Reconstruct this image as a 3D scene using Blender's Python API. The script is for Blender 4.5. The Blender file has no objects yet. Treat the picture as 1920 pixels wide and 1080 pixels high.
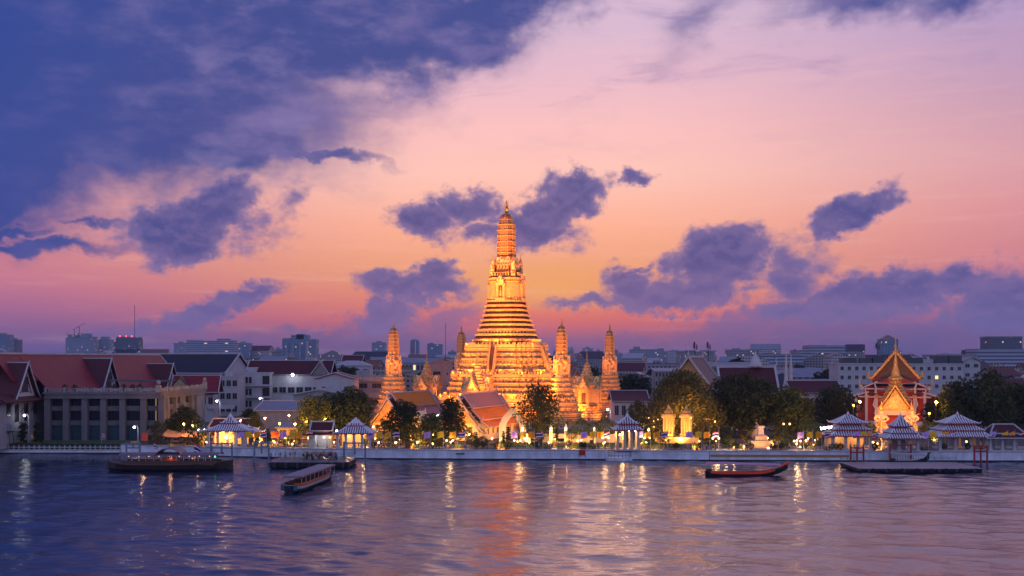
import bpy, bmesh, math, random
import numpy as np
from mathutils import Vector, Matrix
R = math.radians
random.seed(7)
SC = bpy.context.scene
COL = SC.collection
# ------------------------------------------------------------------ camera
F = 2050.0; CZ = 24.1; HY = 672.0
cam_d = bpy.data.cameras.new('camera'); cam = bpy.data.objects.new('camera', cam_d); COL.objects.link(cam)
cam.location = (0, 0, CZ); cam.rotation_euler = (R(90), 0, 0)
cam_d.sensor_width = 36; cam_d.lens = 36 * F / 1920; cam_d.shift_y = (HY - 540) / 1920
cam_d.clip_start = 0.5; cam_d.clip_end = 30000
SC.camera = cam
SC.render.engine = 'CYCLES'
SC.cycles.use_denoising = True
SC.cycles.max_bounces = 6; SC.cycles.diffuse_bounces = 3; SC.cycles.glossy_bounces = 3
SC.cycles.volume_bounces = 0; SC.cycles.transparent_max_bounces = 8
SC.cycles.sample_clamp_indirect = 3.0
SC.cycles.caustics_reflective = False; SC.cycles.caustics_refractive = False
SC.view_settings.view_transform = 'Standard'; SC.view_settings.look = 'None'
SC.view_settings.exposure = 0; SC.view_settings.gamma = 1

def lin(c):
    return tuple(((x / 255) / 12.92 if x / 255 <= 0.04045 else ((x / 255 + 0.055) / 1.055) ** 2.4) for x in c)

# ------------------------------------------------------------------ world: dusk sky with clouds, laid out by azimuth and elevation
W = bpy.data.worlds.new('World'); SC.world = W; W.use_nodes = True
nt = W.node_tree; N = nt.nodes; Lk = nt.links
for n in list(N): N.remove(n)
def nd(t, **k):
    n = N.new(t)
    for a, b in k.items(): setattr(n, a, b)
    return n
def put(sock, v):
    if hasattr(v, 'is_output'): Lk.new(v, sock)
    else: sock.default_value = v
def mth(op, a, b=0.0, c=0.0, clamp=False):
    n = nd('ShaderNodeMath', operation=op, use_clamp=clamp)
    put(n.inputs[0], a); put(n.inputs[1], b)
    if len(n.inputs) > 2: put(n.inputs[2], c)
    return n.outputs[0]
def vmth(op, a, b=(0, 0, 0)):
    n = nd('ShaderNodeVectorMath', operation=op); put(n.inputs[0], a)
    if op == 'SCALE': put(n.inputs[3], b)
    else: put(n.inputs[1], b)
    return n.outputs['Value'] if op in ('LENGTH', 'DOT_PRODUCT') else n.outputs[0]
def sstep(v, lo, hi, o0=0.0, o1=1.0):
    n = nd('ShaderNodeMapRange', interpolation_type='SMOOTHSTEP')
    put(n.inputs[0], v)
    for i, q in zip((1, 2, 3, 4), (lo, hi, o0, o1)): put(n.inputs[i], q)
    return n.outputs[0]
def cmix(f, a, b):
    n = nd('ShaderNodeMix', data_type='RGBA'); put(n.inputs[0], f)
    put(n.inputs[6], a); put(n.inputs[7], b); return n.outputs[2]
def c4(c): return (*lin(c), 1)
def noise(vec, scale, detail=5, rough=0.55, dist=0.0):
    n = nd('ShaderNodeTexNoise'); n.noise_dimensions = '3D'
    put(n.inputs['Vector'], vec); put(n.inputs['Scale'], scale); put(n.inputs['Detail'], detail)
    put(n.inputs['Roughness'], rough); put(n.inputs['Distortion'], dist); return n
tc = nd('ShaderNodeTexCoord')
sp = nd('ShaderNodeSeparateXYZ'); Lk.new(tc.outputs['Generated'], sp.inputs[0])
dx, dy, dz = sp.outputs
az = mth('MULTIPLY', mth('ARCTAN2', dx, dy), F)          # F units per radian
el = mth('MULTIPLY', mth('ARCSINE', dz), F)
cb = nd('ShaderNodeCombineXYZ'); Lk.new(az, cb.inputs[0]); Lk.new(el, cb.inputs[1])
P0 = cb.outputs[0]
def ae(px, py):
    u = (px - 960) / F; v = (HY - py) / F
    return math.atan(u) * F, math.atan(v / math.hypot(1, u)) * F
def ramp(fac, stops):
    n = nd('ShaderNodeValToRGB'); cr = n.color_ramp
    while len(cr.elements) < len(stops): cr.elements.new(0.5)
    for e, (p, c) in zip(cr.elements, stops): e.position = p; e.color = c4(c)
    put(n.inputs[0], fac); return n.outputs[0]
ef = mth('DIVIDE', el, 3300, clamp=True)                 # 0 horizon .. 1 overhead
def st(lst): return [((HY - y) / 3300, c) for y, c in lst]
centre = ramp(ef, st([(672, (96, 82, 134)), (655, (106, 86, 136)), (628, (150, 92, 128)), (600, (208, 104, 108)), (560, (226, 132, 108)), (510, (236, 158, 118)),
    (430, (252, 176, 146)), (330, (254, 196, 182)), (250, (250, 192, 190)), (160, (232, 186, 200)), (60, (214, 184, 208)), (-150, (222, 186, 210)), (-500, (210, 178, 210)), (-1100, (96, 106, 168)), (-2600, (56, 74, 140))]))
side = ramp(ef, st([(672, (92, 84, 140)), (655, (98, 86, 142)), (625, (128, 94, 144)), (590, (160, 102, 146)), (540, (196, 116, 142)), (480, (208, 130, 144)),
    (400, (216, 146, 156)), (330, (214, 156, 168)), (230, (194, 152, 178)), (150, (184, 152, 188)), (30, (166, 148, 196)), (-150, (206, 172, 206)), (-500, (204, 172, 210)), (-1100, (80, 96, 165)), (-2600, (56, 74, 140))]))
back = ramp(ef, [(0, (170, 174, 226)), (0.15, (190, 194, 244)), (0.5, (146, 158, 222)), (1, (84, 102, 178))])  # unseen sky behind the camera, raised to brighten the river-facing fronts
uc = mth('ABSOLUTE', mth('SUBTRACT', az, 40.0))
hz = sstep(uc, 120.0, 1050.0)
clear = cmix(hz, centre, side)
clear = cmix(sstep(mth('ABSOLUTE', az), 1400.0, 4200.0), clear, back)
# warm glow low behind the tower
gx, gy = ae(1015, 545)
def ell(vec, px, py, rx, ry, rot=0.0):
    x, y = ae(px, py)
    m = nd('ShaderNodeMapping', vector_type='TEXTURE')
    put(m.inputs[0], vec); m.inputs[1].default_value = (x, y, 0); m.inputs[2].default_value = (0, 0, R(rot)); m.inputs[3].default_value = (rx, ry, 1)
    return vmth('LENGTH', m.outputs[0])
g = sstep(ell(P0, 1020, 538, 260, 75), 1.0, 0.0)
clear = cmix(mth('MULTIPLY', g, 0.85), clear, c4((240, 166, 96)))
g2 = sstep(ell(P0, 1010, 600, 420, 40), 1.0, 0.0)
clear = cmix(mth('MULTIPLY', g2, 0.45), clear, c4((226, 104, 96)))
# faint horizontal streaks of high cloud
mps = nd('ShaderNodeMapping'); put(mps.inputs[0], P0); mps.inputs[2].default_value = (0, 0, R(-6)); mps.inputs[3].default_value = (1 / 300, 1 / 22, 1)
ns = noise(mps.outputs[0], 1.0, 5, 0.6)
stk = sstep(ns.outputs[0], 0.5, 0.75)
clear = cmix(mth('MULTIPLY', stk, 0.16), clear, c4((255, 205, 186)))
# clouds
w1 = noise(vmth('MULTIPLY', P0, (1 / 120, 1 / 95, 0)), 1.0, 6, 0.58)
w2 = noise(vmth('MULTIPLY', P0, (1 / 30, 1 / 24, 0)), 1.0, 5, 0.62)
wv = vmth('ADD', vmth('SCALE', vmth('SUBTRACT', w1.outputs[1], (0.5, 0.5, 0.5)), 105.0), vmth('SCALE', vmth('SUBTRACT', w2.outputs[1], (0.5, 0.5, 0.5)), 44.0))
PW = vmth('MULTIPLY', vmth('ADD', P0, wv), (1, 1, 0))
soft_wv = vmth('SCALE', vmth('SUBTRACT', w1.outputs[1], (0.5, 0.5, 0.5)), 170.0)
PS = vmth('MULTIPLY', vmth('ADD', P0, soft_wv), (1, 1, 0))
def field(vec, blobs):
    out = None
    for (px, py, rx, ry, rot, s) in blobs:
        r = ell(vec, px, py, rx, ry, rot)
        d = mth('MULTIPLY', mth('SUBTRACT', 1.0, r), s)
        out = d if out is None else mth('SMOOTH_MAX', out, d, 0.12)
    return out
big = [(-500, -1700, 1300, 1000, 0, 1.6), (-150, -460, 880, 560, 0, 1.5), (120, 150, 620, 200, 0, 1.3), (-40, 260, 260, 200, 0, 1.2), (420, 60, 560, 130, 0, 1.2), (700, 70, 330, 120, 10, 1.0), (900, 45, 270, 85, 24, 1.1), (370, 240, 270, 58, -6, 1.2), (590, 284, 170, 22, -4, .8),  # leading blobs: unseen clouds added so the left water reflects dark blue
       (-10, 370, 120, 80, 10, 1.0), (-10, 432, 110, 20, 0, .9), (40, 468, 190, 20, 0, .8), (165, 420, 110, 14, 4, .5), (1640, -10, 200, 40, 6, .5), (1320, 20, 90, 36, 40, .25), (1840, -18, 180, 40, 0, .6)]
mid = [(1330, 538, 130, 36, 6, 1.4), (1105, 572, 90, 18, 0, .9), (540, 395, 30, 50, -20, .4), (330, 425, 118, 68, 8, 1.8), (410, 382, 100, 54, 38, 1.6), (455, 340, 42, 28, 50, 1.1), (345, 455, 90, 42, 0, 1.5), (480, 425, 55, 62, 0, .55),
       (390, 585, 66, 34, 20, 1.3), (460, 552, 92, 22, 20, 1.1), (290, 612, 150, 20, 12, .5),
       (795, 408, 88, 42, -6, 1.4), (875, 382, 78, 42, 8, 1.35), (940, 405, 60, 40, 0, .8), (1005, 415, 122, 50, 28, 1.7), (1075, 358, 88, 48, 15, 1.7), (920, 442, 100, 30, -4, .9), (1060, 440, 60, 32, 0, .5), (1188, 333, 32, 20, 30, 1.0),
       (812, 510, 52, 36, 20, 1.5), (780, 543, 122, 36, -4, 1.5), (728, 592, 70, 46, 20, 1.4),
       (1180, 530, 72, 44, -12, 1.5), (1255, 562, 150, 30, 0, 1.5), (1360, 480, 105, 66, 6, 1.7), (1300, 500, 70, 50, 0, 1.4), (1208, 498, 34, 14, 10, .8),
       (1485, 480, 90, 58, -10, .7), (1475, 535, 70, 60, 0, .9), (1595, 402, 92, 34, 22, 1.5), (1655, 372, 52, 26, 40, .7),
       (1560, 555, 90, 46, 20, 1.4), (1680, 545, 170, 46, 10, 1.5), (1790, 520, 110, 30, -4, 1.0), (1900, 565, 130, 74, 0, 1.4), (1500, 590, 120, 26, 0, 1.0), (1600, 578, 150, 30, 0, 1.0)]
low = [(840, 602, 90, 30, 10, 1.0), (740, 640, 230, 38, 0, .9), (600, 618, 120, 26, 14, .9), (440, 640, 260, 26, 0, .5), (1400, 608, 170, 30, 4, .9), (1620, 630, 440, 44, 0, 1.0), (1280, 645, 380, 24, 0, .6), (1850, 625, 220, 40, 0, .8), (960, 650, 600, 26, 0, .6)]
nf = noise(vmth('MULTIPLY', P0, (1 / 60, 1 / 44, 0)), 1.0, 8, 0.7)
nfv = mth('SUBTRACT', nf.outputs[0], 0.5)
nb = noise(vmth('MULTIPLY', P0, (1 / 260, 1 / 120, 0)), 1.0, 7, 0.6)
nbv = mth('SUBTRACT', nb.outputs[0], 0.5)
dB = mth('ADD', field(PS, big), mth('MULTIPLY', nbv, 1.0))
dM = mth('ADD', field(PW, mid), mth('MULTIPLY', nfv, 1.5))
dL = mth('ADD', field(PW, low), mth('MULTIPLY', nfv, 0.9))
aB = sstep(dB, -0.22, 0.55)
aM = sstep(dM, -0.12, 0.6)
aL = sstep(dL, 0.0, 0.7)
cv = sstep(nb.outputs[0], 0.44, 0.66)
colB = cmix(cv, c4((52, 70, 140)), c4((108, 100, 158)))
colB = cmix(sstep(az, -1150.0, -420.0), c4((28, 66, 146)), colB)
colM = cmix(sstep(dM, 0.15, 1.0), c4((128, 108, 158)), c4((52, 68, 138)))
colM = cmix(mth('MULTIPLY', sstep(nf.outputs[0], 0.4, 0.7), 0.22), colM, c4((112, 104, 162)))
colM = cmix(sstep(el, 40.0, 200.0), c4((96, 94, 154)), colM)
# relief: thickness falling off toward the low sun catches a little pink light
nf2 = noise(vmth('ADD', vmth('MULTIPLY', P0, (1 / 60, 1 / 44, 0)), (0.02, 0.30, 0)), 1.0, 5, 0.6)
relief = sstep(mth('SUBTRACT', nf.outputs[0], nf2.outputs[0]), -0.12, 0.14)
colM = cmix(mth('MULTIPLY', relief, 0.26), colM, c4((138, 118, 166)))
nb2 = noise(vmth('ADD', vmth('MULTIPLY', P0, (1 / 150, 1 / 70, 0)), (3.1, 1.7, 0)), 1.0, 6, 0.6)
colB = cmix(mth('MULTIPLY', mth('MULTIPLY', sstep(nb2.outputs[0], 0.48, 0.72), 0.55), sstep(az, -850.0, -500.0)), colB, c4((132, 120, 172)))
# thin veils
mpv = nd('ShaderNodeMapping'); put(mpv.inputs[0], P0); mpv.inputs[2].default_value = (0, 0, R(-32)); mpv.inputs[3].default_value = (1 / 260, 1 / 70, 1)
veil = noise(mpv.outputs[0], 1.0, 7, 0.68, 0.6)
vmask = mth('MULTIPLY', sstep(veil.outputs[0], 0.5, 0.74), sstep(el, 260.0, 620.0))
clear = cmix(mth('MULTIPLY', vmask, 0.5), clear, c4((150, 128, 176)))
sky = cmix(mth('MULTIPLY', aB, 0.97), clear, colB)
sky = cmix(mth('MULTIPLY', aL, 0.72), sky, cmix(sstep(el, 0.0, 90.0), c4((84, 82, 136)), c4((104, 96, 154))))
sky = cmix(mth('MULTIPLY', aM, 0.95), sky, colM)
below = sstep(el, -10.0, 2.0)
sky = cmix(below, c4((70, 66, 100)), sky)
nish = nd('ShaderNodeTexSky'); nish.sky_type = 'NISHITA'; nish.sun_disc = False
nish.sun_elevation = R(1.0); nish.sun_rotation = R(1.0)
bg1 = nd('ShaderNodeBackground'); Lk.new(sky, bg1.inputs[0]); bg1.inputs[1].default_value = 1.04
bg2 = nd('ShaderNodeBackground'); Lk.new(nish.outputs[0], bg2.inputs[0]); bg2.inputs[1].default_value = 0.004
ad = nd('ShaderNodeAddShader'); Lk.new(bg1.outputs[0], ad.inputs[0]); Lk.new(bg2.outputs[0], ad.inputs[1])
wo = nd('ShaderNodeOutputWorld'); Lk.new(ad.outputs[0], wo.inputs[0])
W.cycles.sampling_method = 'MANUAL'; W.cycles.sample_map_resolution = 512
# the sun has just set behind the tower: only a trace of it is left
sl = bpy.data.lights.new('sun', 'SUN'); sl.energy = 0.12; sl.angle = R(12); sl.color = (1, .55, .35)
so = bpy.data.objects.new('sun', sl); COL.objects.link(so); so.rotation_euler = (R(-87), 0, R(-1.5))
# ------------------------------------------------------------------ helpers
def PX(px, Y): return (px - 960) * Y / F
def PZ(py, Y): return CZ - (py - HY) * Y / F
TY = R(-20)                                              # the temple grid is turned 20 degrees from the line of sight
def rot2(x, y, a): return (x * math.cos(a) - y * math.sin(a), x * math.sin(a) + y * math.cos(a))
MATS = {}
def mat(name, c, rough=.8, var=.25, scale=.6, metal=0., c2=None, bump=0., emit=None, es=0., spec=.4, mode='noise', stretch=(1, 1, 1)):
    """a procedural material: two tones mixed by noise (object space), optional bump"""
    if name in MATS: return MATS[name]
    m = bpy.data.materials.new(name); m.use_nodes = True; t = m.node_tree; b = t.nodes['Principled BSDF']
    a = c; d = c2 or tuple(x * (1 - var) for x in c)
    tcn = t.nodes.new('ShaderNodeTexCoord'); mp = t.nodes.new('ShaderNodeMapping'); mp.inputs[3].default_value = stretch
    t.links.new(tcn.outputs['Object'], mp.inputs[0])
    if mode == 'noise':
        n = t.nodes.new('ShaderNodeTexNoise'); n.inputs['Scale'].default_value = scale; n.inputs['Detail'].default_value = 4; n.inputs['Roughness'].default_value = .65; fo = n.outputs[0]
    elif mode == 'voronoi':
        n = t.nodes.new('ShaderNodeTexVoronoi'); n.inputs['Scale'].default_value = scale; fo = n.outputs['Color']
    elif mode == 'wave':
        n = t.nodes.new('ShaderNodeTexWave'); n.inputs['Scale'].default_value = scale; n.inputs['Distortion'].default_value = .4; fo = n.outputs[0]
    t.links.new(mp.outputs[0], n.inputs['Vector'])
    cr = t.nodes.new('ShaderNodeMapRange'); cr.inputs[1].default_value = .3; cr.inputs[2].default_value = .7
    t.links.new(fo, cr.inputs[0])
    mx = t.nodes.new('ShaderNodeMix'); mx.data_type = 'RGBA'; mx.inputs[6].default_value = (*d, 1); mx.inputs[7].default_value = (*a, 1)
    t.links.new(cr.outputs[0], mx.inputs[0]); t.links.new(mx.outputs[2], b.inputs['Base Color'])
    b.inputs['Roughness'].default_value = rough; b.inputs['Metallic'].default_value = metal
    b.inputs['Specular IOR Level'].default_value = spec
    if bump:
        bp = t.nodes.new('ShaderNodeBump'); bp.inputs['Strength'].default_value = bump; bp.inputs['Distance'].default_value = .15
        t.links.new(fo, bp.inputs['Height']); t.links.new(bp.outputs[0], b.inputs['Normal'])
    if emit:
        b.inputs['Emission Color'].default_value = (*emit, 1); b.inputs['Emission Strength'].default_value = es
        m.cycles.emission_sampling = 'NONE'
    MATS[name] = m; return m
class MB:
    """collects faces for ONE mesh object"""
    def __init__(s): s.v = []; s.f = []; s.m = []; s.mats = []; s.M = None
    def mi(s, m):
        if m is None: return 0
        if m not in s.mats: s.mats.append(m)
        return s.mats.index(m)
    def add(s, vs, fs, m=None):
        o = len(s.v)
        if s.M is not None: vs = [tuple(s.M @ Vector(p)) for p in vs]
        s.v.extend(vs); k = s.mi(m)
        for f in fs: s.f.append(tuple(o + i for i in f)); s.m.append(k)
    def box(s, x0, x1, y0, y1, z0, z1, m=None):
        s.add([(x0, y0, z0), (x1, y0, z0), (x1, y1, z0), (x0, y1, z0), (x0, y0, z1), (x1, y0, z1), (x1, y1, z1), (x0, y1, z1)],
              [(0, 3, 2, 1), (4, 5, 6, 7), (0, 1, 5, 4), (1, 2, 6, 5), (2, 3, 7, 6), (3, 0, 4, 7)], m)
    def loft(s, rings, m=None, cap0=True, cap1=True):
        n = len(rings[0]); vs = [p for r in rings for p in r]; fs = []
        for i in range(len(rings) - 1):
            for j in range(n):
                a = i * n + j; b = i * n + (j + 1) % n
                fs.append((a, b, b + n, a + n))
        if cap0: fs.append(tuple(reversed(range(n))))
        if cap1: fs.append(tuple(range((len(rings) - 1) * n, len(rings) * n)))
        if isinstance(m, list):
            o = len(s.f); s.add(vs, fs, m[0])
            for i in range(len(rings) - 1):
                k = s.mi(m[min(i, len(m) - 1)])
                for j in range(n): s.m[o + i * n + j] = k
        else: s.add(vs, fs, m)
    def lathe(s, prof, n=10, m=None, cx=0, cy=0, cap=True):
        s.loft([[(cx + r * math.cos(2 * math.pi * k / n), cy + r * math.sin(2 * math.pi * k / n), z) for k in range(n)] for z, r in prof], m, cap, cap)
    def tube(s, pts, r, n=6, m=None):
        pts = [Vector(p) for p in pts]; rs = r if isinstance(r, (list, tuple)) else [r] * len(pts); rings = []
        for i, p in enumerate(pts):
            d = (pts[min(i + 1, len(pts) - 1)] - pts[max(i - 1, 0)]).normalized()
            u = d.cross(Vector((0, 0, 1)) if abs(d.z) < .9 else Vector((1, 0, 0))).normalized(); w = d.cross(u)
            rings.append([tuple(p + (u * math.cos(2 * math.pi * k / n) + w * math.sin(2 * math.pi * k / n)) * rs[i]) for k in range(n)])
        s.loft(rings, m)
    def bar(s, a, b, w, h, m=None):
        """a straight beam of section w x h from a to b"""
        a = Vector(a); b = Vector(b); d = (b - a).normalized()
        u = d.cross(Vector((0, 0, 1)) if abs(d.z) < .95 else Vector((1, 0, 0))).normalized(); q = u.cross(d)
        rr = [[tuple(p + u * sx * w / 2 + q * sy * h / 2) for sx, sy in ((-1, -1), (1, -1), (1, 1), (-1, 1))] for p in (a, b)]
        s.loft(rr, m)
    def slab(s, a, b, c, d, t, m=None):
        """a quad a b c d given thickness t downward"""
        q = [tuple(p) for p in (a, b, c, d)]; lo = [(x, y, z - t) for x, y, z in q]
        s.add(q + lo, [(0, 1, 2, 3), (7, 6, 5, 4), (0, 4, 5, 1), (1, 5, 6, 2), (2, 6, 7, 3), (3, 7, 4, 0)], m)
    def ball(s, c, r, m=None, n=8, sz=1.):
        s.loft([[(c[0] + r * math.sin(math.pi * i / n) * math.cos(2 * math.pi * k / n), c[1] + r * math.sin(math.pi * i / n) * math.sin(2 * math.pi * k / n), c[2] - r * sz * math.cos(math.pi * i / n)) for k in range(n)] for i in [.35] + list(range(1, n)) + [n - .35]], m)
    def build(s, name, m=None, parent=None, smooth=False, **tg):
        me = bpy.data.meshes.new(name); me.from_pydata(s.v, [], s.f)
        for q in (s.mats or [m]): me.materials.append(q)
        if len(s.mats) > 1: me.polygons.foreach_set('material_index', s.m)
        if smooth: me.polygons.foreach_set('use_smooth', [True] * len(s.f))
        me.update(); o = bpy.data.objects.new(name, me); COL.objects.link(o)
        if parent is not None: o.parent = parent
        if tg: tag(o, **tg)
        return o
def tag(o, label=None, cat=None, group=None, kind=None):
    if label: o['label'] = label
    if cat: o['category'] = cat
    if group: o['group'] = group
    if kind: o['kind'] = kind
    return o
def thing(name, label, cat, loc=(0, 0, 0), rz=0., group=None):
    o = bpy.data.objects.new(name, None); COL.objects.link(o); o.empty_display_size = .5
    o.location = loc; o.rotation_euler = (0, 0, rz); return tag(o, label, cat, group)
def dup(root, loc=None, rz=None, label=None, group=None, scale=None):
    kids = {}
    for ob in list(root.children): kids[ob] = list(ob.children)
    r = root.copy(); COL.objects.link(r)
    if loc: r.location = loc
    if rz is not None: r.rotation_euler = (0, 0, rz)
    if scale: r.scale = scale if isinstance(scale, tuple) else (scale,) * 3
    if label: r['label'] = label
    if group: r['group'] = group
    for ch, gs in kids.items():
        c = ch.copy(); COL.objects.link(c); c.parent = r
        for g_ in gs: d = g_.copy(); COL.objects.link(d); d.parent = c
    return r
ORD = 'first second third fourth fifth sixth seventh eighth ninth tenth eleventh twelfth thirteenth fourteenth fifteenth sixteenth seventeenth eighteenth nineteenth twentieth'.split()
def ordn(i):
    if i >= 100: return 'hundred and ' + ordn(i - 100)
    if i == 99: return 'hundredth'
    if i < 20: return ORD[i]
    t = ['', '', 'twenty', 'thirty', 'forty', 'fifty', 'sixty', 'seventy', 'eighty', 'ninety'][(i + 1) // 10]; u = (i + 1) % 10
    return (t[:-1] + 'ieth') if u == 0 else t + ' ' + ORD[u - 1]
def label_row(objs, fmt):
    """number a row of look-alikes from the left as seen from the river"""
    for i, o in enumerate(sorted(objs, key=lambda q: q.location.x / q.location.y)): o['label'] = fmt.format(ordn(i))
def lamp(kind, loc, energy, color=(1, .42, .10), size=.25, target=None, angle=90, blend=.6, name='lamp_light', parent=None):
    d = bpy.data.lights.new(name, kind); d.energy = energy; d.color = color
    if kind in ('POINT', 'SPOT'): d.shadow_soft_size = size
    if kind == 'SPOT': d.spot_size = R(angle); d.spot_blend = blend
    if kind == 'AREA': d.shape = 'RECTANGLE'; d.size = size if not isinstance(size, tuple) else size[0]; d.size_y = size if not isinstance(size, tuple) else size[1]
    o = bpy.data.objects.new(name, d); COL.objects.link(o); o.location = loc
    if parent is not None: o.parent = parent
    if target is not None:
        v = Vector(target) - Vector(loc); o.rotation_euler = v.to_track_quat('-Z', 'Y').to_euler()
    return o
# colours of the place
white = mat('white_plaster', (.47, .47, .49), .8, .22, .35)
offwhite = mat('weathered_plaster', (.34, .33, .34), .85, .35, .25, stretch=(1, 1, .3))
greyc = mat('grey_concrete', (.30, .29, .29), .85, .35, .3)
darkc = mat('dark_opening', (.015, .017, .022), .35, .3, 1.)
glass = mat('window_glass', (.012, .018, .035), .45, .4, .4, spec=.15)
litwin = mat('lit_window', (.8, .6, .3), .5, .1, 1., emit=(1., .62, .25), es=1.6)
iron = mat('dark_iron', (.03, .035, .04), .5, .2, 2.)
maroon = mat('maroon_tiles', (.085, .014, .018), .55, .35, 2.5, stretch=(1, 1, .3), spec=.3)
redroof = mat('red_roof_tiles', (.22, .018, .030), .6, .42, 1.0, stretch=(.15, 1.3, .15), spec=.3)
orangetile = mat('orange_glazed_tiles', (.64, .20, .02), .7, .3, 1.6, bump=.1, spec=.2)
greentile = mat('dark_green_tiles', (.03, .045, .04), .4, .3, 1.6)
darktile = mat('dark_slate_tiles', (.022, .018, .03), .5, .3, 1.)
greytile = mat('grey_sheet_roof', (.22, .24, .30), .55, .25, .3)
gold = mat('gilded_stucco', (.68, .42, .12), .42, .5, 1.6, metal=.35, bump=.3)
redp = mat('red_paint', (.42, .02, .015), .5, .2, 1.)
timber = mat('dark_timber', (.09, .05, .03), .6, .3, 2.)
pave = mat('stone_paving', (.33, .30, .27), .9, .3, .5)
stone = mat('prang_stone', (.88, .62, .27), .72, .5, 2.2, c2=(.58, .30, .10), bump=.15, mode='noise')
stone2 = mat('prang_mosaic', (.92, .68, .34), .6, .5, 1.55, c2=(.42, .19, .05), bump=.4, mode='voronoi')
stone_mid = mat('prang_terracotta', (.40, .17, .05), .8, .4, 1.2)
stone_dark = mat('prang_recess', (.17, .065, .025), .8, .4, 1.2)  # recess mosaics; the browns also carry painted shade under the cornices
# ------------------------------------------------------------------ land, river, embankment
# shoreline: (pixel column, pixel row of the waterline) seen across the river
SH = [(-500, 848), (0, 850.5), (228, 850.5), (400, 856), (500, 858.5), (655, 860.5), (900, 862), (1130, 862.5), (1325, 864), (1600, 865), (1920, 865.5), (2500, 866)]
def yw(py): return CZ * F / (py - HY)
shore = [(PX(px, yw(py)), yw(py)) for px, py in SH]
def shoreY(x):
    for (x0, y0), (x1, y1) in zip(shore, shore[1:]):
        if x0 <= x <= x1: return y0 + (y1 - y0) * (x - x0) / (x1 - x0)
    return shore[0][1] if x < shore[0][0] else shore[-1][1]
def on_wall(px, back=0.):
    Y = 262.
    for _ in range(6): Y = shoreY(PX(px, Y)) + back
    return PX(px, Y), Y
GZ = 2.3                                                  # level of the temple grounds
ground_m = mat('bare_ground', (.10, .09, .085), .95, .4, .08)
mb = MB()
xs = [-9000, -900] + [p[0] for p in shore] + [900, 9000]
fr = [(x, shoreY(x) + .4) for x in xs]
mb.add([(x, y, GZ) for x, y in fr] + [(x, 14000, GZ) for x, y in fr], [(i, i + 1, len(fr) + i + 1, len(fr) + i) for i in range(len(fr) - 1)], ground_m)
mb.build('ground', kind='structure')
# promenade paving and lawns
def strip(name, px0, px1, b0, b1, m, z, **k):
    q = MB(); n = 14; pts = [px0 + (px1 - px0) * i / n for i in range(n + 1)]
    A = [on_wall(p, b0) for p in pts]; B = [(a[0] + 0, a[1] + b1 - b0) for a in A]
    q.add([(x, y, z) for x, y in A] + [(x, y, z) for x, y in B], [(i, i + 1, n + 2 + i, n + 1 + i) for i in range(n)], m)
    return q.build(name, kind='structure')
strip('promenade', 400, 2300, .5, 16, pave, GZ + .006, )
grass_m = mat('lawn_grass', (.055, .10, .022), .95, .4, .8)
strip('lawn', 950, 1290, 9, 42, grass_m, GZ + .012)
strip('river_lawn', -120, 222, .9, 12, grass_m, GZ - 1.3 + 1.31)
mbp = MB(); mbp.M = Matrix.Translation((-2, 398, GZ + .009)) @ Matrix.Rotation(TY, 4, 'Z')
mbp.add([(-52, -52, 0), (52, -52, 0), (52, 52, 0), (-52, 52, 0)], [(0, 1, 2, 3)], pave); mbp.build('temple_courtyard_paving', kind='structure')
# river as a real choppy surface near the viewer, running on flat to the sides
rng = np.random.default_rng(3)
gx_ = np.concatenate([np.linspace(-1500, -150, 50)[:-1], np.arange(-150, 150, .42), np.linspace(150, 1500, 50)])
gy_ = np.concatenate([np.linspace(-900, 60, 40)[:-1], 60 + np.cumsum(np.linspace(.3, .5, 500))]); gy_ = gy_[gy_ < 279]
gy_ = np.append(gy_, 279.)
GX, GY = np.meshgrid(gx_, gy_)
Hh = np.zeros_like(GX)
for i in range(46):
    wl = 1.7 * 1.085 ** i if i < 30 else rng.uniform(2, 9)
    th = rng.normal(R(78), R(38)); k = 2 * math.pi / wl
    amp = .0115 * wl ** .62
    Hh += amp * np.sin(k * (GX * math.cos(th) + GY * math.sin(th)) + rng.uniform(0, 6.28)) * (0.6 + .4 * np.sin(GX * rng.uniform(.01, .05) + GY * rng.uniform(.02, .06) + rng.uniform(0, 6)))
Hh = np.sign(Hh) * np.abs(Hh) ** 1.0 * .66
fade = np.clip((150 - np.abs(GX)) / 20, 0, 1) * np.clip((GY - 60) / 10, 0, 1); Hh *= fade
ny, nx = GX.shape
co = np.stack([GX, GY, Hh], -1).reshape(-1, 3).astype(np.float32)
ii = (np.arange(ny - 1)[:, None] * nx + np.arange(nx - 1)[None]).ravel()
quads = np.stack([ii, ii + 1, ii + 1 + nx, ii + nx], -1).astype(np.int32)
me = bpy.data.meshes.new('river'); me.vertices.add(len(co)); me.vertices.foreach_set('co', co.ravel())
me.loops.add(quads.size); me.loops.foreach_set('vertex_index', quads.ravel())
me.polygons.add(len(quads)); me.polygons.foreach_set('loop_start', np.arange(0, quads.size, 4, dtype=np.int32)); me.polygons.foreach_set('loop_total', np.full(len(quads), 4, dtype=np.int32))
me.polygons.foreach_set('use_smooth', [True] * len(quads)); me.update()
wm = bpy.data.materials.new('river_water'); wm.use_nodes = True; t = wm.node_tree; b = t.nodes['Principled BSDF']
b.inputs['Base Color'].default_value = (.004, .018, .055, 1); b.inputs['Roughness'].default_value = .13; b.inputs['IOR'].default_value = 2.6
b.inputs['Specular IOR Level'].default_value = .6
tcn = t.nodes.new('ShaderNodeTexCoord'); mp = t.nodes.new('ShaderNodeMapping'); mp.inputs[3].default_value = (.38, 1.25, 1); t.links.new(tcn.outputs['Object'], mp.inputs[0])
n1 = t.nodes.new('ShaderNodeTexNoise'); n1.inputs['Scale'].default_value = 1.3; n1.inputs['Detail'].default_value = 4; t.links.new(mp.outputs[0], n1.inputs['Vector'])
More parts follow.
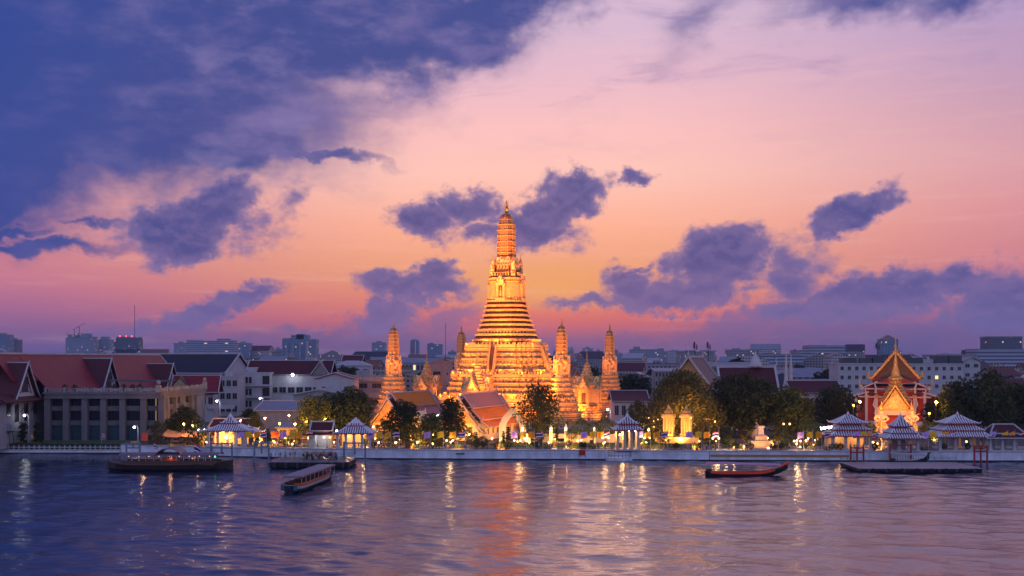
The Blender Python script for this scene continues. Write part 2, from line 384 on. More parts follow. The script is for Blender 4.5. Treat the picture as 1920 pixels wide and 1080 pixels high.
bp = t.nodes.new('ShaderNodeBump'); bp.inputs['Strength'].default_value = .48; bp.inputs['Distance'].default_value = .22
t.links.new(n1.outputs[0], bp.inputs['Height']); t.links.new(bp.outputs[0], b.inputs['Normal'])
me.materials.append(wm); ro = bpy.data.objects.new('river', me); COL.objects.link(ro); tag(ro, kind='structure')
# embankment wall: three stretches, each a thing with coping and base
wallwhite = mat('embankment_white', (.72, .76, .86), .75, .42, .8, stretch=(.5, 1, .25))
stain = mat('waterline_stain', (.035, .035, .04), .8, .4, .4)
goldp = mat('ochre_band_paint', (.42, .20, .04), .6, .2, .5)
def wall_run(px0, px1, label, top=GZ + .12, n=16, gold_band=None, name='embankment_wall'):
    t_ = thing(name, label, 'wall', (*on_wall((px0 + px1) / 2), 0))
    ox, oy = t_.location.x, t_.location.y
    P = [on_wall(px0 + (px1 - px0) * i / n) for i in range(n + 1)]; P = [(x - ox, y - oy) for x, y in P]
    def run(q, y0, y1, z0, z1, m):
        for (xa, ya), (xb, yb) in zip(P, P[1:]):
            q.add([(xa, ya + y0, z0), (xb, yb + y0, z0), (xb, yb + y1, z0), (xa, ya + y1, z0), (xa, ya + y0, z1), (xb, yb + y0, z1), (xb, yb + y1, z1), (xa, ya + y1, z1)],
                  [(0, 3, 2, 1), (4, 5, 6, 7), (0, 1, 5, 4), (2, 3, 7, 6)] + ([(3, 0, 4, 7)] if (xa, ya) == P[0] else []) + ([(1, 2, 6, 5)] if (xb, yb) == P[-1] else []), m)
    q = MB(); run(q, .1, .6, .45, top - .2, wallwhite); run(q, .04, .6, 1.55, 1.67, wallwhite)
    q.build('wall_face', parent=t_)
    q = MB(); run(q, -.08, .75, top - .2, top, white); q.build('coping', parent=t_)
    q = MB(); run(q, .0, .6, .28, .45, wallwhite); run(q, .02, .6, -1.2, .28, stain); q.build('footing', parent=t_)
    if gold_band:
        q = MB(); P = [(on_wall(gold_band[0] + (gold_band[1] - gold_band[0]) * i / 8)) for i in range(9)]; P = [(x - ox, y - oy) for x, y in P]
        run(q, -.02, .1, .95, 1.45, goldp); q.build('painted_band', parent=t_)
    return t_
wall_run(400, 1138, 'long white river wall below the gilded tower with a dark drain slot')
wall_run(1186, 1330, 'white river wall right of the small stone landing stage')
wall_run(1331, 1668, 'white river wall with a long ochre stripe painted along it', gold_band=(1332, 1592))
wall_run(1707, 2300, 'white river wall behind the long floating pontoon at the right edge')
ww = wall_run(-140, 226, 'low white kerb wall along the lawn before the columned building', top=1.05)
ww2 = wall_run(227, 399, 'dim stone quay wall behind the moored dark ferry', top=GZ)
q = MB(); x, y = on_wall(863); q.box(x - 1.0, x + 1.0, y + .0, y + .15, 1.22, 1.5, darkc)
q.build('drain_slot', label='dark rectangular drain slot in the white river wall', cat='drain')
q = MB(); x, y = on_wall(1091.5); q.box(x - .75, x + .75, y - .14, y - .02, 1.15, 2.35, redp); q.box(x - .8, x - .72, y - .1, y - .02, .5, 1.15, iron); q.box(x + .72, x + .8, y - .1, y - .02, .5, 1.15, iron)
q.build('warning_banner', label='square dark red panel hung on the river wall below the lawn', cat='panel')
# fence of short white posts on the kerb at the left
ft = thing('river_fence', 'row of short white posts along the kerb beside the lawn', 'fence', (*on_wall(110), 1.05)); ox, oy = ft.location.x, ft.location.y
k = 0
postmb = MB(); postmb.box(-.13, .13, -.1, .1, 0, .95, white); postmb.box(-.17, .17, -.14, .14, .95, 1.03, white)
p0 = postmb.build('post', parent=ft)
for px in np.arange(-60, 232, 9.55):
    x, y = on_wall(float(px), .3); o = p0 if k == 0 else p0.copy()
    if k: COL.objects.link(o); o.parent = ft
    o.location = (x - ox, y - oy, 0); k += 1
rl = MB()
A = [on_wall(p, .3) for p in range(-60, 232, 24)]
for a, b_ in zip(A, A[1:]):
    for z in (.35, .72): rl.bar((a[0] - ox, a[1] - oy, z), (b_[0] - ox, b_[1] - oy, z), .05, .05, iron)
rl.build('rail', parent=ft)
LAWN_HEDGE = True
# ------------------------------------------------------------------ the tower temple
CX0, CY0 = PX(950, 400), 400.0
QUAD = [(1, -.60), (1, .60), (.90, .60), (.90, .72), (.81, .72), (.81, .81), (.72, .81), (.72, .90), (.60, .90), (.60, 1)]
def redent(w, z, cut=1.0):
    pts = []
    for k in range(4):
        c, s = [(1, 0), (0, 1), (-1, 0), (0, -1)][k]
        for (x, y) in QUAD[1:]:
            pts.append(((x * c - y * s) * w, (x * s + y * c) * w, z))
    return pts
def edges_of(w):
    p = redent(w, 0)
    return [(p[i], p[(i + 1) % len(p)]) for i in range(len(p))]
def moulded(mb, z0, z1, w0, w1, n, lip=.35, m=stone, m2=stone2):
    """n courses from z0 to z1 stepping in from w0 to w1, each a base roll, a recess and a cornice"""
    for i in range(n):
        a = i / n; b_ = (i + 1) / n; za = z0 + (z1 - z0) * a; zb = z0 + (z1 - z0) * b_; w = w0 + (w1 - w0) * (a + .5 / n); h = zb - za
        r = [(za, w + lip * .55), (za + .14 * h, w + lip * .55), (za + .2 * h, w), (za + .30 * h, w - lip * .12), (za + .58 * h, w - lip * .12), (za + .64 * h, w + lip * .35), (za + .74 * h, w + lip), (za + .9 * h, w + lip), (zb, w + lip * .4)]
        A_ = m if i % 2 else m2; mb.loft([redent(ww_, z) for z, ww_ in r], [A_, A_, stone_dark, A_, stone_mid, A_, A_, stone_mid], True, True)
def along(w, step, inset=0.):
    for (a, b_) in edges_of(w):
        d = Vector((b_[0] - a[0], b_[1] - a[1], 0)); L = d.length
        if L < step * .7: continue
        d /= L; nrm = Vector((d.y, -d.x, 0)); k = max(1, int(L / step))
        for i in range(k):
            p = Vector((a[0], a[1], 0)) + d * (L * (i + .5) / k) + nrm * inset
            yield p, d, nrm
def figures(mb, w, z, h, step, out=.25, m=stone):
    """relief row of squat supporting figures with raised arms"""
    for p, d, nn in along(w, step, out):
        s = h
        def pt(u, v, o): q_ = p + d * u * s + nn * o * s; return (q_.x, q_.y, z + v * s)
        for (u0, v0, u1, v1, r) in ((-.18, 0, -.1, .4, .10), (.18, 0, .1, .4, .10), (0, .35, 0, .75, .17), (-.12, .7, -.34, .98, .07), (.12, .7, .34, .98, .07)):
            mb.bar(pt(u0, v0, 0), pt(u1, v1, 0), r * s * 1.4, r * s * 1.4, m)
        c = pt(0, .86, .02); mb.box(c[0] - .1 * s, c[0] + .1 * s, c[1] - .1 * s, c[1] + .1 * s, c[2] - .1 * s, c[2] + .12 * s, m)
def parapet(mb, w, z, h, step, m=stone):
    """a wall of stubby bell-capped posts"""
    mb.loft([redent(w, z), redent(w, z + h * .55), redent(w - .35, z + h * .55), redent(w - .35, z)], m, False, False)
    mb.loft([redent(w + .08, z + h * .5), redent(w + .08, z + h * .62), redent(w - .43, z + h * .62), redent(w - .43, z + h * .5)], m, False, False)
    for p, d, nn in along(w, step, -.17):
        mb.box(p.x - .2, p.x + .2, p.y - .2, p.y + .2, z, z + h * .8, m)
        mb.loft([[(p.x + sx * s_, p.y + sy * s_, z + zz) for sx, sy in ((-1, -1), (1, -1), (1, 1), (-1, 1))] for zz, s_ in ((h * .8, .27), (h * .95, .24), (h * 1.15, .05))], m)
def ribs(mb, w, z0, z1, w1, step, r=.1, m=stone):
    for p, d, nn in along(w, step, .02):
        p2 = Vector((p.x * w1 / w, p.y * w1 / w, 0)); mb.bar((p.x, p.y, z0), (p2.x, p2.y, z1), r * 2, r * 2, m)
def aedicule(mb, w, z0, h, wd, dep, ang, md=stone_dark):
    """niche porch with stepped pediment on one face (ang quarter turns)"""
    keep = mb.M; mb.M = (keep or Matrix()) @ Matrix.Rotation(ang, 4, 'Z') @ Matrix.Translation((0, -w, z0))
    mb.box(-wd, wd, -dep, .3, 0, h * .12, stone); mb.box(-wd * .86, -wd * .42, -dep * .8, .3, h * .12, h * .62, stone); mb.box(wd * .42, wd * .86, -dep * .8, .3, h * .12, h * .62, stone)
    mb.box(-wd * .42, wd * .42, -dep * .2, .3, h * .12, h * .62, md)
    mb.box(-wd, wd, -dep * .9, .3, h * .62, h * .68, stone)
    for k, (s_, zz, dd) in enumerate(((1.0, .68, .9), (.72, .80, 1.0))):
        a = wd * s_; z_ = h * zz; y0 = -dep * dd; y1 = .3
        pr = [(-a, z_), (a, z_), (a * .62, z_ + h * .09), (a * .2, z_ + h * .2), (0, z_ + h * .30), (-a * .2, z_ + h * .2), (-a * .62, z_ + h * .09)]
        mb.loft([[(x, y0, z) for x, z in pr], [(x, y1, z) for x, z in pr]], stone2)
    mb.lathe([(h * .13, wd * .16), (h * .3, wd * .22), (h * .45, wd * .12), (h * .5, wd * .1), (h * .57, wd * .04)], 6, stone, 0, -dep * .45)
    mb.M = keep
def stair(root, w0, w1, z0, z1, wd, label=None):
    """one steep flight on each face: treads as one part, the pair of side walls as another"""
    for k in range(4):
        M = Matrix.Rotation(k * math.pi / 2, 4, 'Z'); q = MB(); q.M = M; n = max(6, int((z1 - z0) / .5)); out = 1.3
        for i in range(n):
            za = z0 + (z1 - z0) * i / n; ya = -(w0 + out) + (w0 - w1) * i / n
            q.box(-wd, wd, ya, ya + out + 1.2, za - .4, za + (z1 - z0) / n, stone_dark)
        q.build('stair_flight', parent=root)
        q = MB(); q.M = M
        for s_ in (-1, 1):
            x0, x1 = sorted((s_ * wd, s_ * (wd + .5)))
            pr = [(-(w0 + out + .8), z0), (-(w0 + out + .8), z0 + 1.2), (-(w1 + out - .1), z1 + .7), (-(w1 - .4), z1 + .7), (-(w0 - 1.), z0)]
            q.loft([[(x0, y, z) for y, z in pr], [(x1, y, z) for y, z in pr]], stone)
            q.lathe([(z0 + 1.5, .5), (z0 + 2.4, .42), (z0 + 3.0, .1)], 6, stone, (x0 + x1) / 2, -(w0 + out + .4))
        q.build('stair_wall', parent=root)
def corncob(mb, z0, z1, wb, tiers, m=stone, rib=True):
    """the ribbed upper body: slightly swelling, banded, closing in a dome"""
    def wz(t): return wb * (1.0 - .10 * t - .22 * max(0, (t - .72) / .28) ** 2.2)
    H = z1 - z0; zt = z0 + H * .86
    for i in range(tiers):
        a, b_ = i / tiers, (i + 1) / tiers; za = z0 + (zt - z0) * a; zb = z0 + (zt - z0) * b_; h = zb - za
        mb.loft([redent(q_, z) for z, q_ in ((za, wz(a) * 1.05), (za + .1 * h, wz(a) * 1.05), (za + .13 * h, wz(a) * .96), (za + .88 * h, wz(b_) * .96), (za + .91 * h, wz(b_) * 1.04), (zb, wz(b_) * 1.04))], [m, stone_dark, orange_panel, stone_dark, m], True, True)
        if rib: ribs(mb, wz(a) * .97, za + .1 * h, za + .9 * h, wz(b_) * .97, max(.32, wb * .2), .07 * max(1, wb / 3), m)
    wt = wz(1)
    mb.loft([redent(wt * k, zt + H * .14 * z) for z, k in ((0, 1), (.25, .96), (.5, .84), (.72, .64), (.88, .4), (1, .12))], dome_m, True, True)
    for k in range(12):
        a = k * math.pi / 6
        mb.tube([(wt * q_ * math.cos(a), wt * q_ * math.sin(a), zt + H * .14 * z) for z, q_ in ((0, 1.0), (.3, .97), (.55, .82), (.8, .55), (1, .15))], wb * .045, 4, m)
orange_panel = mat('spire_panel', (.55, .28, .10), .7, .4, 2.2)
dome_m = mat('dome_mosaic', (.42, .16, .06), .6, .4, 1.5)
def finial(mb, z, s):
    mb.lathe([(z, .5 * s), (z + .4 * s, .6 * s), (z + .6 * s, .3 * s), (z + 1.1 * s, .62 * s), (z + 1.5 * s, .7 * s), (z + 1.9 * s, .35 * s), (z + 2.3 * s, .16 * s), (z + 4.2 * s, .07 * s)], 8, gold)
    for a in range(4):
        c, q_ = math.cos(a * math.pi / 2), math.sin(a * math.pi / 2)
        mb.tube([(0, 0, z + 1.9 * s), (.65 * s * c, .65 * s * q_, z + 2.2 * s), (.6 * s * c, .6 * s * q_, z + 2.9 * s)], .09 * s, 4, gold)
        mb.tube([(0, 0, z + 2.9 * s), (.4 * s * c, .4 * s * q_, z + 3.1 * s), (.34 * s * c, .34 * s * q_, z + 3.6 * s)], .07 * s, 4, gold)
# ---- main prang
prang = thing('temple_tower', 'tallest golden floodlit temple tower with stairs and stepped terraces in the centre', 'tower', (CX0, CY0, GZ), TY)
S = lambda z: z - GZ
q = MB(); moulded(q, 0, S(9.0), 23.0, 21.2, 3, .5); figures(q, 21.6, S(5.9), 1.5, 1.9, .5); figures(q, 22.2, S(3.1), 1.6, 2.1, .4)
q.build('ground_terrace', parent=prang)
q = MB(); parapet(q, 21.7, S(9.0), 2.0, 1.7); q.build('parapet', parent=prang)
q = MB(); moulded(q, S(9.0), S(12.2), 19.8, 19.0, 1, .5); moulded(q, S(12.2), S(17.5), 18.6, 17.0, 3, .45); figures(q, 19.2, S(9.9), 1.9, 1.9, .35)
for p, d, nn in along(18.6, 1.5, .25): q.bar((p.x, p.y, S(12.6)), (p.x, p.y, S(13.6)), .35, .35, stone)
q.build('lower_terrace', parent=prang)
q = MB(); parapet(q, 17.7, S(17.5), 1.8, 1.5); q.build('parapet', parent=prang)
q = MB(); moulded(q, S(17.5), S(20.6), 15.6, 15.0, 1, .45); moulded(q, S(20.6), S(28.0), 14.8, 12.9, 4, .42); figures(q, 15.0, S(18.3), 1.8, 1.7, .35); figures(q, 14.3, S(22.2), 1.2, 1.3, .45)
q.build('upper_terrace', parent=prang)
q = MB(); parapet(q, 13.3, S(28.0), 1.7, 1.35); q.build('parapet', parent=prang)
q = MB(); q.loft([redent(9.6, S(28)), redent(9.4, S(30.4))], stone_dark); figures(q, 9.7, S(28.2), 2.1, 1.35, .55)
tiers = [(30.3, 10.5), (32.3, 9.6), (34.0, 8.8), (35.9, 8.2), (37.6, 7.75), (39.3, 7.1), (41.2, 6.8), (42.8, 6.5), (44.6, 6.3)]
for i, ((za, wa), (zb, wb_)) in enumerate(zip(tiers, tiers[1:])):
    h = zb - za
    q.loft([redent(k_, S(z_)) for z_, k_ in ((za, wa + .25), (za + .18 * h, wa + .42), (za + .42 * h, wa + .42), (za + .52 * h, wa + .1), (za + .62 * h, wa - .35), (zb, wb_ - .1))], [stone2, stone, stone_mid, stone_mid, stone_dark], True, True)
    for p, d, nn in along(wa + .3, .95, .16): q.box(p.x - .24, p.x + .24, p.y - .24, p.y + .24, S(za + .02 * h), S(za + .40 * h), stone)
figures(q, 9.0, S(32.5), 1.4, 1.1, .35); q.build('stepped_pyramid', parent=prang)
q = MB(); q.loft([redent(k_, S(z_)) for z_, k_ in ((44.6, 6.5), (45.2, 6.5), (45.6, 6.1), (46.4, 6.0), (51.6, 5.2), (52.0, 5.6), (52.7, 5.8), (53.4, 5.75), (54.0, 5.3))], [stone, stone_mid, stone2, stone, stone, stone_mid, stone, stone_dark])
ribs(q, 5.95, S(46.4), S(51.6), 5.22, .62, .16); q.build('tower_body', parent=prang)
for k in range(4):
    a = MB(); aedicule(a, 5.5, S(44.9), 9.0, 1.9, 1.45, k * math.pi / 2); a.build('niche', parent=prang)
q = MB(); figures(q, 5.1, S(53.9), 1.5, .9, .05); q.loft([redent(4.2, S(54)), redent(3.8, S(58)), redent(3.6, S(61.0))], [stone_mid, stone2]); figures(q, 3.9, S(56.2), 2.2, .95, .2)
q.build('figure_drum', parent=prang)
for sx in (-1, 1):
    for sy in (-1, 1):
        a = MB(); a.M = Matrix.Translation((sx * 3.95, sy * 3.95, S(54)))
        a.loft([redent(k_, z_) for z_, k_ in ((0, .85), (1.2, .8), (1.4, .95), (1.7, .75), (5.2, .66), (6.2, .42), (6.9, .08))], stone2)
        for zz in (2.4, 3.3, 4.2): a.loft([redent(.66, zz), redent(.66, zz + .15)], stone)
        a.lathe([(6.7, .2), (7.2, .12), (8.0, .04)], 6, gold); a.build('corner_turret', parent=prang)
q = MB(); corncob(q, S(60.4), S(77.2), 3.12, 7); q.build('spire', parent=prang)
q = MB(); finial(q, S(77.0), 1.25); q.build('finial', parent=prang)
stair(prang, 22.5, 19.0, 0.1, S(9.0), 1.4); stair(prang, 19.4, 17.0, S(9.0), S(17.5), 1.1); stair(prang, 15.6, 12.9, S(17.5), S(28.0), .8)
# ---- the four smaller corner prangs
def place_T(dx_, dy_):
    x, y = rot2(dx_, dy_, TY); return CX0 + x, CY0 + y
sat = thing('corner_prang', 's', 'tower', (*place_T(-30.7, -30.7), GZ), TY, 'small prang towers at the temple corners')
q = MB(); moulded(q, 0, 4.2, 6.3, 5.6, 2, .35); moulded(q, 4.2, 9.2, 5.0, 4.0, 3, .3); moulded(q, 9.2, 15.4, 3.7, 2.75, 4, .28)
figures(q, 5.3, 2.4, 1.1, .9, .2); figures(q, 4.6, 5.0, 1.0, .85, .3); q.build('base_tiers', parent=sat)
q = MB(); q.loft([redent(k_, z_) for z_, k_ in ((15.3, 2.75), (15.8, 2.75), (16.0, 2.35), (20.4, 2.05), (20.7, 2.3), (21.4, 2.4), (21.8, 2.1))], stone2); ribs(q, 2.3, 16., 20.4, 2.1, .4, .08); figures(q, 2.0, 21.7, 1.2, .6, .05)
q.loft([redent(1.85, 21.6), redent(1.7, 24.2)], stone2); q.build('tower_body', parent=sat)
for k in range(4):
    a = MB(); aedicule(a, 2.1, 15.5, 6.4, .95, .75, k * math.pi / 2); a.build('niche', parent=sat)
q = MB(); corncob(q, 23.9, 32.6, 1.72, 6); q.build('spire', parent=sat)
q = MB(); finial(q, 32.5, .62); q.build('finial', parent=sat)
sat['label'] = 'small gold prang standing apart at the left, above an orange tiled hall roof'
dup(sat, (*place_T(30.7, -30.7), GZ), label='small gold prang close on the right of the great tower, brightest of the four')
dup(sat, (*place_T(30.7, 30.7), GZ), label='small gold prang furthest right, beside the pointed gable shrine')
dup(sat, (*place_T(-30.7, 30.7), GZ), label='dim small prang half hidden behind the left edge of the great tower')
# ---- mondop shrines on the axes
def mondop_parts(t_):
    q = MB()
    for z0, z1, w0, w1 in ((0, 2.6, 5.2, 4.8), (2.6, 5.2, 4.7, 4.3)): moulded(q, z0, z1, w0, w1, 1, .3)
    q.build('base_tiers', parent=t_)
    q = MB(); q.loft([redent(k_, z_) for z_, k_ in ((5.1, 3.9), (5.6, 3.9), (5.8, 3.3), (11.6, 3.15), (11.9, 3.6), (12.5, 3.6), (12.7, 3.2))], stone); ribs(q, 3.35, 5.8, 11.6, 3.15, .7, .14)
    q.build('chamber', parent=t_)
    for k in range(4):
        a = MB(); a.M = Matrix.Rotation(k * math.pi / 2, 4, 'Z')
        a.box(-1.9, 1.9, -5.0, -3., 5.1, 5.7, stone)
        for x in (-1.7, 1.35): a.box(x, x + .35 + .0, -4.9, -3., 5.7, 10.4, stone)
        a.box(-1.35, 1.35, -4.3, -3., 5.7, 10.3, stone); a.box(-.75, .75, -4.42, -4.3, 5.9, 9.6, stone_dark)
        a.box(-2.0, 2.0, -5.05, -3., 10.4, 10.9, stone)
        for s_, zz, yy in ((1.0, 10.9, -5.1), (.78, 12.1, -4.6)):
            pr = [(-2.3 * s_, zz), (2.3 * s_, zz), (1.2 * s_, zz + 1.3 * s_), (.45 * s_, zz + 2.9 * s_), (0, zz + 4.4 * s_), (-.45 * s_, zz + 2.9 * s_), (-1.2 * s_, zz + 1.3 * s_)]
            a.loft([[(x, yy, z) for x, z in pr], [(x, -1., z) for x, z in pr]], stone2)
            pr2 = [(-2.5 * s_, zz - .1), (-1.3 * s_, zz + 1.3 * s_), (-.5 * s_, zz + 3. * s_), (0, zz + 4.7 * s_), (.5 * s_, zz + 3. * s_), (1.3 * s_, zz + 1.3 * s_), (2.5 * s_, zz - .1)]
            for (xa, zA), (xb, zB) in zip(pr2, pr2[1:]): a.bar((xa, yy - .12, zA), (xb, yy - .12, zB), .22, .3, gold)
        a.build('porch', parent=t_)
    q = MB(); w = 3.2; z = 12.6
    for i in range(7):
        q.loft([redent(k_, z_) for z_, k_ in ((z, w), (z + .25, w + .25), (z + .5, w + .2), (z + .62, w - .25), (z + 1.05, w * .82))], stone2 if i % 2 else stone)
        for p, d, nn in along(w + .1, .8, 0): q.loft([[(p.x + sx * s_, p.y + sy * s_, z + zz) for sx, sy in ((-1, -1), (1, -1), (1, 1), (-1, 1))] for zz, s_ in ((.45, .16), (1.0, .03))], gold)
        z += 1.02; w *= .80
    q.lathe([(z - .3, .75), (z + .6, .5), (z + .9, .3), (z + 3., .15), (z + 5.6, .03)], 8, gold); q.build('roof_spire', parent=t_)
md = thing('mondop_shrine', 'ornate gold shrine with four porches right before the great tower stairs', 'shrine', (*place_T(0, -30.7), GZ), TY, 'mondop shrines around the great tower')
mondop_parts(md)
md.location = (*place_T(0.8, -30.7), GZ)
dup(md, (*place_T(-32.0, 0), GZ), label='ornate gold shrine standing left of the great tower between two prangs')
dup(md, (*place_T(30.5, 0), GZ), label='ornate gold shrine with a slim pointed spire, right, between the two right prangs')
# ---- floodlights: warm fittings on the ground and on every terrace, thrown up at the stone
WARM = (1., .285, .022)
floodmb = MB(); floodmb.box(-.3, .3, -.1, .12, .25, .75, iron); floodmb.box(-.26, .26, -.13, -.1, .3, .7, mat('flood_lens', (.9, .6, .3), .3, .1, 1, emit=(1., .55, .16), es=6)); floodmb.bar((-.32, 0, 0), (-.32, 0, .5), .05, .05, iron); floodmb.bar((.32, 0, 0), (.32, 0, .5), .05, .05, iron); floodmb.bar((-.34, 0, .03), (.34, 0, .03), .3, .06, iron)
FL = []
def flood(loc, tgt, e, ang=100, fix=True, color=WARM, size=.3):
    lo = (loc[0], loc[1], loc[2] + .9)
    lamp('SPOT', lo, e, color, size, tgt, ang, .9, 'floodlight_beam')
    if fix:
        o = floodmb.build('floodlight', label='f', cat='floodlight', group='floodlights aimed at the temple') if not FL else FL[0].copy()
        if FL: COL.objects.link(o)
        o.location = loc; v = Vector(tgt) - Vector(loc); o.rotation_euler = (0, 0, math.atan2(v.y, v.x) + math.pi / 2); FL.append(o)
def T3(x, y, z): a, b_ = place_T(x, y); return (a, b_, z)
EN = 1.8
# from the ground, front and both visible sides
for i, (x, y) in enumerate([(-20, -34), (-11, -33), (11, -33), (20, -34), (-34, -16), (-34, -10), (-34, 14), (34, -16), (34, -10), (34, 14)]):
    flood(T3(x, y, GZ), T3(x * .3, y * .3, 18), 13000 * EN, 105)
# far throws up to the shaft and the spire
for x, y in ((-26, -52), (6, -56), (34, -48), (-52, -14), (54, -10)):
    flood(T3(x, y, GZ), T3(0, 0, 50), 125000 * EN, 40, size=.5)
    flood(T3(x + 2, y, GZ), T3(0, 0, 68), 120000 * EN, 22, size=.5)
# along the terraces
def ring(w, z, n, e, tz, ang=130):
    for face in range(4):
        if face == 2: continue
        for i in range(n):
            u = (i + .5) / n * 2 - 1; x, y = rot2(u * w * .8, -w, face * math.pi / 2)
            flood(T3(x, y, z), T3(x * .82, y * .82, tz), e, ang, fix=(i % 2 == 0 and face == 0))
ring(21.1, 9.1, 7, 1500 * EN, 15); ring(17.3, 17.6, 7, 1900 * EN, 25); ring(12.5, 28.2, 5, 1700 * EN, 38)
# corner prangs and mondops
for (sx, sy) in ((-1, -1), (1, -1), (1, 1), (-1, 1)):
    e = {(-1, -1): 1.0, (1, -1): 1.35, (1, 1): .6, (-1, 1): .22}[(sx, sy)]
    cx_, cy_ = 30.7 * sx, 30.7 * sy
    for ox_, oy_ in ((-3, -13), (11, -8), (-12, 0)):
        flood(T3(cx_ + ox_ * 1.35, cy_ + oy_ * 1.35, GZ), T3(cx_, cy_, 19), 6800 * e * EN, 80, fix=(sy < 0))
        flood(T3(cx_ + ox_ * 1.5, cy_ + oy_ * 1.5, GZ), T3(cx_, cy_, 30), 26000 * e * EN, 30, fix=False)
for cx_, cy_, e in ((.8, -30.7, .55), (-32, 0, .5), (30.5, 0, .8)):
    for ox_, oy_ in ((-5, -11), (10, -6)):
        flood(T3(cx_ + ox_, cy_ + oy_, GZ), T3(cx_, cy_, 10), 5000 * e * EN, 95, fix=False)
label_row(FL, 'small floodlight fitting at the foot of the gold temple, {} from the left')
# ------------------------------------------------------------------ trees and clipped shrubs
def leafmat(name, c, c2):
    m = mat(name, c, .75, .3, .5, c2=c2, spec=.2)
    b = m.node_tree.nodes['Principled BSDF']
    return m
lv_dark = leafmat('leaves_dark', (.030, .050, .017), (.013, .024, .009))
lv_mid = leafmat('leaves_mid', (.055, .078, .02), (.03, .045, .013))
lv_clip = leafmat('leaves_clipped', (.07, .11, .03), (.035, .06, .018))
lv_auto = leafmat('leaves_olive', (.085, .095, .024), (.03, .036, .01))
bark = mat('tree_bark', (.10, .075, .05), .9, .4, 1.5)
def crown_mesh(seed, clumps, n, leaf, m):
    """clumps: (x,y,z,rx,rz) shells filled with small leaf faces"""
    r = np.random.default_rng(seed); tot = sum(c[3] ** 2 for c in clumps); P = []
    for (x, y, z, rx, rz) in clumps:
        k = int(n * rx * rx / tot); d = r.normal(size=(k, 3)); d /= np.linalg.norm(d, axis=1)[:, None]
        lump = 1 + .16 * np.sin(d[:, 0] * 5 + seed) * np.cos(d[:, 1] * 4.3) + .12 * np.sin(d[:, 2] * 7)
        rad = (r.uniform(.55, 1.0, k) ** .55) * lump
        P.append(np.stack([x + d[:, 0] * rx * rad, y + d[:, 1] * rx * rad, z + d[:, 2] * rz * rad], 1))
    P = np.concatenate(P); k = len(P)
    u = r.normal(size=(k, 3)); u /= np.linalg.norm(u, axis=1)[:, None]
    w = np.cross(u, r.normal(size=(k, 3))); w /= np.linalg.norm(w, axis=1)[:, None]
    s = leaf * r.uniform(.6, 1.35, (k, 1)); V = np.stack([P - u * s, P - w * s * .5, P + u * s, P + w * s * .5], 1).reshape(-1, 3)
    Fq = np.arange(4 * k).reshape(-1, 4)
    me = bpy.data.meshes.new('crown'); me.from_pydata(V.tolist(), [], Fq.tolist()); me.materials.append(m); me.update()
    return me
def tree_proto(seed, h, cr, m, n=2600, leaf=.32, shape='round', trunk_h=.17, nc=22):
    r = random.Random(seed); cl = []; z0 = h * trunk_h; ch = h - z0; mbk = MB()
    for i in range(nc):
        t = (i + .5) / nc
        if shape == 'round': prof = math.sin(math.pi * min(1, (.12 + t * .86))) ** .6
        elif shape == 'cone': prof = 1.02 - t * .85
        elif shape == 'figtree': prof = (1.0 - max(0, t - .25) * 1.12) if t > .12 else .8
        elif shape == 'column': prof = .75 if t < .85 else .5
        elif shape == 'wide': prof = math.sin(math.pi * (.25 + t * .68)) ** .5
        a = i * 2.4 + r.uniform(-.4, .4); rr = cr * prof * r.uniform(.35, .78)
        s = cr * r.uniform(.26, .42) * (.75 + .35 * prof)
        z = z0 + ch * t * .92 + r.uniform(-.3, .3)
        cl.append((rr * math.cos(a), rr * math.sin(a), z, s, s * r.uniform(.65, .9)))
        if i % 2 == 0:
            mbk.tube([(0, 0, z0 * .75 + ch * t * .3), (rr * .4 * math.cos(a), rr * .4 * math.sin(a), z0 + ch * t * .6), (rr * math.cos(a), rr * math.sin(a), z)], [h * .012, h * .009, h * .003], 5)
    b = h * .022
    mbk.tube([(0, 0, -.2), (b * .5, 0, z0 * .5), (-b * .3, b * .3, z0), (0, 0, z0 + ch * .45), (b * .4, 0, z0 + ch * .8)], [b * 1.5, b * 1.1, b * .95, b * .55, b * .15], 8)
    return crown_mesh(seed, cl, n, leaf, m), mbk
KIND = {}
def def_tree(k, *a, **kw):
    me, mbk = tree_proto(*a, **kw); tr = mbk.build('trunk', bark); trm = tr.data; bpy.data.objects.remove(tr); KIND[k] = (me, trm)
def plant(k, px, Y, s=1.0,  rz=0., label='tree', cat='tree', name='tree', group=None, z=None, sz=None):
    if k in ('broad', 'broad2', 'tall'): s *= 1.22
    me, trm = KIND[k]; t_ = thing(name, label, cat, (PX(px, Y), Y, GZ if z is None else z), rz, group); t_.scale = (s, s, sz or s)
    for nm, d in (('trunk', trm), ('crown', me)):
        o = bpy.data.objects.new(nm, d); COL.objects.link(o); o.parent = t_
    return t_
def_tree('broad', 11, 12, 6.0, lv_dark, n=7000, leaf=.32, nc=34)
def_tree('broad2', 12, 12, 5.8, lv_mid, n=7000, leaf=.32, nc=34, shape='wide', trunk_h=.14)
def_tree('tall', 13, 14, 5.2, lv_mid, n=5200, leaf=.28, nc=34, trunk_h=.2)
def_tree('cone', 14, 12, 6.2, lv_dark, n=6500, leaf=.28, nc=28, shape='cone', trunk_h=.12)
def_tree('open', 15, 14, 5.8, lv_mid, n=4200, leaf=.30, nc=44, trunk_h=.2)
def_tree('fig', 16, 18, 14.0, lv_auto, n=22000, leaf=.36, nc=76, shape='figtree', trunk_h=.14)
def_tree('small', 17, 5, 2.2, lv_mid, n=1100, leaf=.2, nc=14)
def_tree('column', 18, 7, 1.8, lv_dark, n=2200, leaf=.22, nc=18, shape='column', trunk_h=.1)
def_tree('far', 19, 13, 6.5, lv_dark, n=1500, leaf=.7, nc=18, shape='wide', trunk_h=.15)
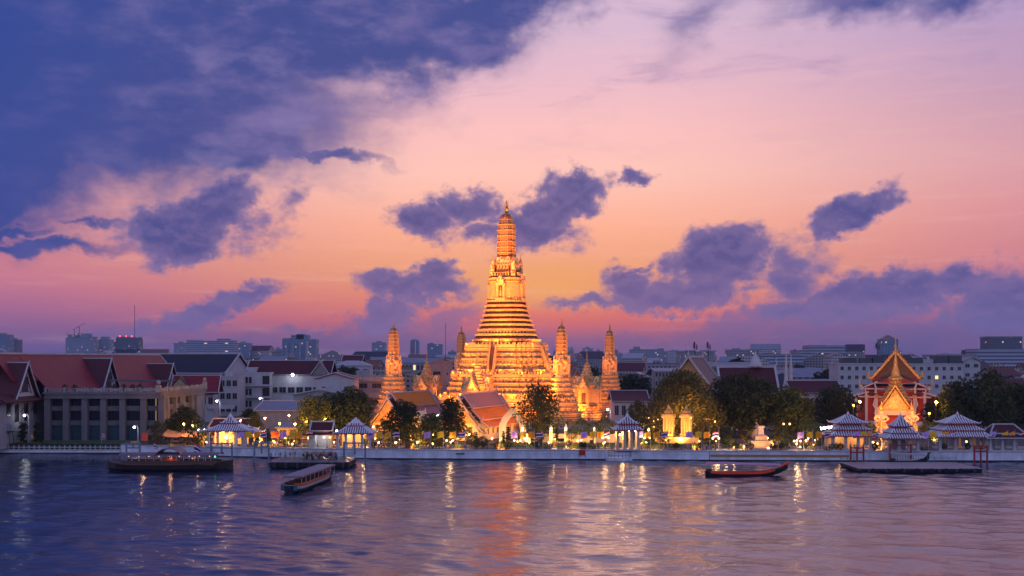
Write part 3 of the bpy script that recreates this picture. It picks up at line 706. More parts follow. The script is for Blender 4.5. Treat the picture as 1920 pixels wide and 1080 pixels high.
# clipped shapes
def clip_ball(r, h, seed, n=1400):
    me = crown_mesh(seed, [(0, 0, h, r, r * .92)], n, .14, lv_clip); return me
def pads(seed, h, n=6, m=lv_clip, top=.5, bot=1.1):
    r = random.Random(seed); cl = []; q = MB(); pts = [(0, 0, -.1)]
    for i in range(n):
        t = (i + .6) / n; z = h * (.3 + .7 * t); a = i * 2.2; s = bot + (top - bot) * t
        rr = s * .55 * (1 - .8 * t); x, y = rr * math.cos(a), rr * math.sin(a); cl.append((x, y, z, s, s * .26)); cl.append((-x * .9, -y * .9, z - h * .04, s * .72, s * .2))
        q.tube([(0, 0, z - h * .12), (x, y, z)], .05, 5); pts.append((.12 * math.sin(i * 2), .1 * math.cos(i), z - h * .06))
    q.tube(pts, [.16] + [.12 - .012 * i for i in range(n)], 6); tr = q.build('trunk', bark); d = tr.data; bpy.data.objects.remove(tr)
    return crown_mesh(seed, cl, 1500, .12, m), d
KIND['pad'] = pads(5, 5.0); KIND['padslim'] = pads(6, 5.0, 7, lv_dark, .45, .75); KIND['padpine'] = pads(9, 5.4, 7, lv_auto, .35, 1.15)
q = MB(); q.tube([(0, 0, -.1), (.1, 0, 1.2), (0, .05, 2.4)], [.2, .14, .1], 6); tr = q.build('trunk', bark); lolly_trunk = tr.data; bpy.data.objects.remove(tr)
KIND['ball'] = (clip_ball(1.9, 2.2, 31, 1800), lolly_trunk); KIND['lolly'] = (clip_ball(2.3, 3.9, 32, 2200), lolly_trunk)
KIND['egg'] = (crown_mesh(33, [(0, 0, 2.4, 1.5, 2.3)], 1800, .14, lv_clip), lolly_trunk)
# --- trees of the temple gardens (column, distance, scale): each with its own label
for k, px, Y, s, rz, lab in [
    ('broad2', 590, 292, .80, 0, 'dark round tree behind the maroon roofed kiosk, left one of a pair'),
    ('broad', 660, 296, .92, 1.2, 'broad dark tree left of the orange hall gable, behind the riverside pavilion'),
    ('broad2', 626, 300, .85, 2.2, 'dark tree between the two broad trees behind the kiosk'),
    ('broad', 755, 276, .74, .4, 'dark leafy tree in front of the left orange roofed hall'),
    ('small', 722, 273, 1.3, .4, 'pale green small tree left of the left hall, close behind the flags'),
    ('cone', 846, 277, 1.0, 1.9, 'pointed dark tree hiding the gable of the right orange roofed hall'),
    ('broad2', 806, 272, .55, 2.9, 'low spreading dark tree between the two orange roofed halls'),
    ('open', 1013, 283, 1.1, .8, 'tall airy tree standing alone on the lawn before the great tower'),
    ('tall', 1196, 300, .62, .2, 'dark rounded tree just left of the big lamp lit fig tree'),
    ('fig', 1278, 300, .98, .0, 'huge fig tree glowing amber from lamps among its branches'),
    ('tall', 1352, 318, .98, 1.1, 'tall dark tree right beside the glowing fig tree'),
    ('broad', 1390, 300, 1.18, 2.1, 'biggest dark tree in the row before the maroon roofed hall'),
    ('tall', 1432, 306, .98, 3.3, 'dark tree in the row, behind the small statue on its pedestal'),
    ('broad2', 1478, 300, .95, 4.0, 'dark tree ending the row, right of the small statue'),
    ('broad', 1575, 322, .90, 5.0, 'dark tree left of the yellow lit crown roofed hall'),
    ('tall', 1548, 330, .78, .7, 'slim dark tree left of the crown roofed hall, farther back'),
    ('tall', 1855, 300, 1.12, 2.0, 'tallest dark green tree at the right, above the last pavilions'),
    ('broad', 1802, 300, 1.05, 3.0, 'broad dark tree right of the yellow lit crown roofed hall'),
    ('broad2', 1908, 312, 1.0, 4.2, 'dark tree cut by the right edge of the view'),
    ('broad', 1760, 318, .72, 1.4, 'dark tree close beside the right stone giant'),
    ('broad2', 1510, 345, .6, 1.7, 'small dark tree below the low white and maroon roofs'),
    ('broad', 345, 283, .62, .9, 'leafy tree lit amber in front of the receding wing of the columned building'),
    ('small', 372, 272, 1.35, 2.2, 'small crooked tree lit amber beside the curved awnings'),
    ('small', 297, 278, 1.2, 3.1, 'small bush like tree beside the tall lamp post at the lawn end'),
    ('small', 318, 284, 1.25, 3.6, 'small dark tree against the corner of the columned building'),
    ('broad2', 470, 330, .45, .5, 'small dark tree before the pale shed with a grey roof'),
    ('broad', 528, 345, .42, 1.5, 'small dark tree standing before the blue barrels'),
    ('tall', 478, 300, .42, 2.5, 'small lamp lit tree behind the left striped roof pavilion'),
    ('column', 43, 281, .82, 0, 'left of two clipped column trees by the white gabled wing'),
    ('column', 71, 281, .80, 1, 'right of two clipped column trees by the white gabled wing')]:
    plant(k, px, Y, s, rz, lab)
for i, (k, px, Y, s, lab) in enumerate([
    ('ball', 478, 268, .7, 'small round clipped shrub beside the left striped roof pavilion'), ('pad', 502, 268, .95, 'cloud clipped pine left of the orange banner'),
    ('egg', 533, 270, .78, 'tall egg shaped clipped shrub behind the purple flag'), ('ball', 553, 270, .85, 'round clipped shrub between lamps and the maroon kiosk'),
    ('ball', 1007, 268, .9, 'round clipped bush behind the striped national flag on the lawn'), ('padslim', 1044, 272, .9, 'cloud clipped tree on the lawn right of the airy tree'),
    ('lolly', 1090, 281, 1.05, 'ball topped clipped tree on the lawn, left one'), ('lolly', 1113, 275, 1.0, 'ball topped clipped tree on the lawn, with a bright rim'),
    ('lolly', 1135, 283, 1.1, 'ball topped clipped tree nearest the pier pavilion'), ('lolly', 1072, 276, .72, 'small ball topped tree at the left of its group'),
    ('egg', 1066, 268, .42, 'tiny egg shaped shrub on the white plinth'), ('padslim', 944, 268, .8, 'cloud clipped tree left of the pointed white arch'),
    ('padslim', 953, 274, .95, 'cloud clipped tree standing inside the pointed white arch'), ('pad', 893, 266, .8, 'cloud clipped bush before the white hall wall, left'),
    ('ball', 905, 266, .75, 'round bush before the white wall of the right hall'), ('ball', 884, 270, .8, 'dark round bush under the pointed tree'),
    ('padpine', 1397, 266, 1.08, 'lamp lit cloud pine left of the statue pedestal'), ('padpine', 1457, 266, 1.05, 'lamp lit cloud pine right of the statue pedestal'),
    ('ball', 1365, 266, .8, 'round dark bush left of the lamp lit left pine'), ('small', 1360, 270, 1.0, 'small leafy tree left of the lamp lit cloud pines'),
    ('ball', 1476, 266, .8, 'round bush right of the lamp lit right pine'), ('egg', 1536, 272, 1.0, 'large dark clipped shrub left of the striped roof pavilions'),
    ('lolly', 1518, 275, 1.1, 'dark round headed clipped tree left of the striped roof pavilions'), ('ball', 1610, 295, 1.0, 'round clipped bush left of the left stone giant, upper'),
    ('ball', 1630, 300, 1.1, 'round clipped bush touching the left stone giant'), ('ball', 1738, 300, 1.1, 'round clipped bush right of the right stone giant'),
    ('ball', 1762, 300, 1.0, 'flat clipped bush glowing under the right torch lamp'), ('egg', 1752, 280, 1.2, 'big dark clipped shrub behind the right striped pavilion'),
    ('small', 690, 268, .7, 'small dark tree beside the left flagpoles'), ('pad', 762, 266, .85, 'cloud clipped pine below the left hall'),
    ('ball', 1330, 268, 1.0, 'dark bush under the right side of the glowing fig tree'), ('ball', 1215, 268, .9, 'dark bush right of the pier pavilion'),
    ('ball', 1245, 268, .8, 'dark bush at the foot of the yellow lit shrines'), ('pad', 735, 270, .7, 'low cloud clipped shrub beside the flags left of the hall')]):
    plant(k, px, Y, s, i * 1.3, lab, 'shrub', 'clipped_shrub')

x0_, Y0_ = on_wall(66, .95); L_ = 40.0
r_h = random.Random(4)
o = bpy.data.objects.new('lawn_hedge', crown_mesh(301, [(-L_ + 1.0 * k + r_h.uniform(-.2, .2), 0, .85 + r_h.uniform(-.1, .1), .85, .85) for k in range(62)], 9000, .17, lv_clip)); COL.objects.link(o); o.location = (x0_, Y0_ + .3, .9); tag(o, 'long dark clipped hedge behind the white posts at the left', 'hedge')
q = MB(); q.box(x0_ - 60, PX(399, 275), Y0_ + .55, Y0_ + .9, -.5, GZ - .02, greyc); q.build('lawn_retaining_wall', label='low grey retaining wall behind the clipped hedge at the left', cat='wall')
# ------------------------------------------------------------------ gable roofs in the local manner
def slope(W_, ze, zr, k=1.3, n=5): return [(W_ * i / n, ze + (zr - ze) * (1 - i / n) ** k) for i in range(n + 1)]
def gable(q, L0, L1, W_, ze, zr, m, k=1.3, trim=None, th=.25):
    """ridge along local y from L0 to L1, eaves at +-W"""
    pr = slope(W_, ze, zr, k)
    for s_ in (-1, 1):
        for (xa, za), (xb, zb) in zip(pr, pr[1:]):
            q.slab((s_ * xa, L0, za), (s_ * xb, L0, zb), (s_ * xb, L1, zb), (s_ * xa, L1, za), th, m) if s_ > 0 else q.slab((s_ * xb, L0, zb), (s_ * xa, L0, za), (s_ * xa, L1, za), (s_ * xb, L1, zb), th, m)
def gable_trim(q, L0, L1, W_, ze, zr, m, k=1.3, w=.35, eave=True, horn=1.2, ends=(0, 1)):
    pr = slope(W_, ze, zr, k)
    for e in ends:
        y = (L0, L1)[e]
        for s_ in (-1, 1):
            for (xa, za), (xb, zb) in zip(pr, pr[1:]): q.bar((s_ * xa, y, za + .12), (s_ * xb, y, zb + .12), w, w * .9, m)
            if horn: q.tube([(s_ * W_, y, ze + .1), (s_ * (W_ + .35 * horn), y, ze + .3 * horn), (s_ * (W_ + .3 * horn), y, ze + .9 * horn)], [w * .5, w * .35, .03], 5, m)
        if horn: d = -1 if e == 0 else 1; q.tube([(0, y, zr), (0, y + d * .35 * horn, zr + .5 * horn), (0, y + d * .15 * horn, zr + 1.0 * horn), (0, y + d * .4 * horn, zr + 1.6 * horn)], [w * .6, w * .45, w * .3, .03], 5, m)
    q.bar((0, L0, zr + .14), (0, L1, zr + .14), w, w, m)
    if eave:
        for s_ in (-1, 1): q.bar((s_ * W_, L0, ze), (s_ * W_, L1, ze), w * .8, w * .7, m)
def gable_wall(q, y, W_, ze, zr, m, k=1.3, inset=.5, th=.3):
    pr = slope(W_ - inset, ze, zr - inset * .8, k); ring = [(x, z) for x, z in pr[::-1]] + [(-x, z) for x, z in pr[1:]]
    for (xa, za), (xb, zb) in zip(ring, ring[1:]):
        q.add([(xa, y, ze), (xb, y, ze), (xb, y, zb), (xa, y, za), (xa, y + th, ze), (xb, y + th, ze), (xb, y + th, zb), (xa, y + th, za)], [(0, 1, 2, 3), (7, 6, 5, 4), (0, 4, 5, 1), (2, 6, 7, 3), (1, 5, 6, 2), (3, 7, 4, 0)], m)
def window(parent, x, y, z, w, h, face='-y', frame=white, m=darkc, lit=False, sill=True, cells=2):
    """window set into a wall face: frame as a part, pane as its sub-part"""
    q = MB(); a = .09
    q.box(-w / 2 - a, w / 2 + a, -.1, .05, h, h + a, frame); q.box(-w / 2 - a, w / 2 + a, -.16, .05, -a, 0, frame)
    q.box(-w / 2 - a, -w / 2, -.1, .05, 0, h, frame); q.box(w / 2, w / 2 + a, -.1, .05, 0, h, frame)
    for i in range(1, cells): q.box(-w / 2 + w * i / cells - .03, -w / 2 + w * i / cells + .03, -.08, .04, 0, h, frame)
    f_ = q.build('window', parent=parent); p = MB(); p.box(-w / 2, w / 2, -.045, .03, 0, h, litwin if lit else m); p.build('pane', parent=f_)
    f_.location = (x, y, z); f_.rotation_euler = (0, 0, {'-y': 0, '+x': R(90), '-x': R(-90), '+y': R(180)}[face]); return f_
# ---- big red roofed hall at the left with its white gabled wing and dormers
hall = thing('red_roof_hall', 'long steep red tiled roof hall with white trim and dark gabled dormers at the left', 'hall', (-134, 350, 1.2))
z0 = 1.2; HRX = 1.0
q = MB(); gable(q, -54, 66, 11.5, 13.0 - z0, 25.3 - z0, redroof, 1.15, th=.4); gable(q, -68, -54.01, 5.6, 18.3 - z0, 25.3 - z0, redroof, 1.1, th=.4); q.build('roof', parent=hall)
q = MB(); gable_trim(q, -54, 66, 11.5, 13.0 - z0, 25.3 - z0, white, 1.15, .5, horn=0, ends=(1,)); q.bar((0, -68, 24.24), (0, -54, 24.24), .5, .5, white); q.build('ridge_trim', parent=hall)
q = MB(); q.box(-10, 10, -50, 65, 0, 13.3 - z0, offwhite); gable_wall(q, 64.6, 11.5, 12.5 - z0, 25 - z0, white, 1.15); q.build('wall', parent=hall)
def dormer(xr, yc, hw, xg, zr, zb, lab):
    """side gable: ridge along x from the roof out to x=xg (world), gable facing +x"""
    d = MB(); d.M = Matrix.Translation((xg + 134, yc - 350, -z0)) @ Matrix.Rotation(R(90), 4, 'Z')
    gable(d, -.9, xg - xr, hw + .9, zb - 1.4, zr, maroon, 1.12, th=.3)
    r = d.build('dormer', parent=hall)
    d = MB(); d.M = Matrix.Translation((xg + 134, yc - 350, -z0)) @ Matrix.Rotation(R(90), 4, 'Z'); gable_trim(d, -.95, xg - xr, hw + .9, zb - 1.4, zr, white, 1.12, .32, horn=.5, eave=False, ends=(0,)); d.build('bargeboard', parent=r)
    d = MB(); d.M = Matrix.Translation((xg + 134, yc - 350, -z0)) @ Matrix.Rotation(R(90), 4, 'Z'); gable_wall(d, 0, hw + .9, zb - 1.3, zr, white, 1.12)
    for s_ in (-1, 1): d.bar((s_ * hw * .55, -.12, zb), (s_ * .3, -.12, zr - 2.4), .2, .12, darkc)
    d.build('gable', parent=r)
    d = MB(); d.M = Matrix.Translation((xg + 134, yc - 350, -z0)) @ Matrix.Rotation(R(90), 4, 'Z'); d.box(-hw * .32, hw * .28, -.1, .02, zb + .6, zb + (zr - zb) * .55, darkc); d.box(-hw * .4, hw * .36, -.14, 0, zb + .35, zb + .6, timber); d.build('louvre', parent=r)
dormer(-140, 286.5, 6.2, -127.6, 22.9, 14.9, '')
dormer(-134, 339, 7.6, -125, 24.0, 14.8, '')
dormer(-134, 393, 8.0, -122.6, 22.1, 14.0, '')
wing = thing('white_wing', 'white plastered wing with dark shutters under a maroon skirt roof at the left edge', 'house', (-138, 286, 1.2))
q = MB(); q.box(-14, 10.0, -13, 13.2, 0, 13.2, offwhite); q.box(9.9, 10.5, -4, 3, 0, 1.2, redroof); q.build('wall', parent=wing)
q = MB(); q.slab((9.2, -14.3, 13.7), (12.2, -14.3, 11.9), (12.2, 13.8, 11.9), (9.2, 13.8, 13.7), .3, maroon); q.slab((-16, -16, 11.9), (12.2, -16, 11.9), (9.2, -12.6, 13.7), (-16, -12.6, 13.7), .3, maroon); q.build('skirt_roof', parent=wing)
for y in (-8, 7.5): window(wing, 10.02, y, 8.2, 2.0, 3.4, '+x', timber)
for y in (-3.4, 2.0): window(wing, 10.02, y, 6.6 + (y < 0) * 0, 2.2, 4.4, '+x', timber)
window(wing, 10.02, -3, 1.6, 1.8, 2.6, '+x', white, greenm := mat('pale_green_panel', (.16, .2, .16), .6, .2, 1))
for x in (-10, -5, 0, 5): window(wing, x, -13.02, 7.2, 1.6, 3, '-y', timber)
for y in (-9, -1, 5, 11):
    b_ = MB(); b_.bar((10.0, y, 8.8), (12.0, y, 12.0), .18, .18, timber); b_.build('eave_bracket', parent=wing)
# ---- columned building
cb_ = thing('columned_building', 'grey three storey building with tall square columns and a planted roof terrace', 'building', (-124, 291, 1.2))
CW, CD, CH = 30.2, 43., 13.8
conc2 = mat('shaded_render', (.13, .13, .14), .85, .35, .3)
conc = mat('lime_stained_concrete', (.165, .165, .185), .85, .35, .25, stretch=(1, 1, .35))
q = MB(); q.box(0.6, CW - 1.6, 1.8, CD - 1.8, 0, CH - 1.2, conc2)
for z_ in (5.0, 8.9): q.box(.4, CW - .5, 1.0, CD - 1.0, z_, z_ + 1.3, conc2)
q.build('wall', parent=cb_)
q = MB(); q.box(-.3, CW + .3, -.3, CD + .3, CH - 1.2, CH - .35, conc); q.box(-.7, CW + .7, -.7, CD + .7, CH - .35, CH + .12, conc); q.box(-.5, CW + .5, -.5, CD + .5, CH - 1.6, CH - 1.2, conc); q.build('cornice', parent=cb_)
colx = [PX(p, 291) + 124 for p in (88, 123, 158, 193, 229, 268, 302)]
colm = MB(); colm.box(-.75, .75, -.6, .7, 0, CH - 1.2, conc); colm.box(-.9, .9, -.75, .8, 0, .5, conc); c0 = colm.build('column', parent=cb_); c0.location = (colx[0], .6, 0)
for x in colx[1:]: c = c0.copy(); COL.objects.link(c); c.location = (x, .6, 0)
for y in (7.5, 14.5, 22, 30): c = c0.copy(); COL.objects.link(c); c.location = (CW - .4, y, 0); c.rotation_euler = (0, 0, R(90))
q = MB(); q.box(CW - 5, CW, 34.5, CD, 0, CH - 1.2, conc); q.build('end_pier', parent=cb_)
for i in range(6):
    xm = (colx[i] + colx[i + 1]) / 2; wd = colx[i + 1] - colx[i] - 1.7
    window(cb_, xm, 1.72, 10.2, wd, 2.3, '-y', iron, glass, cells=4); window(cb_, xm, 1.72, 6.3, wd, 2.6, '-y', iron, glass, cells=4)
    window(cb_, xm, 1.72, 0.9, wd, 3.9, '-y', mat('teal_frame', (.05, .10, .12), .5, .2, 1), mat('teal_glass', (.03, .07, .10), .4, .4, .3, spec=.2), cells=5)
    b_ = MB(); n = 12
    for k in range(n): xx = xm - wd / 2 + wd * (k + .5) / n; b_.lathe([(0.05, .09), (.3, .15), (.6, .07), (.85, .1)], 6, conc, xx, .4)
    b_.box(xm - wd / 2, xm + wd / 2, .25, .55, .85, 1.0, conc); b_.build('balustrade', parent=cb_)
for y, w_ in ((3.8, 5.5), (11, 5.2), (18.2, 5.6), (26, 6.2)):
    for z_, h_ in ((10.2, 2.3), (6.3, 2.6), (1.2, 3.4)): window(cb_, CW - 1.52, y, z_, w_ - .6, h_, '+x', iron, glass, lit=(y == 3.8 or (y == 18.2 and z_ > 9)) and z_ > 5, cells=3 )
q = MB()
for (xa, ya, xb, yb) in ((0, -.3, CW, -.3), (CW + .3, -.3, CW + .3, CD)):
    L_ = math.hypot(xb - xa, yb - ya); n = int(L_ / .55)
    for k in range(n): q.lathe([(CH + .12, .1), (CH + .45, .17), (CH + .8, .08), (CH + 1.0, .1)], 5, greyc, xa + (xb - xa) * (k + .5) / n, ya + (yb - ya) * (k + .5) / n)
    q.bar((xa, ya, CH + 1.08), (xb, yb, CH + 1.08), .35, .16, greyc)
    for k in range(int(L_ / 4.5) + 1): t_ = k / int(L_ / 4.5); q.box(xa + (xb - xa) * t_ - .3, xa + (xb - xa) * t_ + .3, ya + (yb - ya) * t_ - .3, ya + (yb - ya) * t_ + .3, CH + .12, CH + 1.4, greyc)
q.build('roof_balustrade', parent=cb_)
for y_, z_ in ((300, 4), (312, 5), (322, 4)): lamp('SPOT', (-84, y_ - 4, GZ + 1), 2000, (1, .42, .10), .4, (-94, y_, z_ + 5), 120, .9, 'wall_wash_light')
# things on its terrace
aw = thing('terrace_awning', 'dark green flat awning over tables on the roof terrace', 'awning', (-101, 299, 1.2 + CH + .12))
q = MB(); q.slab((-9, -2, 3.0), (8, -2, 2.7), (8, 3.5, 3.0), (-9, 3.5, 3.2), .15, mat('green_canvas', (.02, .07, .07), .8, .3, 1)); q.build('canopy', parent=aw)
pm = MB(); pm.box(-.06, .06, -.06, .06, 0, 2.9, iron); p_ = pm.build('post', parent=aw); p_.location = (-8.6, -1.6, 0)
for x, y in ((7.6, -1.6), (-8.6, 3), (7.6, 3), (0, -1.6)): c = p_.copy(); COL.objects.link(c); c.location = (x, y, 0)
for i, (x, y) in enumerate(((-116, 294), (-111.5, 295), (-107, 294), (-103, 294.5), (-99, 294), (-97, 296.5))):
    t_ = thing('terrace_table', 'white clothed table on the roof terrace, {} from the left'.format(ordn(i)), 'table', (x, y, 1.2 + CH + .12), 0, 'tables on the roof terrace')
    q = MB(); q.lathe([(.74, .95), (.8, .95)], 10, white); q.lathe([(.15, .9), (.74, .94)], 10, white); q.build('tabletop', parent=t_)
    for a in (.5, 2.6, 4.4):
        q = MB(); cx_, cy_ = 1.35 * math.cos(a), 1.35 * math.sin(a); q.box(cx_ - .24, cx_ + .24, cy_ - .24, cy_ + .24, .05, .5, white); q.box(cx_ - .24 + .2 * math.cos(a), cx_ + .24 + .2 * math.cos(a), cy_ - .2, cy_ + .2, .5, 1.0, white)
        c = q.build('terrace_chair'); c.location = (x, y, 1.2 + CH + .12); tag(c, 'white chair at the {} terrace table from the left, {} side'.format(ordn(i), {.5: 'right', 2.6: 'left', 4.4: 'front'}[a]), 'chair', 'chairs on the roof terrace')
for i, px in enumerate((232, 248, 262, 215, 122, 140)):
    plant('small', px, 296 if i < 4 else 293, .42, i, 'potted shrub on the roof terrace, {} of six counted by height'.format(ORD[i]) if 0 else 'potted shrub on the roof terrace beside table {}'.format(['three', 'four', 'five', 'two', 'one from the left, left side', 'one from the left, right side'][i]), 'shrub', 'terrace_shrub', z=1.2 + CH + .1)
# urns at the terrace corner
for i, (x, y) in enumerate(((-94, 290.7), (-93.6, 333))):
    q = MB(); q.box(-.6, .6, -.6, .6, 0, 1.9, greyc); q.lathe([(1.9, .2), (2.3, .55), (2.8, .6), (3.1, .3), (3.3, .05)], 8, greyc); o = q.build('corner_urn'); o.location = (x, y, 1.2 + CH + .12)
    tag(o, ['stone urn on the near front corner of the terrace balustrade', 'stone urn on the far end of the terrace balustrade'][i], 'urn')
# ---- generic helpers for plain buildings
def house(name, label, px0, px1, Y, ztop, depth, roof='flat', wall=offwhite, rm=greytile, rz=0., rows=2, wins=6, zr=2.5, lit=(), wm=darkc, g=None, zb=GZ, win_h=None, both=False, cat='building', wfrac=.55, overh=.6):
    w = PX(px1, Y) - PX(px0, Y); H_ = ztop - zb
    t_ = thing(name, label, cat, ((PX(px0, Y) + PX(px1, Y)) / 2, Y, zb), rz, g); w /= math.cos(rz)
    q = MB(); q.box(-w / 2, w / 2, 0, depth, 0, H_, wall)
    q.build('wall', parent=t_)
    q = MB()
    if roof == 'flat': q.box(-w / 2 - .25, w / 2 + .25, -.25, depth + .25, H_, H_ + .45, wall); q.box(-w / 2 + .4, w / 2 - .4, .4, depth - .4, H_ + .45, H_ + .5, greyc); q.box(-w * .12, w * .1, depth * .3, depth * .7, H_ + .5, H_ + 2.4, wall)
    elif roof == 'gx':   # ridge along x
        q.M = Matrix.Translation((0, depth / 2, 0)) @ Matrix.Rotation(R(90), 4, 'Z'); gable(q, -w / 2 - overh, w / 2 + overh, depth / 2 + overh, H_, H_ + zr, rm, 1.05); gable_trim(q, -w / 2 - overh, w / 2 + overh, depth / 2 + overh, H_, H_ + zr, white, 1.05, .3, horn=0)
    elif roof == 'gy':
        gable(q, -overh, depth + overh, w / 2 + overh, H_, H_ + zr, rm, 1.05); gable_trim(q, -overh, depth + overh, w / 2 + overh, H_, H_ + zr, white, 1.05, .3, horn=0); gable_wall(q, 0, w / 2 + overh, H_ - .01, H_ + zr, wall, 1.05)
    elif roof == 'hip':
        q.loft([[(-w / 2 - overh, -overh, H_), (w / 2 + overh, -overh, H_), (w / 2 + overh, depth + overh, H_), (-w / 2 - overh, depth + overh, H_)], [(-w / 2 + depth * .4, depth * .45, H_ + zr), (w / 2 - depth * .4, depth * .45, H_ + zr), (w / 2 - depth * .4, depth * .55, H_ + zr), (-w / 2 + depth * .4, depth * .55, H_ + zr)]], rm)
    elif roof == 'shed': q.slab((-w / 2 - overh, -overh, H_), (w / 2 + overh, -overh, H_), (w / 2 + overh, depth + overh, H_ + zr), (-w / 2 - overh, depth + overh, H_ + zr), .2, rm)
    q.build('roof', parent=t_)
    if rows:
        fh = H_ / rows; hh = win_h or fh * .45
        for r_ in range(rows):
            for c_ in range(wins):
                window(t_, -w / 2 + w * (c_ + .5) / wins, -.01, fh * r_ + fh * .35, w / wins * wfrac, hh, '-y', wall, wm, lit=(r_, c_) in lit)
    return t_
# dark roofed hall and its neighbours
bh = thing('black_roof_hall', 'white hall under a long black roof, its white gable end facing right', 'hall', (PX(446, 480), 480, 1.5), R(-20))
q = MB(); q.M = Matrix.Rotation(R(90), 4, 'Z'); gable(q, -1, 66, 11, 16.2, 24.6, darktile, 1.1); q.build('roof', parent=bh)
q = MB(); q.M = Matrix.Rotation(R(90), 4, 'Z'); gable_trim(q, -1, 66, 11, 16.2, 24.6, white, 1.1, .55, horn=.8); q.build('bargeboard', parent=bh)
q = MB(); q.M = Matrix.Rotation(R(90), 4, 'Z'); gable_wall(q, 0, 11, 16, 24.6, white, 1.1); q.M = None; q.box(-65, -.3, -9.5, 9.5, 0, 16.3, white); q.build('wall', parent=bh)
for i in range(8):
    for z_ in (3, 7.5, 12): window(bh, -6 - i * 6.5, -9.52, z_, 2.6, 2.4, '-y', white, darkc, lit=(i == 1 and z_ == 12))
wb = house('white_office_block', 'white three storey block with balconies beside the black roofed hall', 428, 506, 425, 18.2, 14, 'flat', white, rows=0)
for r_, z_ in enumerate((4.0, 8.6, 13.2)):
    for c_ in (-1, 0, 1): window(wb, -1.0 + c_ * 1.5, -.01, z_ - 1.0, 1.1, 2.4, '-y', white, darkc, cells=1)
    q = MB(); q.box(-9.0, 9.0, -1.3, 0, z_ - 2.2, z_ - 1.8, white); q.build('balcony_slab', parent=wb)
    q = MB(); q.box(5.2, 7.9, -.06, .02, z_ - 1.5, z_ + 1.8, darkc); q.build('stair_opening', parent=wb)
house('white_gallery_block', 'white two storey block with dark verandas left of the black roofed hall gable', 400, 446, 412, 16.8, 12, 'flat', white, rows=3, wins=4, lit={(2, 0)}, wfrac=.7)
rh = thing('small_red_house', 'small white house with two red tiled gables beside the terrace', 'house', (PX(372, 380), 380, 1.5), R(8))
q = MB(); q.box(-7, 6, -6, 6, 0, 11.2, white); q.build('wall', parent=rh)
q = MB(); q.M = Matrix.Rotation(R(90), 4, 'Z'); gable(q, -7.6, 8.5, 7.2, 11., 16.6, redroof, 1.2); gable_trim(q, -7.6, 8.5, 7.2, 11., 16.6, white, 1.2, .32, horn=.8); gable_wall(q, -6, 7.2, 11, 16.6, white, 1.2); q.build('roof', parent=rh)
q = MB(); q.M = Matrix.Translation((-5, -4, 0)); gable(q, -4.5, 3, 3.8, 12.5, 16.4, maroon, 1.2); gable_wall(q, -4.2, 3.8, 12.5, 16.4, mat('bright_gable', (.4, .36, .2), .6, .4, 1), 1.2); q.build('front_gable', parent=rh)
q = MB(); q.box(-7.2, 7.6, -7.2, -6, 10.3, 10.8, maroon); q.box(4, 13, -6.8, -6.4, 5.3, 6.6, white); q.build('eave', parent=rh)
for x in (2.6, 4.9, -2): window(rh, x, -6.02, 7, 1.5, 2.3, '-y', white, darkc)
for y in (-3, 2): window(rh, 6.02, y, 7, 1.4, 2.3, '+x', white, darkc)
# long maroon roofed block and the white stores in the middle left
lm = house('maroon_roof_block', 'long white block under a dark maroon roof with a bright lamp on its wall', 462, 618, 430, 17.6, 16, 'gx', white, maroon, zr=5.6, rows=0)
for i in range(10):
    if i not in (0,): window(lm, -15.5 + 3.35 * i, -.01, 8.3, 2.6, 2.2, '-y', white, darkc)
for i in range(10): window(lm, -15.5 + 3.35 * i, -.01, 3.0, 2.4, 2.2, '-y', white, darkc)
q = MB()
for z_ in (13.2, 6.2): q.slab((-16.0, -1.6, z_), (-13.4, -1.6, z_), (-13.4, 0, z_ + .9), (-16.0, 0, z_ + .9), .15, redp)
q.build('door_canopy', parent=lm)
q = MB(); q.M = Matrix.Translation((12.8, -.8, 0)); gable(q, -.4, 6, 3.6, 15.6, 20.6, maroon, 1.1); gable_trim(q, -.4, 6, 3.6, 15.6, 20.6, white, 1.1, .4, horn=0, ends=(0,)); gable_wall(q, 0, 3.6, 15.6, 20.6, greyc, 1.1); q.build('porch_gable', parent=lm)
ws = house('white_store', 'white gabled store with two dark windows left of the left prang', 592, 663, 372, 17.2, 13, 'gy', white, redroof, zr=1.9, rows=0)
for x in (-3.6, 3.9, 5.6): window(ws, x, -.01, 10.7, 1.2, 1.5, '-y', white, darkc)
sd = house('pale_shed', 'pale low shed with wide dark garage openings behind the dark trees', 550, 650, 345, 12.6, 11, 'gy', offwhite, greytile, zr=1.7, rows=0)
for x, w_ in ((-2.5, 4.6), (3.6, 3.4)): window(sd, x, -.01, 5.2, w_, 3.2, '-y', greytile, darkc, cells=3)
br = house('beige_office', 'stained beige block with ribbon windows directly left of the left prang', 628, 724, 392, 17.4, 16, 'flat', offwhite, rows=0)
for z_ in (11.2, 5.4):
    for x, w_ in ((-4.8, 2.4), (-.2, 5.2), (5.8, 3.2)): window(br, x, -.01, z_, w_, 1.6, '-y', offwhite, darkc, cells=4)
q = MB(); q.box(-9.4, 9.4, -.9, 0, 13.6, 15.3, offwhite); q.box(-9.4, 9.4, -.9, 0, 7.6, 9.6, offwhite); q.build('projecting_band', parent=br)
house('grey_roof_store', 'long low store under a wide grey sheet roof behind the lamps', 478, 640, 318, 8.9, 17, 'gx', offwhite, greytile, zr=2.4, rows=0, rz=R(-6))
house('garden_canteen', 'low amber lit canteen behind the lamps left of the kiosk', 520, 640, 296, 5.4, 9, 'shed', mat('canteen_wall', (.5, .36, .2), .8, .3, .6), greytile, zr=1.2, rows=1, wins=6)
house('low_tiled_market', 'low maroon roofed market hall behind the left striped roof pavilion', 395, 470, 300, 5.2, 10, 'gx', offwhite, maroon, zr=2.0, rows=0)
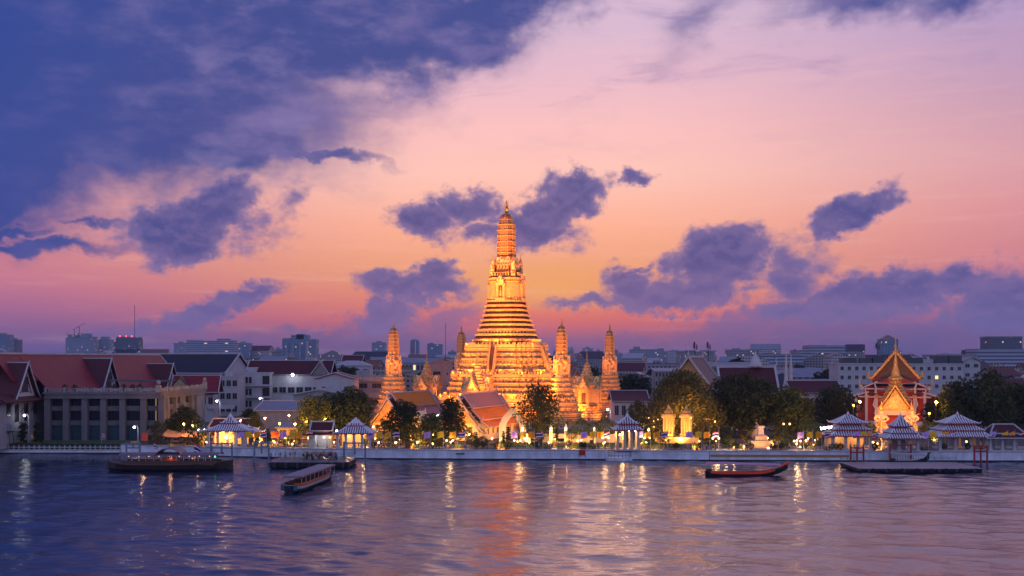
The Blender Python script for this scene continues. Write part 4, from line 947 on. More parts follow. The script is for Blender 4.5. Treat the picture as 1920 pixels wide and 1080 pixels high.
for i, x in enumerate((PX(520, 356), PX(527, 356), PX(541, 356), PX(548, 356))):
    q = MB(); q.lathe([(0, .55), (.1, .62), (1.7, .62), (1.9, .5)], 10, mat('blue_plastic', (.01, .1, .5), .4, .15, 1)); o = q.build('blue_tank'); o.location = (x, 344, 4.6)
    tag(o, 'blue water tank standing by the small tree, {} from the left'.format(ordn(i)), 'tank', 'blue water tanks')
q = MB(); q.box(PX(505, 346), PX(560, 346), 342.5, 348, GZ, 4.6, greyc); q.build('tank_plinth', label='low grey plinth carrying the blue water tanks', cat='plinth')
# water tower on thin legs at the far left
wt = thing('water_tower', 'grey water tank on a thin legged frame at the far left', 'water tower', (PX(12, 278), 278, 1.2))
q = MB(); q.lathe([(4.4, .9), (4.5, 1.25), (6.2, 1.25), (6.6, .9), (7.0, .2)], 12, greytile); q.build('tank', parent=wt)
q = MB(); q.box(-1.6, 1.6, -1.3, 1.3, 4.2, 4.4, iron); q.build('platform', parent=wt)
for sx in (-1, 1):
    for sy in (-1, 1): q = MB(); q.bar((sx * 1.5, sy * 1.2, 0), (sx * 1.1, sy * 1.0, 4.3), .14, .14, iron); q.build('leg', parent=wt)
# ------------------------------------------------------------------ ordination halls between the tower and the river
hallwall = mat('hall_whitewash', (.58, .55, .52), .8, .2, .4)
goldgable = mat('carved_gable', (.62, .38, .13), .5, .6, 1.8, bump=.5, c2=(.22, .11, .04))
rooftrim = mat('roof_trim_mauve', (.40, .36, .42), .5, .25, .6)
def vihan(name, label, px, Y, field, mid_field):
    """px,Y = front end of the main ridge; the hall runs back from there along +y"""
    t_ = thing(name, label, 'hall', (PX(px, Y), Y, GZ), TY); L = 25.; zr = 12.2; ze = 3.9; Wd = 7.6
    # three stacked roof skirts on each slope
    secs = [(0, 2.9, 12.2, 8.5, 1.05), (2.6, 5.5, 8.15, 5.35, 1.05), (5.2, 7.7, 5.0, 3.5, 1.05)]
    def sect(q, L0, L1, dz, sc, ma, mb_):
        for k, (xa, xb, za, zb, _) in enumerate(secs):
            for s_ in (-1, 1):
                n = 3; P = [(s_ * (xa + (xb - xa) * i / n) * sc, (za + (zb - za) * (i / n) ** .92) + dz) for i in range(n + 1)]
                for (x0, z0_), (x1, z1_) in zip(P, P[1:]):
                    a, b_, c, d = (x0, L0, z0_), (x1, L0, z1_), (x1, L1, z1_), (x0, L1, z0_)
                    q.slab(*((a, b_, c, d) if s_ > 0 else (b_, a, d, c)), .28, (ma, mb_, mb_)[k])
    q = MB(); sect(q, 0, L, 0, 1, field, mid_field); sect(q, -2.2, -.05, -1.3, .90, maroon, maroon); sect(q, L + .05, L + 4.5, -1.3, .93, field, mid_field); q.build('roof', parent=t_)
    def trims(q, L0, L1, dz, sc, m, ends):
        for (xa, xb, za, zb, _) in secs:
            for s_ in (-1, 1):
                for y in ends: q.bar((s_ * xa * sc, y, za + dz + .15), (s_ * xb * sc, y, zb + dz + .15), .38, .34, m)
                q.bar((s_ * xb * sc, L0, zb + dz + .04), (s_ * xb * sc, L1, zb + dz + .04), .26, .22, m)
                for y in (ends[0], ends[-1]): q.tube([(s_ * xb * sc, y, zb + dz), (s_ * (xb + .5) * sc, y - .1, zb + dz + .3), (s_ * (xb + .35) * sc, y - .1, zb + dz + 1.2)], [.2, .15, .03], 5, m)
        q.bar((0, L0, secs[0][2] + dz + .15), (0, L1, secs[0][2] + dz + .15), .4, .4, m)
        for y, d in ((L0, -1), (L1, 1)): q.tube([(0, y, zr + dz), (0, y + d * .5, zr + dz + .7), (0, y + d * .25, zr + dz + 1.4), (0, y + d * .6, zr + dz + 2.0)], [.25, .18, .12, .03], 5, m)
    q = MB(); trims(q, 0, L, 0, 1, rooftrim, (0, L)); trims(q, L + .05, L + 4.5, -1.3, .93, rooftrim, (L + 4.5,)); q.build('roof_trim', parent=t_)
    q = MB(); trims(q, -2.2, -.05, -1.3, .90, rooftrim, (-2.2,)); q.build('bargeboard', parent=t_)
    q = MB(); q.box(-6.1, 6.1, 1.2, L + 3, 0, 4.4, hallwall); q.box(-6.5, 6.5, .9, L + 3.3, 0, .7, hallwall)
    q.box(-5.2, 5.2, -1.6, 1.2, 0, 4.6, hallwall)
    q.build('wall', parent=t_)
    q = MB(); pr = [(0, 10.6), (2.4, 7.9), (4.7, 5.4), (5.6, 4.5)]; ring = pr + [(-x, z) for x, z in pr[::-1][:-1]]
    q.loft([[(x, -1.9, z) for x, z in ring], [(x, -1.5, z) for x, z in ring]], goldgable); q.box(-5.7, 5.7, -2.1, -1.4, 4.3, 4.75, gold); q.build('gable', parent=t_)
    for i in range(7): window(t_, 6.12, 3.4 + i * 3.4, 1.5, .9, 2.0, '+x', hallwall, timber)
    for x in (-3, 0, 3): window(t_, x, -1.62, 1.2, 1.0, 2.4, '-y', gold, timber)
    return t_
v1 = vihan('ordination_hall', 'left orange and mauve tiled temple hall below the left small prang', 733, 299, orangetile, mat('mauve_glazed_tiles', (.30, .13, .13), .55, .3, 1.6, bump=.1))
v2 = vihan('ordination_hall', 'right orange tiled temple hall with lit white side wall before the great tower', 867, 292, mat('mauve_glazed_tiles_dark', (.36, .15, .12), .5, .3, 1.6, bump=.1), orangetile)
for v_, e_ in ((v1, 6000), (v2, 12000)):
    for dy_ in (4, 18): x, y = rot2(17, dy_, TY); x2, y2 = rot2(4.5, dy_ + 2, TY); lamp('SPOT', (v_.location.x + x, v_.location.y + y, GZ + 3.0), e_, WARM, .3, (v_.location.x + x2, v_.location.y + y2, GZ + 7), 85, .9, 'roof_floodlight')
    x, y = rot2(0, -9, TY); x2, y2 = rot2(0, 0, TY); lamp('SPOT', (v_.location.x + x, v_.location.y + y, GZ + .6), 8000, WARM, .3, (v_.location.x + x2, v_.location.y + y2, GZ + 6), 90, .9, 'gable_floodlight')
for i in range(4):     # small wall lamps under the eaves, lit in the photo
    x, y = rot2(6.9, 4 + i * 5.8, TY); lamp('SPOT', (v2.location.x + x, v2.location.y + y, GZ + 3.7), 260, (1, .86, .7), .12, (v2.location.x + x * .99, v2.location.y + y, GZ), 120, .8, 'eave_lamp_light')
# small white roofed gate between the two halls
g_ = thing('garden_gate', 'small white roofed gatehouse lit amber between the two temple halls', 'gate', (PX(788, 290), 290, GZ), TY)
q = MB(); q.M = Matrix.Translation((0, 0, 0)); gable(q, -2.4, 3, 2.6, 4.6, 7.6, white, 1.4); gable_trim(q, -2.4, 3, 2.6, 4.6, 7.6, white, 1.4, .28, horn=.7); gable_wall(q, -2.2, 2.6, 4.6, 7.6, offwhite, 1.4); q.build('roof', parent=g_)
q = MB(); q.box(-2, -1.1, -2, 2.5, 0, 4.7, hallwall); q.box(1.1, 2, -2, 2.5, 0, 4.7, hallwall); q.box(-2, 2, -1.9, 2.4, 3.7, 4.7, hallwall); q.build('wall', parent=g_)
# pointed white arch and the low temple wall with its lantern posts
ar = thing('pointed_arch', 'white pointed archway at the end of the right temple hall', 'arch', (PX(962, 287), 287, GZ), R(-4))
out = [(-3.4, 0), (-3.4, 4.6), (-2.6, 6.3), (-1.2, 7.8), (0, 8.9), (1.2, 7.8), (2.6, 6.3), (3.4, 4.6), (3.4, 0)]; inn = [(-1.9, 0), (-1.9, 3.6), (-1.5, 5.0), (-.8, 6.1), (0, 6.9), (.8, 6.1), (1.5, 5.0), (1.9, 3.6), (1.9, 0)]
q = MB(); n = len(out)
vs = [(x, -.9, z) for x, z in out] + [(x, -.9, z) for x, z in inn] + [(x, .9, z) for x, z in out] + [(x, .9, z) for x, z in inn]; fs = []
for i in range(n - 1): fs += [(i, i + 1, n + i + 1, n + i), (2 * n + i + 1, 2 * n + i, 3 * n + i, 3 * n + i + 1), (i + 1, i, 2 * n + i, 2 * n + i + 1), (n + i, n + i + 1, 3 * n + i + 1, 3 * n + i)]
q.add(vs, fs, white); q.build('arch_wall', parent=ar)
q = MB(); 
for (a, b_) in zip(out, out[1:]): q.bar((a[0], -1.0, a[1]), (b_[0], -1.0, b_[1]), .3, .3, white)
q.bar((-2.6, -.2, 5.7), (2.6, -.2, 5.7), .01, .01, white); q.build('arch_moulding', parent=ar)
lw = thing('temple_wall', 'low white temple wall behind the lawn carrying lantern posts', 'wall', (PX(1050, 284), 284, GZ), R(-2))
q = MB(); q.box(-9, 17, -.3, .3, 0, 2.0, hallwall); q.box(-9, 17, -.42, .42, 2.0, 2.25, hallwall); q.build('wall_face', parent=lw)
LANT = []
lamp_glow = mat('lamp_globe_warm', (1, .8, .5), .4, .05, 1, emit=(1., .50, .22), es=2.6)
lamp_cool = mat('lamp_globe_cool', (1, 1, 1), .4, .05, 1, emit=(.85, .88, 1.), es=12.)
lamp_green = mat('lamp_green', (.1, 1, .3), .4, .05, 1, emit=(.05, 1., .2), es=6.)
lamp_red = mat('lamp_red', (1, .1, .1), .4, .05, 1, emit=(1., .06, .06), es=4.)
for px in (980, 1033, 1061, 1114):
    x, Y = PX(px, 281.5), 281.5
    t_ = thing('lantern_post', 'l', 'lamp post', (x, Y, GZ), 0, 'white lantern posts on the temple wall')
    q = MB(); q.box(-.4, .4, -.4, .4, 0, 3.0, hallwall); q.box(-.5, .5, -.5, .5, 3.0, 3.2, hallwall); q.loft([[(sx * .42, sy * .42, 3.95) for sx, sy in ((-1, -1), (1, -1), (1, 1), (-1, 1))], [(sx * .08, sy * .08, 4.9) for sx, sy in ((-1, -1), (1, -1), (1, 1), (-1, 1))]], hallwall); q.build('post', parent=t_)
    q = MB(); q.box(-.27, .27, -.27, .27, 3.2, 3.95, lamp_glow); q.build('lantern', parent=t_); LANT.append(t_)
    lamp('POINT', (x, Y - .7, GZ + 3.6), 90, (1, .62, .28), .2)
label_row(LANT, 'white lantern post beside the temple wall, {} from the left')
# cloister railing posts right of the towers
for i, px in enumerate((1190, 1196, 1202, 1208)):
    q = MB(); q.box(-.35, .35, -.35, .35, 0, 5.2, hallwall); q.lathe([(5.2, .4), (5.7, .3), (6.1, .05)], 6, hallwall); q.box(-.5, .5, -.5, .5, 0, .6, hallwall); o = q.build('cloister_pillar'); Y = 330 + i * 4; o.location = (PX(px, Y), Y, GZ)
    tag(o, 'amber lit white pillar behind the pier pavilion, {} from the left'.format(ordn(i)), 'pillar', 'white pillars behind the pier pavilion')
    lamp('POINT', (PX(px, Y), Y - 1.2, GZ + 1.2), 90, (1, .5, .18), .15)
# brown framed billboard halls between tower and fig tree
house('temple_museum', 'pale low house with maroon roof behind the pillars right of the towers', 1150, 1215, 372, 9.5, 16, 'gx', hallwall, maroon, zr=3.4, rows=1, wins=5)
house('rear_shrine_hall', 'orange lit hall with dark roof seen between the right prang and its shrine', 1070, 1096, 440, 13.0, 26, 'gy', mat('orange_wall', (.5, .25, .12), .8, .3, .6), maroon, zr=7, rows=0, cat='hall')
# ------------------------------------------------------------------ crown roofed ordination hall with its gate and giants
gk = thing('crown_hall', 'large gabled ordination hall with layered blue and gold roofs, red walls and thin spire', 'hall', (PX(1679, 352), 352, GZ), TY)
bluetile = mat('blue_green_tiles', (.035, .045, .10), .35, .4, 1.6); redwall = mat('vermilion_wall', (.40, .05, .03), .8, .25, .5)
def big_gable(q, y, W_, ze, zr, m, th=.4, k=1.06): gable_wall(q, y, W_, ze, zr, m, k, .3, th)
q = MB(); gable(q, 0, 40, 7.6, 15.6, 24.5, bluetile, 1.06, th=.4); q.build('upper_roof', parent=gk)
q = MB(); gable(q, -1.5, 42, 11.2, 12.2, 17.0, bluetile, 1.0, th=.35); gable(q, -2.5, 44, 14.0, 9.6, 13.0, bluetile, 1.0, th=.35); q.build('lower_roof', parent=gk)
q = MB(); gable_trim(q, 0, 40, 7.6, 15.6, 24.5, gold, 1.06, .8, horn=1.2)
pr = slope(7.6, 15.6, 24.5, 1.06, 12)
for s_ in (-1, 1):
    for (xa, za) in pr[1:]: q.tube([(s_ * xa, 0, za + .3), (s_ * (xa + .35), -.1, za + 1.0)], [.26, .04], 4, gold)
    q.tube([(s_ * 7.6, 0, 15.4), (s_ * 8.6, 0, 16.2), (s_ * 8.3, 0, 18.4)], [.5, .45, .06], 5, gold)
    q.tube([(s_ * 10.6, -1, 12.9), (s_ * 11.6, -1, 13.6), (s_ * 11.2, -1, 15.6)], [.45, .38, .06], 5, gold)
q.build('bargeboard', parent=gk)
q = MB()
for y, W_, ze, zr in ((-1.55, 11.2, 12.2, 17.0), (-2.55, 14.0, 9.6, 13.0)):
    for s_ in (-1, 1):
        q.bar((s_ * (W_ - 5.6), y, ze + (zr - ze) * .5), (s_ * W_, y, ze + .15), .42, .4, white); q.bar((s_ * (W_ - 5.6), y, ze + .15), (s_ * W_, y, ze + .1), .4, .35, white)
    q.bar((-W_, y + .2, ze), (W_, y + .2, ze), .4, .4, white)
q.build('roof_trim', parent=gk)
q = MB(); big_gable(q, .6, 7.6, 15.4, 24.5, mat('gable_mosaic', (.13, .075, .05), .6, .5, 2.2, bump=.4)); q.box(-7.4, 7.4, .3, 1.0, 14.2, 15.6, redwall); q.build('gable', parent=gk)
q = MB(); q.box(-12.6, 12.6, 1, 38, 0, 10.0, redwall); q.box(-10.2, 10.2, .8, 38, 9, 13.0, redwall); q.box(-13.2, 13.2, -3, 40, 0, 1.6, hallwall); q.build('wall', parent=gk)
pm_ = None
for x in (-12.4, -9.2, -6.0, 6.0, 9.2, 12.4):
    q = MB(); q.box(x - .42, x + .42, -2.4, -1.6, 1.6, 9.8, white); q.loft([[(x + sx * s_, -2.0 + sy * s_, z) for sx, sy in ((-1, -1), (1, -1), (1, 1), (-1, 1))] for z, s_ in ((9.2, .45), (10.0, .75), (10.4, .5))], gold); q.build('column', parent=gk)
for s_ in (-1, 1):
    for x, zt in ((6.2, 13.2), (9.2, 11.2)):
        q = MB(); q.tube([(s_ * x, -2.9, zt - 2.4), (s_ * x, -2.9, zt - .4), (s_ * (x + .35), -2.9, zt + .6), (s_ * (x + .1), -2.9, zt + 1.6)], [.38, .34, .26, .05], 6, white); q.build('roof_horn', parent=gk)
q = MB(); q.lathe([(24.3, .5), (25.5, .35), (26.0, .45), (27.0, .2), (31.5, .04)], 8, gold); q.build('finial', parent=gk); gk.scale = (.96, 1, .98)
gt = thing('crown_gate', 'golden gate with carved gable and tall tiered crown spire between the stone giants', 'gate', (PX(1679, 314), 314, GZ), TY)
q = MB(); q.M = None
for x in (-4.6, 3.0): q.box(x, x + 1.6, -2, 2.4, 0, 6.9, hallwall)
q.box(-4.9, 4.9, -2.3, 2.6, 5.6, 7.0, hallwall); q.box(-3.0, 3.0, .5, 1.4, 0, 5.6, redwall); q.box(-5.0, 5.0, -2.5, 2.7, 6.9, 7.4, gold); q.build('wall', parent=gt)
q = MB(); gable(q, -3, 3, 4.4, 7.5, 14.0, mat('gilt_roof', (.30, .17, .07), .4, .4, 2, metal=.2), 1.12); q.build('roof', parent=gt)
q = MB(); gable_trim(q, -3.05, 3, 4.4, 7.5, 14.0, gold, 1.12, .42, horn=.9, ends=(0,)); gable_trim(q, -3.3, 2, 3.5, 7.6, 12.8, gold, 1.12, .3, horn=0, ends=(0,)); q.build('bargeboard', parent=gt)
q = MB(); gable_wall(q, -2.9, 4.0, 7.5, 13.2, mat('gilt_relief', (.85, .60, .22), .4, .5, 2.6, metal=.2, bump=.6, mode='voronoi'), 1.12); q.build('gable', parent=gt)
q = MB(); w = 4.3; z = 9.4
for i in range(7): q.loft([[(sx * k_, 2 + sy * k_, z_) for sx, sy in ((-1, -.55), (-.55, -1), (.55, -1), (1, -.55), (1, .55), (.55, 1), (-.55, 1), (-1, .55))] for z_, k_ in ((z, w), (z + .35, w + .3), (z + .5, w - .25), (z + .95, w * .86))], goldgable if i % 2 else gold); z += .93; w *= .84
q.lathe([(z - .2, 1.9), (z + .25, 2.1), (z + .8, 1.3), (z + 2.0, 1.05), (z + 3.8, .5), (z + 4.2, .6), (z + 7.0, .2), (z + 11.0, .03)], 10, gold, 0, 2)
for k in range(5): q.lathe([(z + 1.0 + k * .62, 1.3 - k * .17), (z + 1.2 + k * .62, 1.35 - k * .17)], 10, goldgable, 0, 2)
q.build('crown_spire', parent=gt)
for s_ in (-1, 1):
    q = MB(); q.box(s_ * 5.2 - .35, s_ * 5.2 + .35, -2.6, -1.9, 0, 7.6, white); q.tube([(s_ * 5.2, -2.4, 7.4), (s_ * 5.9, -2.4, 8.4), (s_ * 5.6, -2.4, 10.6)], [.35, .26, .05], 5, white); q.build('side_column', parent=gt)
def skin_body(name, V, E, rad, parent=None, lv=1, m=None, mats=None, zcuts=None):
    me = bpy.data.meshes.new(name); me.from_pydata(V, E, []); o = bpy.data.objects.new(name, me); COL.objects.link(o)
    sk = o.modifiers.new('s', 'SKIN'); 
    for v, r_ in zip(me.skin_vertices[0].data, rad): v.radius = (r_, r_) if not isinstance(r_, tuple) else r_
    me.skin_vertices[0].data[0].use_root = True
    if lv: sb = o.modifiers.new('b', 'SUBSURF'); sb.levels = lv; sb.render_levels = lv
    dg = bpy.context.evaluated_depsgraph_get(); nm = bpy.data.meshes.new_from_object(o.evaluated_get(dg)); bpy.data.objects.remove(o)
    nm.name = name
    nm.materials.clear()
    for x in (mats or [m]): nm.materials.append(x)
    if zcuts:
        for p in nm.polygons: p.material_index = zcuts(p.center)
    nm.polygons.foreach_set('use_smooth', [True] * len(nm.polygons)); return nm
giantm = mat('giant_stucco', (.66, .56, .40), .6, .45, 2.2, bump=.15, c2=(.42, .30, .16))
def giant(px, Y, label):
    t_ = thing('guardian_giant', label, 'statue', (PX(px, Y), Y, GZ + .2), TY + R(-0), 'stone guardian giants at the gate')
    V = [(0, 0, 3.6), (0, -.05, 4.6), (0, 0, 5.5), (0, 0, 6.1), (0, -.05, 6.7), (0, -.05, 7.2),
         (-1.0, 0, 5.6), (-1.9, -.25, 4.9), (-1.1, -1.0, 4.3), (-.15, -1.25, 4.2), (1.0, 0, 5.6), (1.9, -.25, 4.9), (1.1, -1.0, 4.3), (.15, -1.25, 4.35),
         (-.7, 0, 3.2), (-1.5, -.3, 2.3), (-1.2, 0, 1.1), (-1.35, -.5, .9), (.7, 0, 3.2), (1.5, -.3, 2.3), (1.2, 0, 1.1), (1.35, -.5, .9)]
    E = [(0, 1), (1, 2), (2, 3), (3, 4), (4, 5), (2, 6), (6, 7), (7, 8), (8, 9), (2, 10), (10, 11), (11, 12), (12, 13), (0, 14), (14, 15), (15, 16), (16, 17), (0, 18), (18, 19), (19, 20), (20, 21)]
    r_ = [1.0, .82, .95, .42, .62, .5, .5, .38, .3, .26, .5, .38, .3, .26, .7, .6, .36, .3, .7, .6, .36, .3]
    me = skin_body('body', V, E, r_, lv=1, m=giantm); o = bpy.data.objects.new('body', me); COL.objects.link(o); o.parent = t_
    q = MB(); q.lathe([(7.1, .62), (7.35, .7), (7.5, .5), (7.9, .46), (8.0, .36), (8.5, .3), (8.6, .2), (9.8, .04)], 8, gold, 0, -.05); q.build('crown', parent=t_)
    q = MB(); q.lathe([(.8, .34), (1.2, .4), (1.5, .26), (4.0, .17), (4.6, .22), (4.9, .08)], 8, giantm, 0, -1.35); q.build('club', parent=t_)
    q = MB(); 
    for s_ in (-1, 1): q.loft([[(s_ * (.9 + .0), -.5, 5.9), (s_ * 2.0, -.2, 6.3), (s_ * 1.3, .4, 5.7), (s_ * .8, .4, 5.6)], [(s_ * .9, -.5, 6.0), (s_ * 2.0, -.2, 6.4), (s_ * 1.3, .4, 5.85), (s_ * .8, .4, 5.75)]], gold)
    q.bar((-1, -.3, 5.75), (1, -.3, 5.75), .3, .3, gold); q.build('shoulder_armour', parent=t_); q = MB(); q.lathe([(3.0, 1.45), (3.3, 1.2), (3.7, 1.05), (3.9, 1.1)], 10, gold); q.build('belt_skirt', parent=t_)
    q = MB(); q.box(-2.1, 2.1, -1.7, 1.3, 0, .55, hallwall); q.box(-1.9, 1.9, -1.5, 1.1, .55, .85, hallwall); q.build('pedestal', parent=t_)
giant(1653, 303, 'lit stone guardian giant with a club, left of the golden gate'); giant(1709, 303, 'lit stone guardian giant with a club, right of the golden gate')
# ------------------------------------------------------------------ hall and spires behind the dark trees
h2 = thing('maroon_hall', 'large maroon roofed hall with white horned trim behind the row of dark trees', 'hall', (PX(1404, 400), 400, GZ), R(-3))
q = MB(); q.M = Matrix.Translation((0, 6, 0)) @ Matrix.Rotation(R(90), 4, 'Z'); gable(q, -10.5, 10.5, 10, 9, 18.6, maroon, 1.15); q.build('roof', parent=h2)
q = MB(); q.M = Matrix.Translation((0, 6, 0)) @ Matrix.Rotation(R(90), 4, 'Z'); gable_trim(q, -10.5, 10.5, 10, 9, 18.6, white, 1.15, .8, horn=2.4); q.build('roof_trim', parent=h2)
q = MB(); q.box(-9.5, 9.5, -2, 14, 0, 9.2, hallwall); q.lathe([(18.8, 2.6), (19.6, 2.4), (21, 1.9), (22.5, .9), (23.4, .5), (24.6, .06)], 12, white, 3.4, 6); q.build('wall', parent=h2)
for i in range(4): window(h2, -6 + 4 * i, -2.02, 3, 1.6, 3, '-y', hallwall, timber)
for i, (px, Y, h_) in enumerate(((1474, 400, 24.5), (1483, 404, 24.0))):
    q = MB(); q.lathe([(0, 2.2), (6, 2.1), (9, 1.6), (10, 1.8), (12, 1.2), (13, .9), (16, .55), (17, .6), (h_ - 3, .3), (h_, .04)], 10, hallwall); o = q.build('white_spire'); o.location = (PX(px, Y), Y, GZ)
    tag(o, 'slim white pointed spire behind the dark trees, {} of the pair'.format(('left', 'right')[i]), 'spire')
house('long_maroon_hall', 'long low hall with maroon roof and white trim right of the twin white spires', 1486, 1578, 392, 11.7, 14, 'gx', hallwall, maroon, zr=4.2, rows=1, wins=9)
house('maroon_shed_hall', 'dim low hall with maroon roof seen under the dark trees left of the statue', 1345, 1385, 330, 9.2, 10, 'gx', hallwall, maroon, zr=3.4, rows=1, wins=5, lit={(0, 2)})
house('dim_pavilion_hall', 'dim low hall seen between tree trunks right of the statue', 1440, 1484, 335, 7.6, 10, 'gx', hallwall, maroon, zr=2.6, rows=1, wins=5)
sg = thing('spired_gate', 'tall white chapel with steep gable half hidden behind the glowing fig tree', 'chapel', (PX(1292, 350), 350, GZ), TY)
q = MB(); gable(q, -1, 24, 9.5, 11, 22.2, darktile, 1.2); q.build('roof', parent=sg)
q = MB(); gable_trim(q, -1, 24, 9.5, 11, 22.2, white, 1.2, .6, horn=1.6); q.build('bargeboard', parent=sg)
q = MB(); gable_wall(q, 0, 9.5, 11, 22, goldgable, 1.2); q.box(-8, 8, .2, 23, 0, 11.3, hallwall); q.build('wall', parent=sg)
# ------------------------------------------------------------------ little yellow lit shrines under the fig tree
yellow = mat('yellow_shrine_stucco', (.75, .55, .22), .6, .4, 1.5, bump=.3)
for i, px in enumerate((1253.5, 1287)):
    t_ = thing('spirit_shrine', 'bright yellow lit little shrine under the fig tree, {} one'.format(('left', 'right')[i]), 'shrine', (PX(px, 283), 283, GZ + 1.6), TY, 'yellow shrines under the fig tree')
    q = MB(); q.box(-1.5, 1.5, -1.3, 1.3, -1.6, .6, yellow); q.box(-1.3, 1.3, .4, 1.2, .6, 5.4, yellow); q.build('base', parent=t_)
    for x in (-1.1, -.35, .35, 1.1): q = MB(); q.lathe([(.6, .2), (.8, .14), (4.6, .13), (4.9, .22)], 8, yellow, x, -1.0); q.build('column', parent=t_)
    q = MB(); q.box(-1.6, 1.6, -1.4, 1.4, 4.9, 5.4, yellow); q.loft([redent(k_, z_) for z_, k_ in ((5.4, 1.5), (5.8, 1.5), (6.1, 1.0), (6.6, .95), (7.0, .5), (8.2, .08))], gold); q.build('roof', parent=t_)
    lamp('SPOT', (PX(px, 280.3), 279.6, GZ + 1.2), 2300, (1, .36, .05), .2, (PX(px, 283), 283, GZ + 5), 110, .8)
q = MB(); x0, x1 = PX(1235, 281), PX(1310, 281); q.box(x0, x1, 280.5, 287, GZ, GZ + 1.55, yellow); q.build('shrine_terrace', label='low amber lit terrace carrying the two yellow shrines', cat='terrace')
# statue on its white pedestal
paleb = mat('monument_stone', (.42, .36, .30), .8, .3, .8)
st_ = thing('royal_monument', 'white stepped pedestal with small dark standing statue between two lit cloud pines', 'monument', (PX(1426, 268), 268, GZ))
q = MB(); q.box(-4.6, 4.6, -1.2, 2.5, 0, .8, paleb); q.box(-2.6, 2.6, -1.3, 2.2, 0, 1.7, paleb); q.box(-1.5, 1.5, -.9, 1.4, 1.7, 2.9, paleb); q.loft([[(sx * k_, sy * k_, z) for sx, sy in ((-1, -1), (1, -1), (1, 1), (-1, 1))] for z, k_ in ((3.0, .95), (3.3, .7), (4.8, .62), (5.0, .85), (5.3, .85))], hallwall); q.build('pedestal', parent=st_)
bronze = mat('statue_bronze', (.10, .07, .04), .4, .4, 2, metal=.6)
me = skin_body('figure', [(0, 0, 6.3), (0, 0, 6.9), (0, 0, 7.25), (0, 0, 7.45), (-.28, 0, 7.05), (-.36, .05, 6.6), (-.3, -.15, 6.3), (.28, 0, 7.05), (.38, .05, 6.6), (.3, -.15, 6.3), (-.15, 0, 6.1), (-.17, 0, 5.7), (-.17, 0, 5.35), (.15, 0, 6.1), (.17, 0, 5.7), (.17, 0, 5.35)],
               [(0, 1), (1, 2), (2, 3), (1, 4), (4, 5), (5, 6), (1, 7), (7, 8), (8, 9), (0, 10), (10, 11), (11, 12), (0, 13), (13, 14), (14, 15)], [.22, .2, .09, .15, .11, .08, .06, .11, .08, .06, .13, .1, .09, .13, .1, .09], lv=1, m=bronze)
o = bpy.data.objects.new('figure', me); COL.objects.link(o); o.parent = st_
lamp('SPOT', (PX(1426, 264), 264.3, GZ + .6), 700, (1, .42, .12), .2, (PX(1426, 268), 268, GZ + 3), 120, .8)
for px in (1395, 1457): lamp('SPOT', (PX(px, 264), 264.0, GZ + .5), 900, (1, .5, .1), .2, (PX(px, 266), 266, GZ + 4), 110, .8)
q = MB(); q.lathe([(0, 1.3), (1.2, 1.2), (3, .9), (3.4, 1.1), (4.2, .7), (6.5, .2), (7.4, .03)], 10, hallwall); o = q.build('white_stupa'); o.location = (PX(1416, 300), 300, GZ); tag(o, 'dim white pointed stupa behind the statue', 'stupa')
q = MB(); q.lathe([(0, 1.3), (2.4, 1.2), (3.6, 1.0), (4.8, 1.3), (6.5, .8), (9, .3), (10.2, .03)], 10, hallwall); o = q.build('white_stupa'); o.location = (PX(1404, 310), 310, GZ); tag(o, 'taller dim white stupa left of the statue, against the tree trunks', 'stupa')
# lights round the crown hall, gate and giants
for px, Y, z, tx, ty, tz, e, a in ((1679, 292, GZ + .5, 1679, 314, 12, 10000, 70), (1653, 294, GZ + .5, 1653, 303, 7, 3600, 90), (1703, 294, GZ + .5, 1708, 303, 7, 3600, 90), (1640, 320, GZ + 1, 1672, 352, 18, 9000, 60), (1720, 320, GZ + 1, 1686, 352, 18, 9000, 60),
                                    (1679, 325, GZ + 9.5, 1679, 352, 12, 8000, 120)):
    lamp('SPOT', (PX(px, Y), Y, z), e, WARM, .3, (PX(tx, ty), ty, tz), a, .8, 'floodlight_beam')
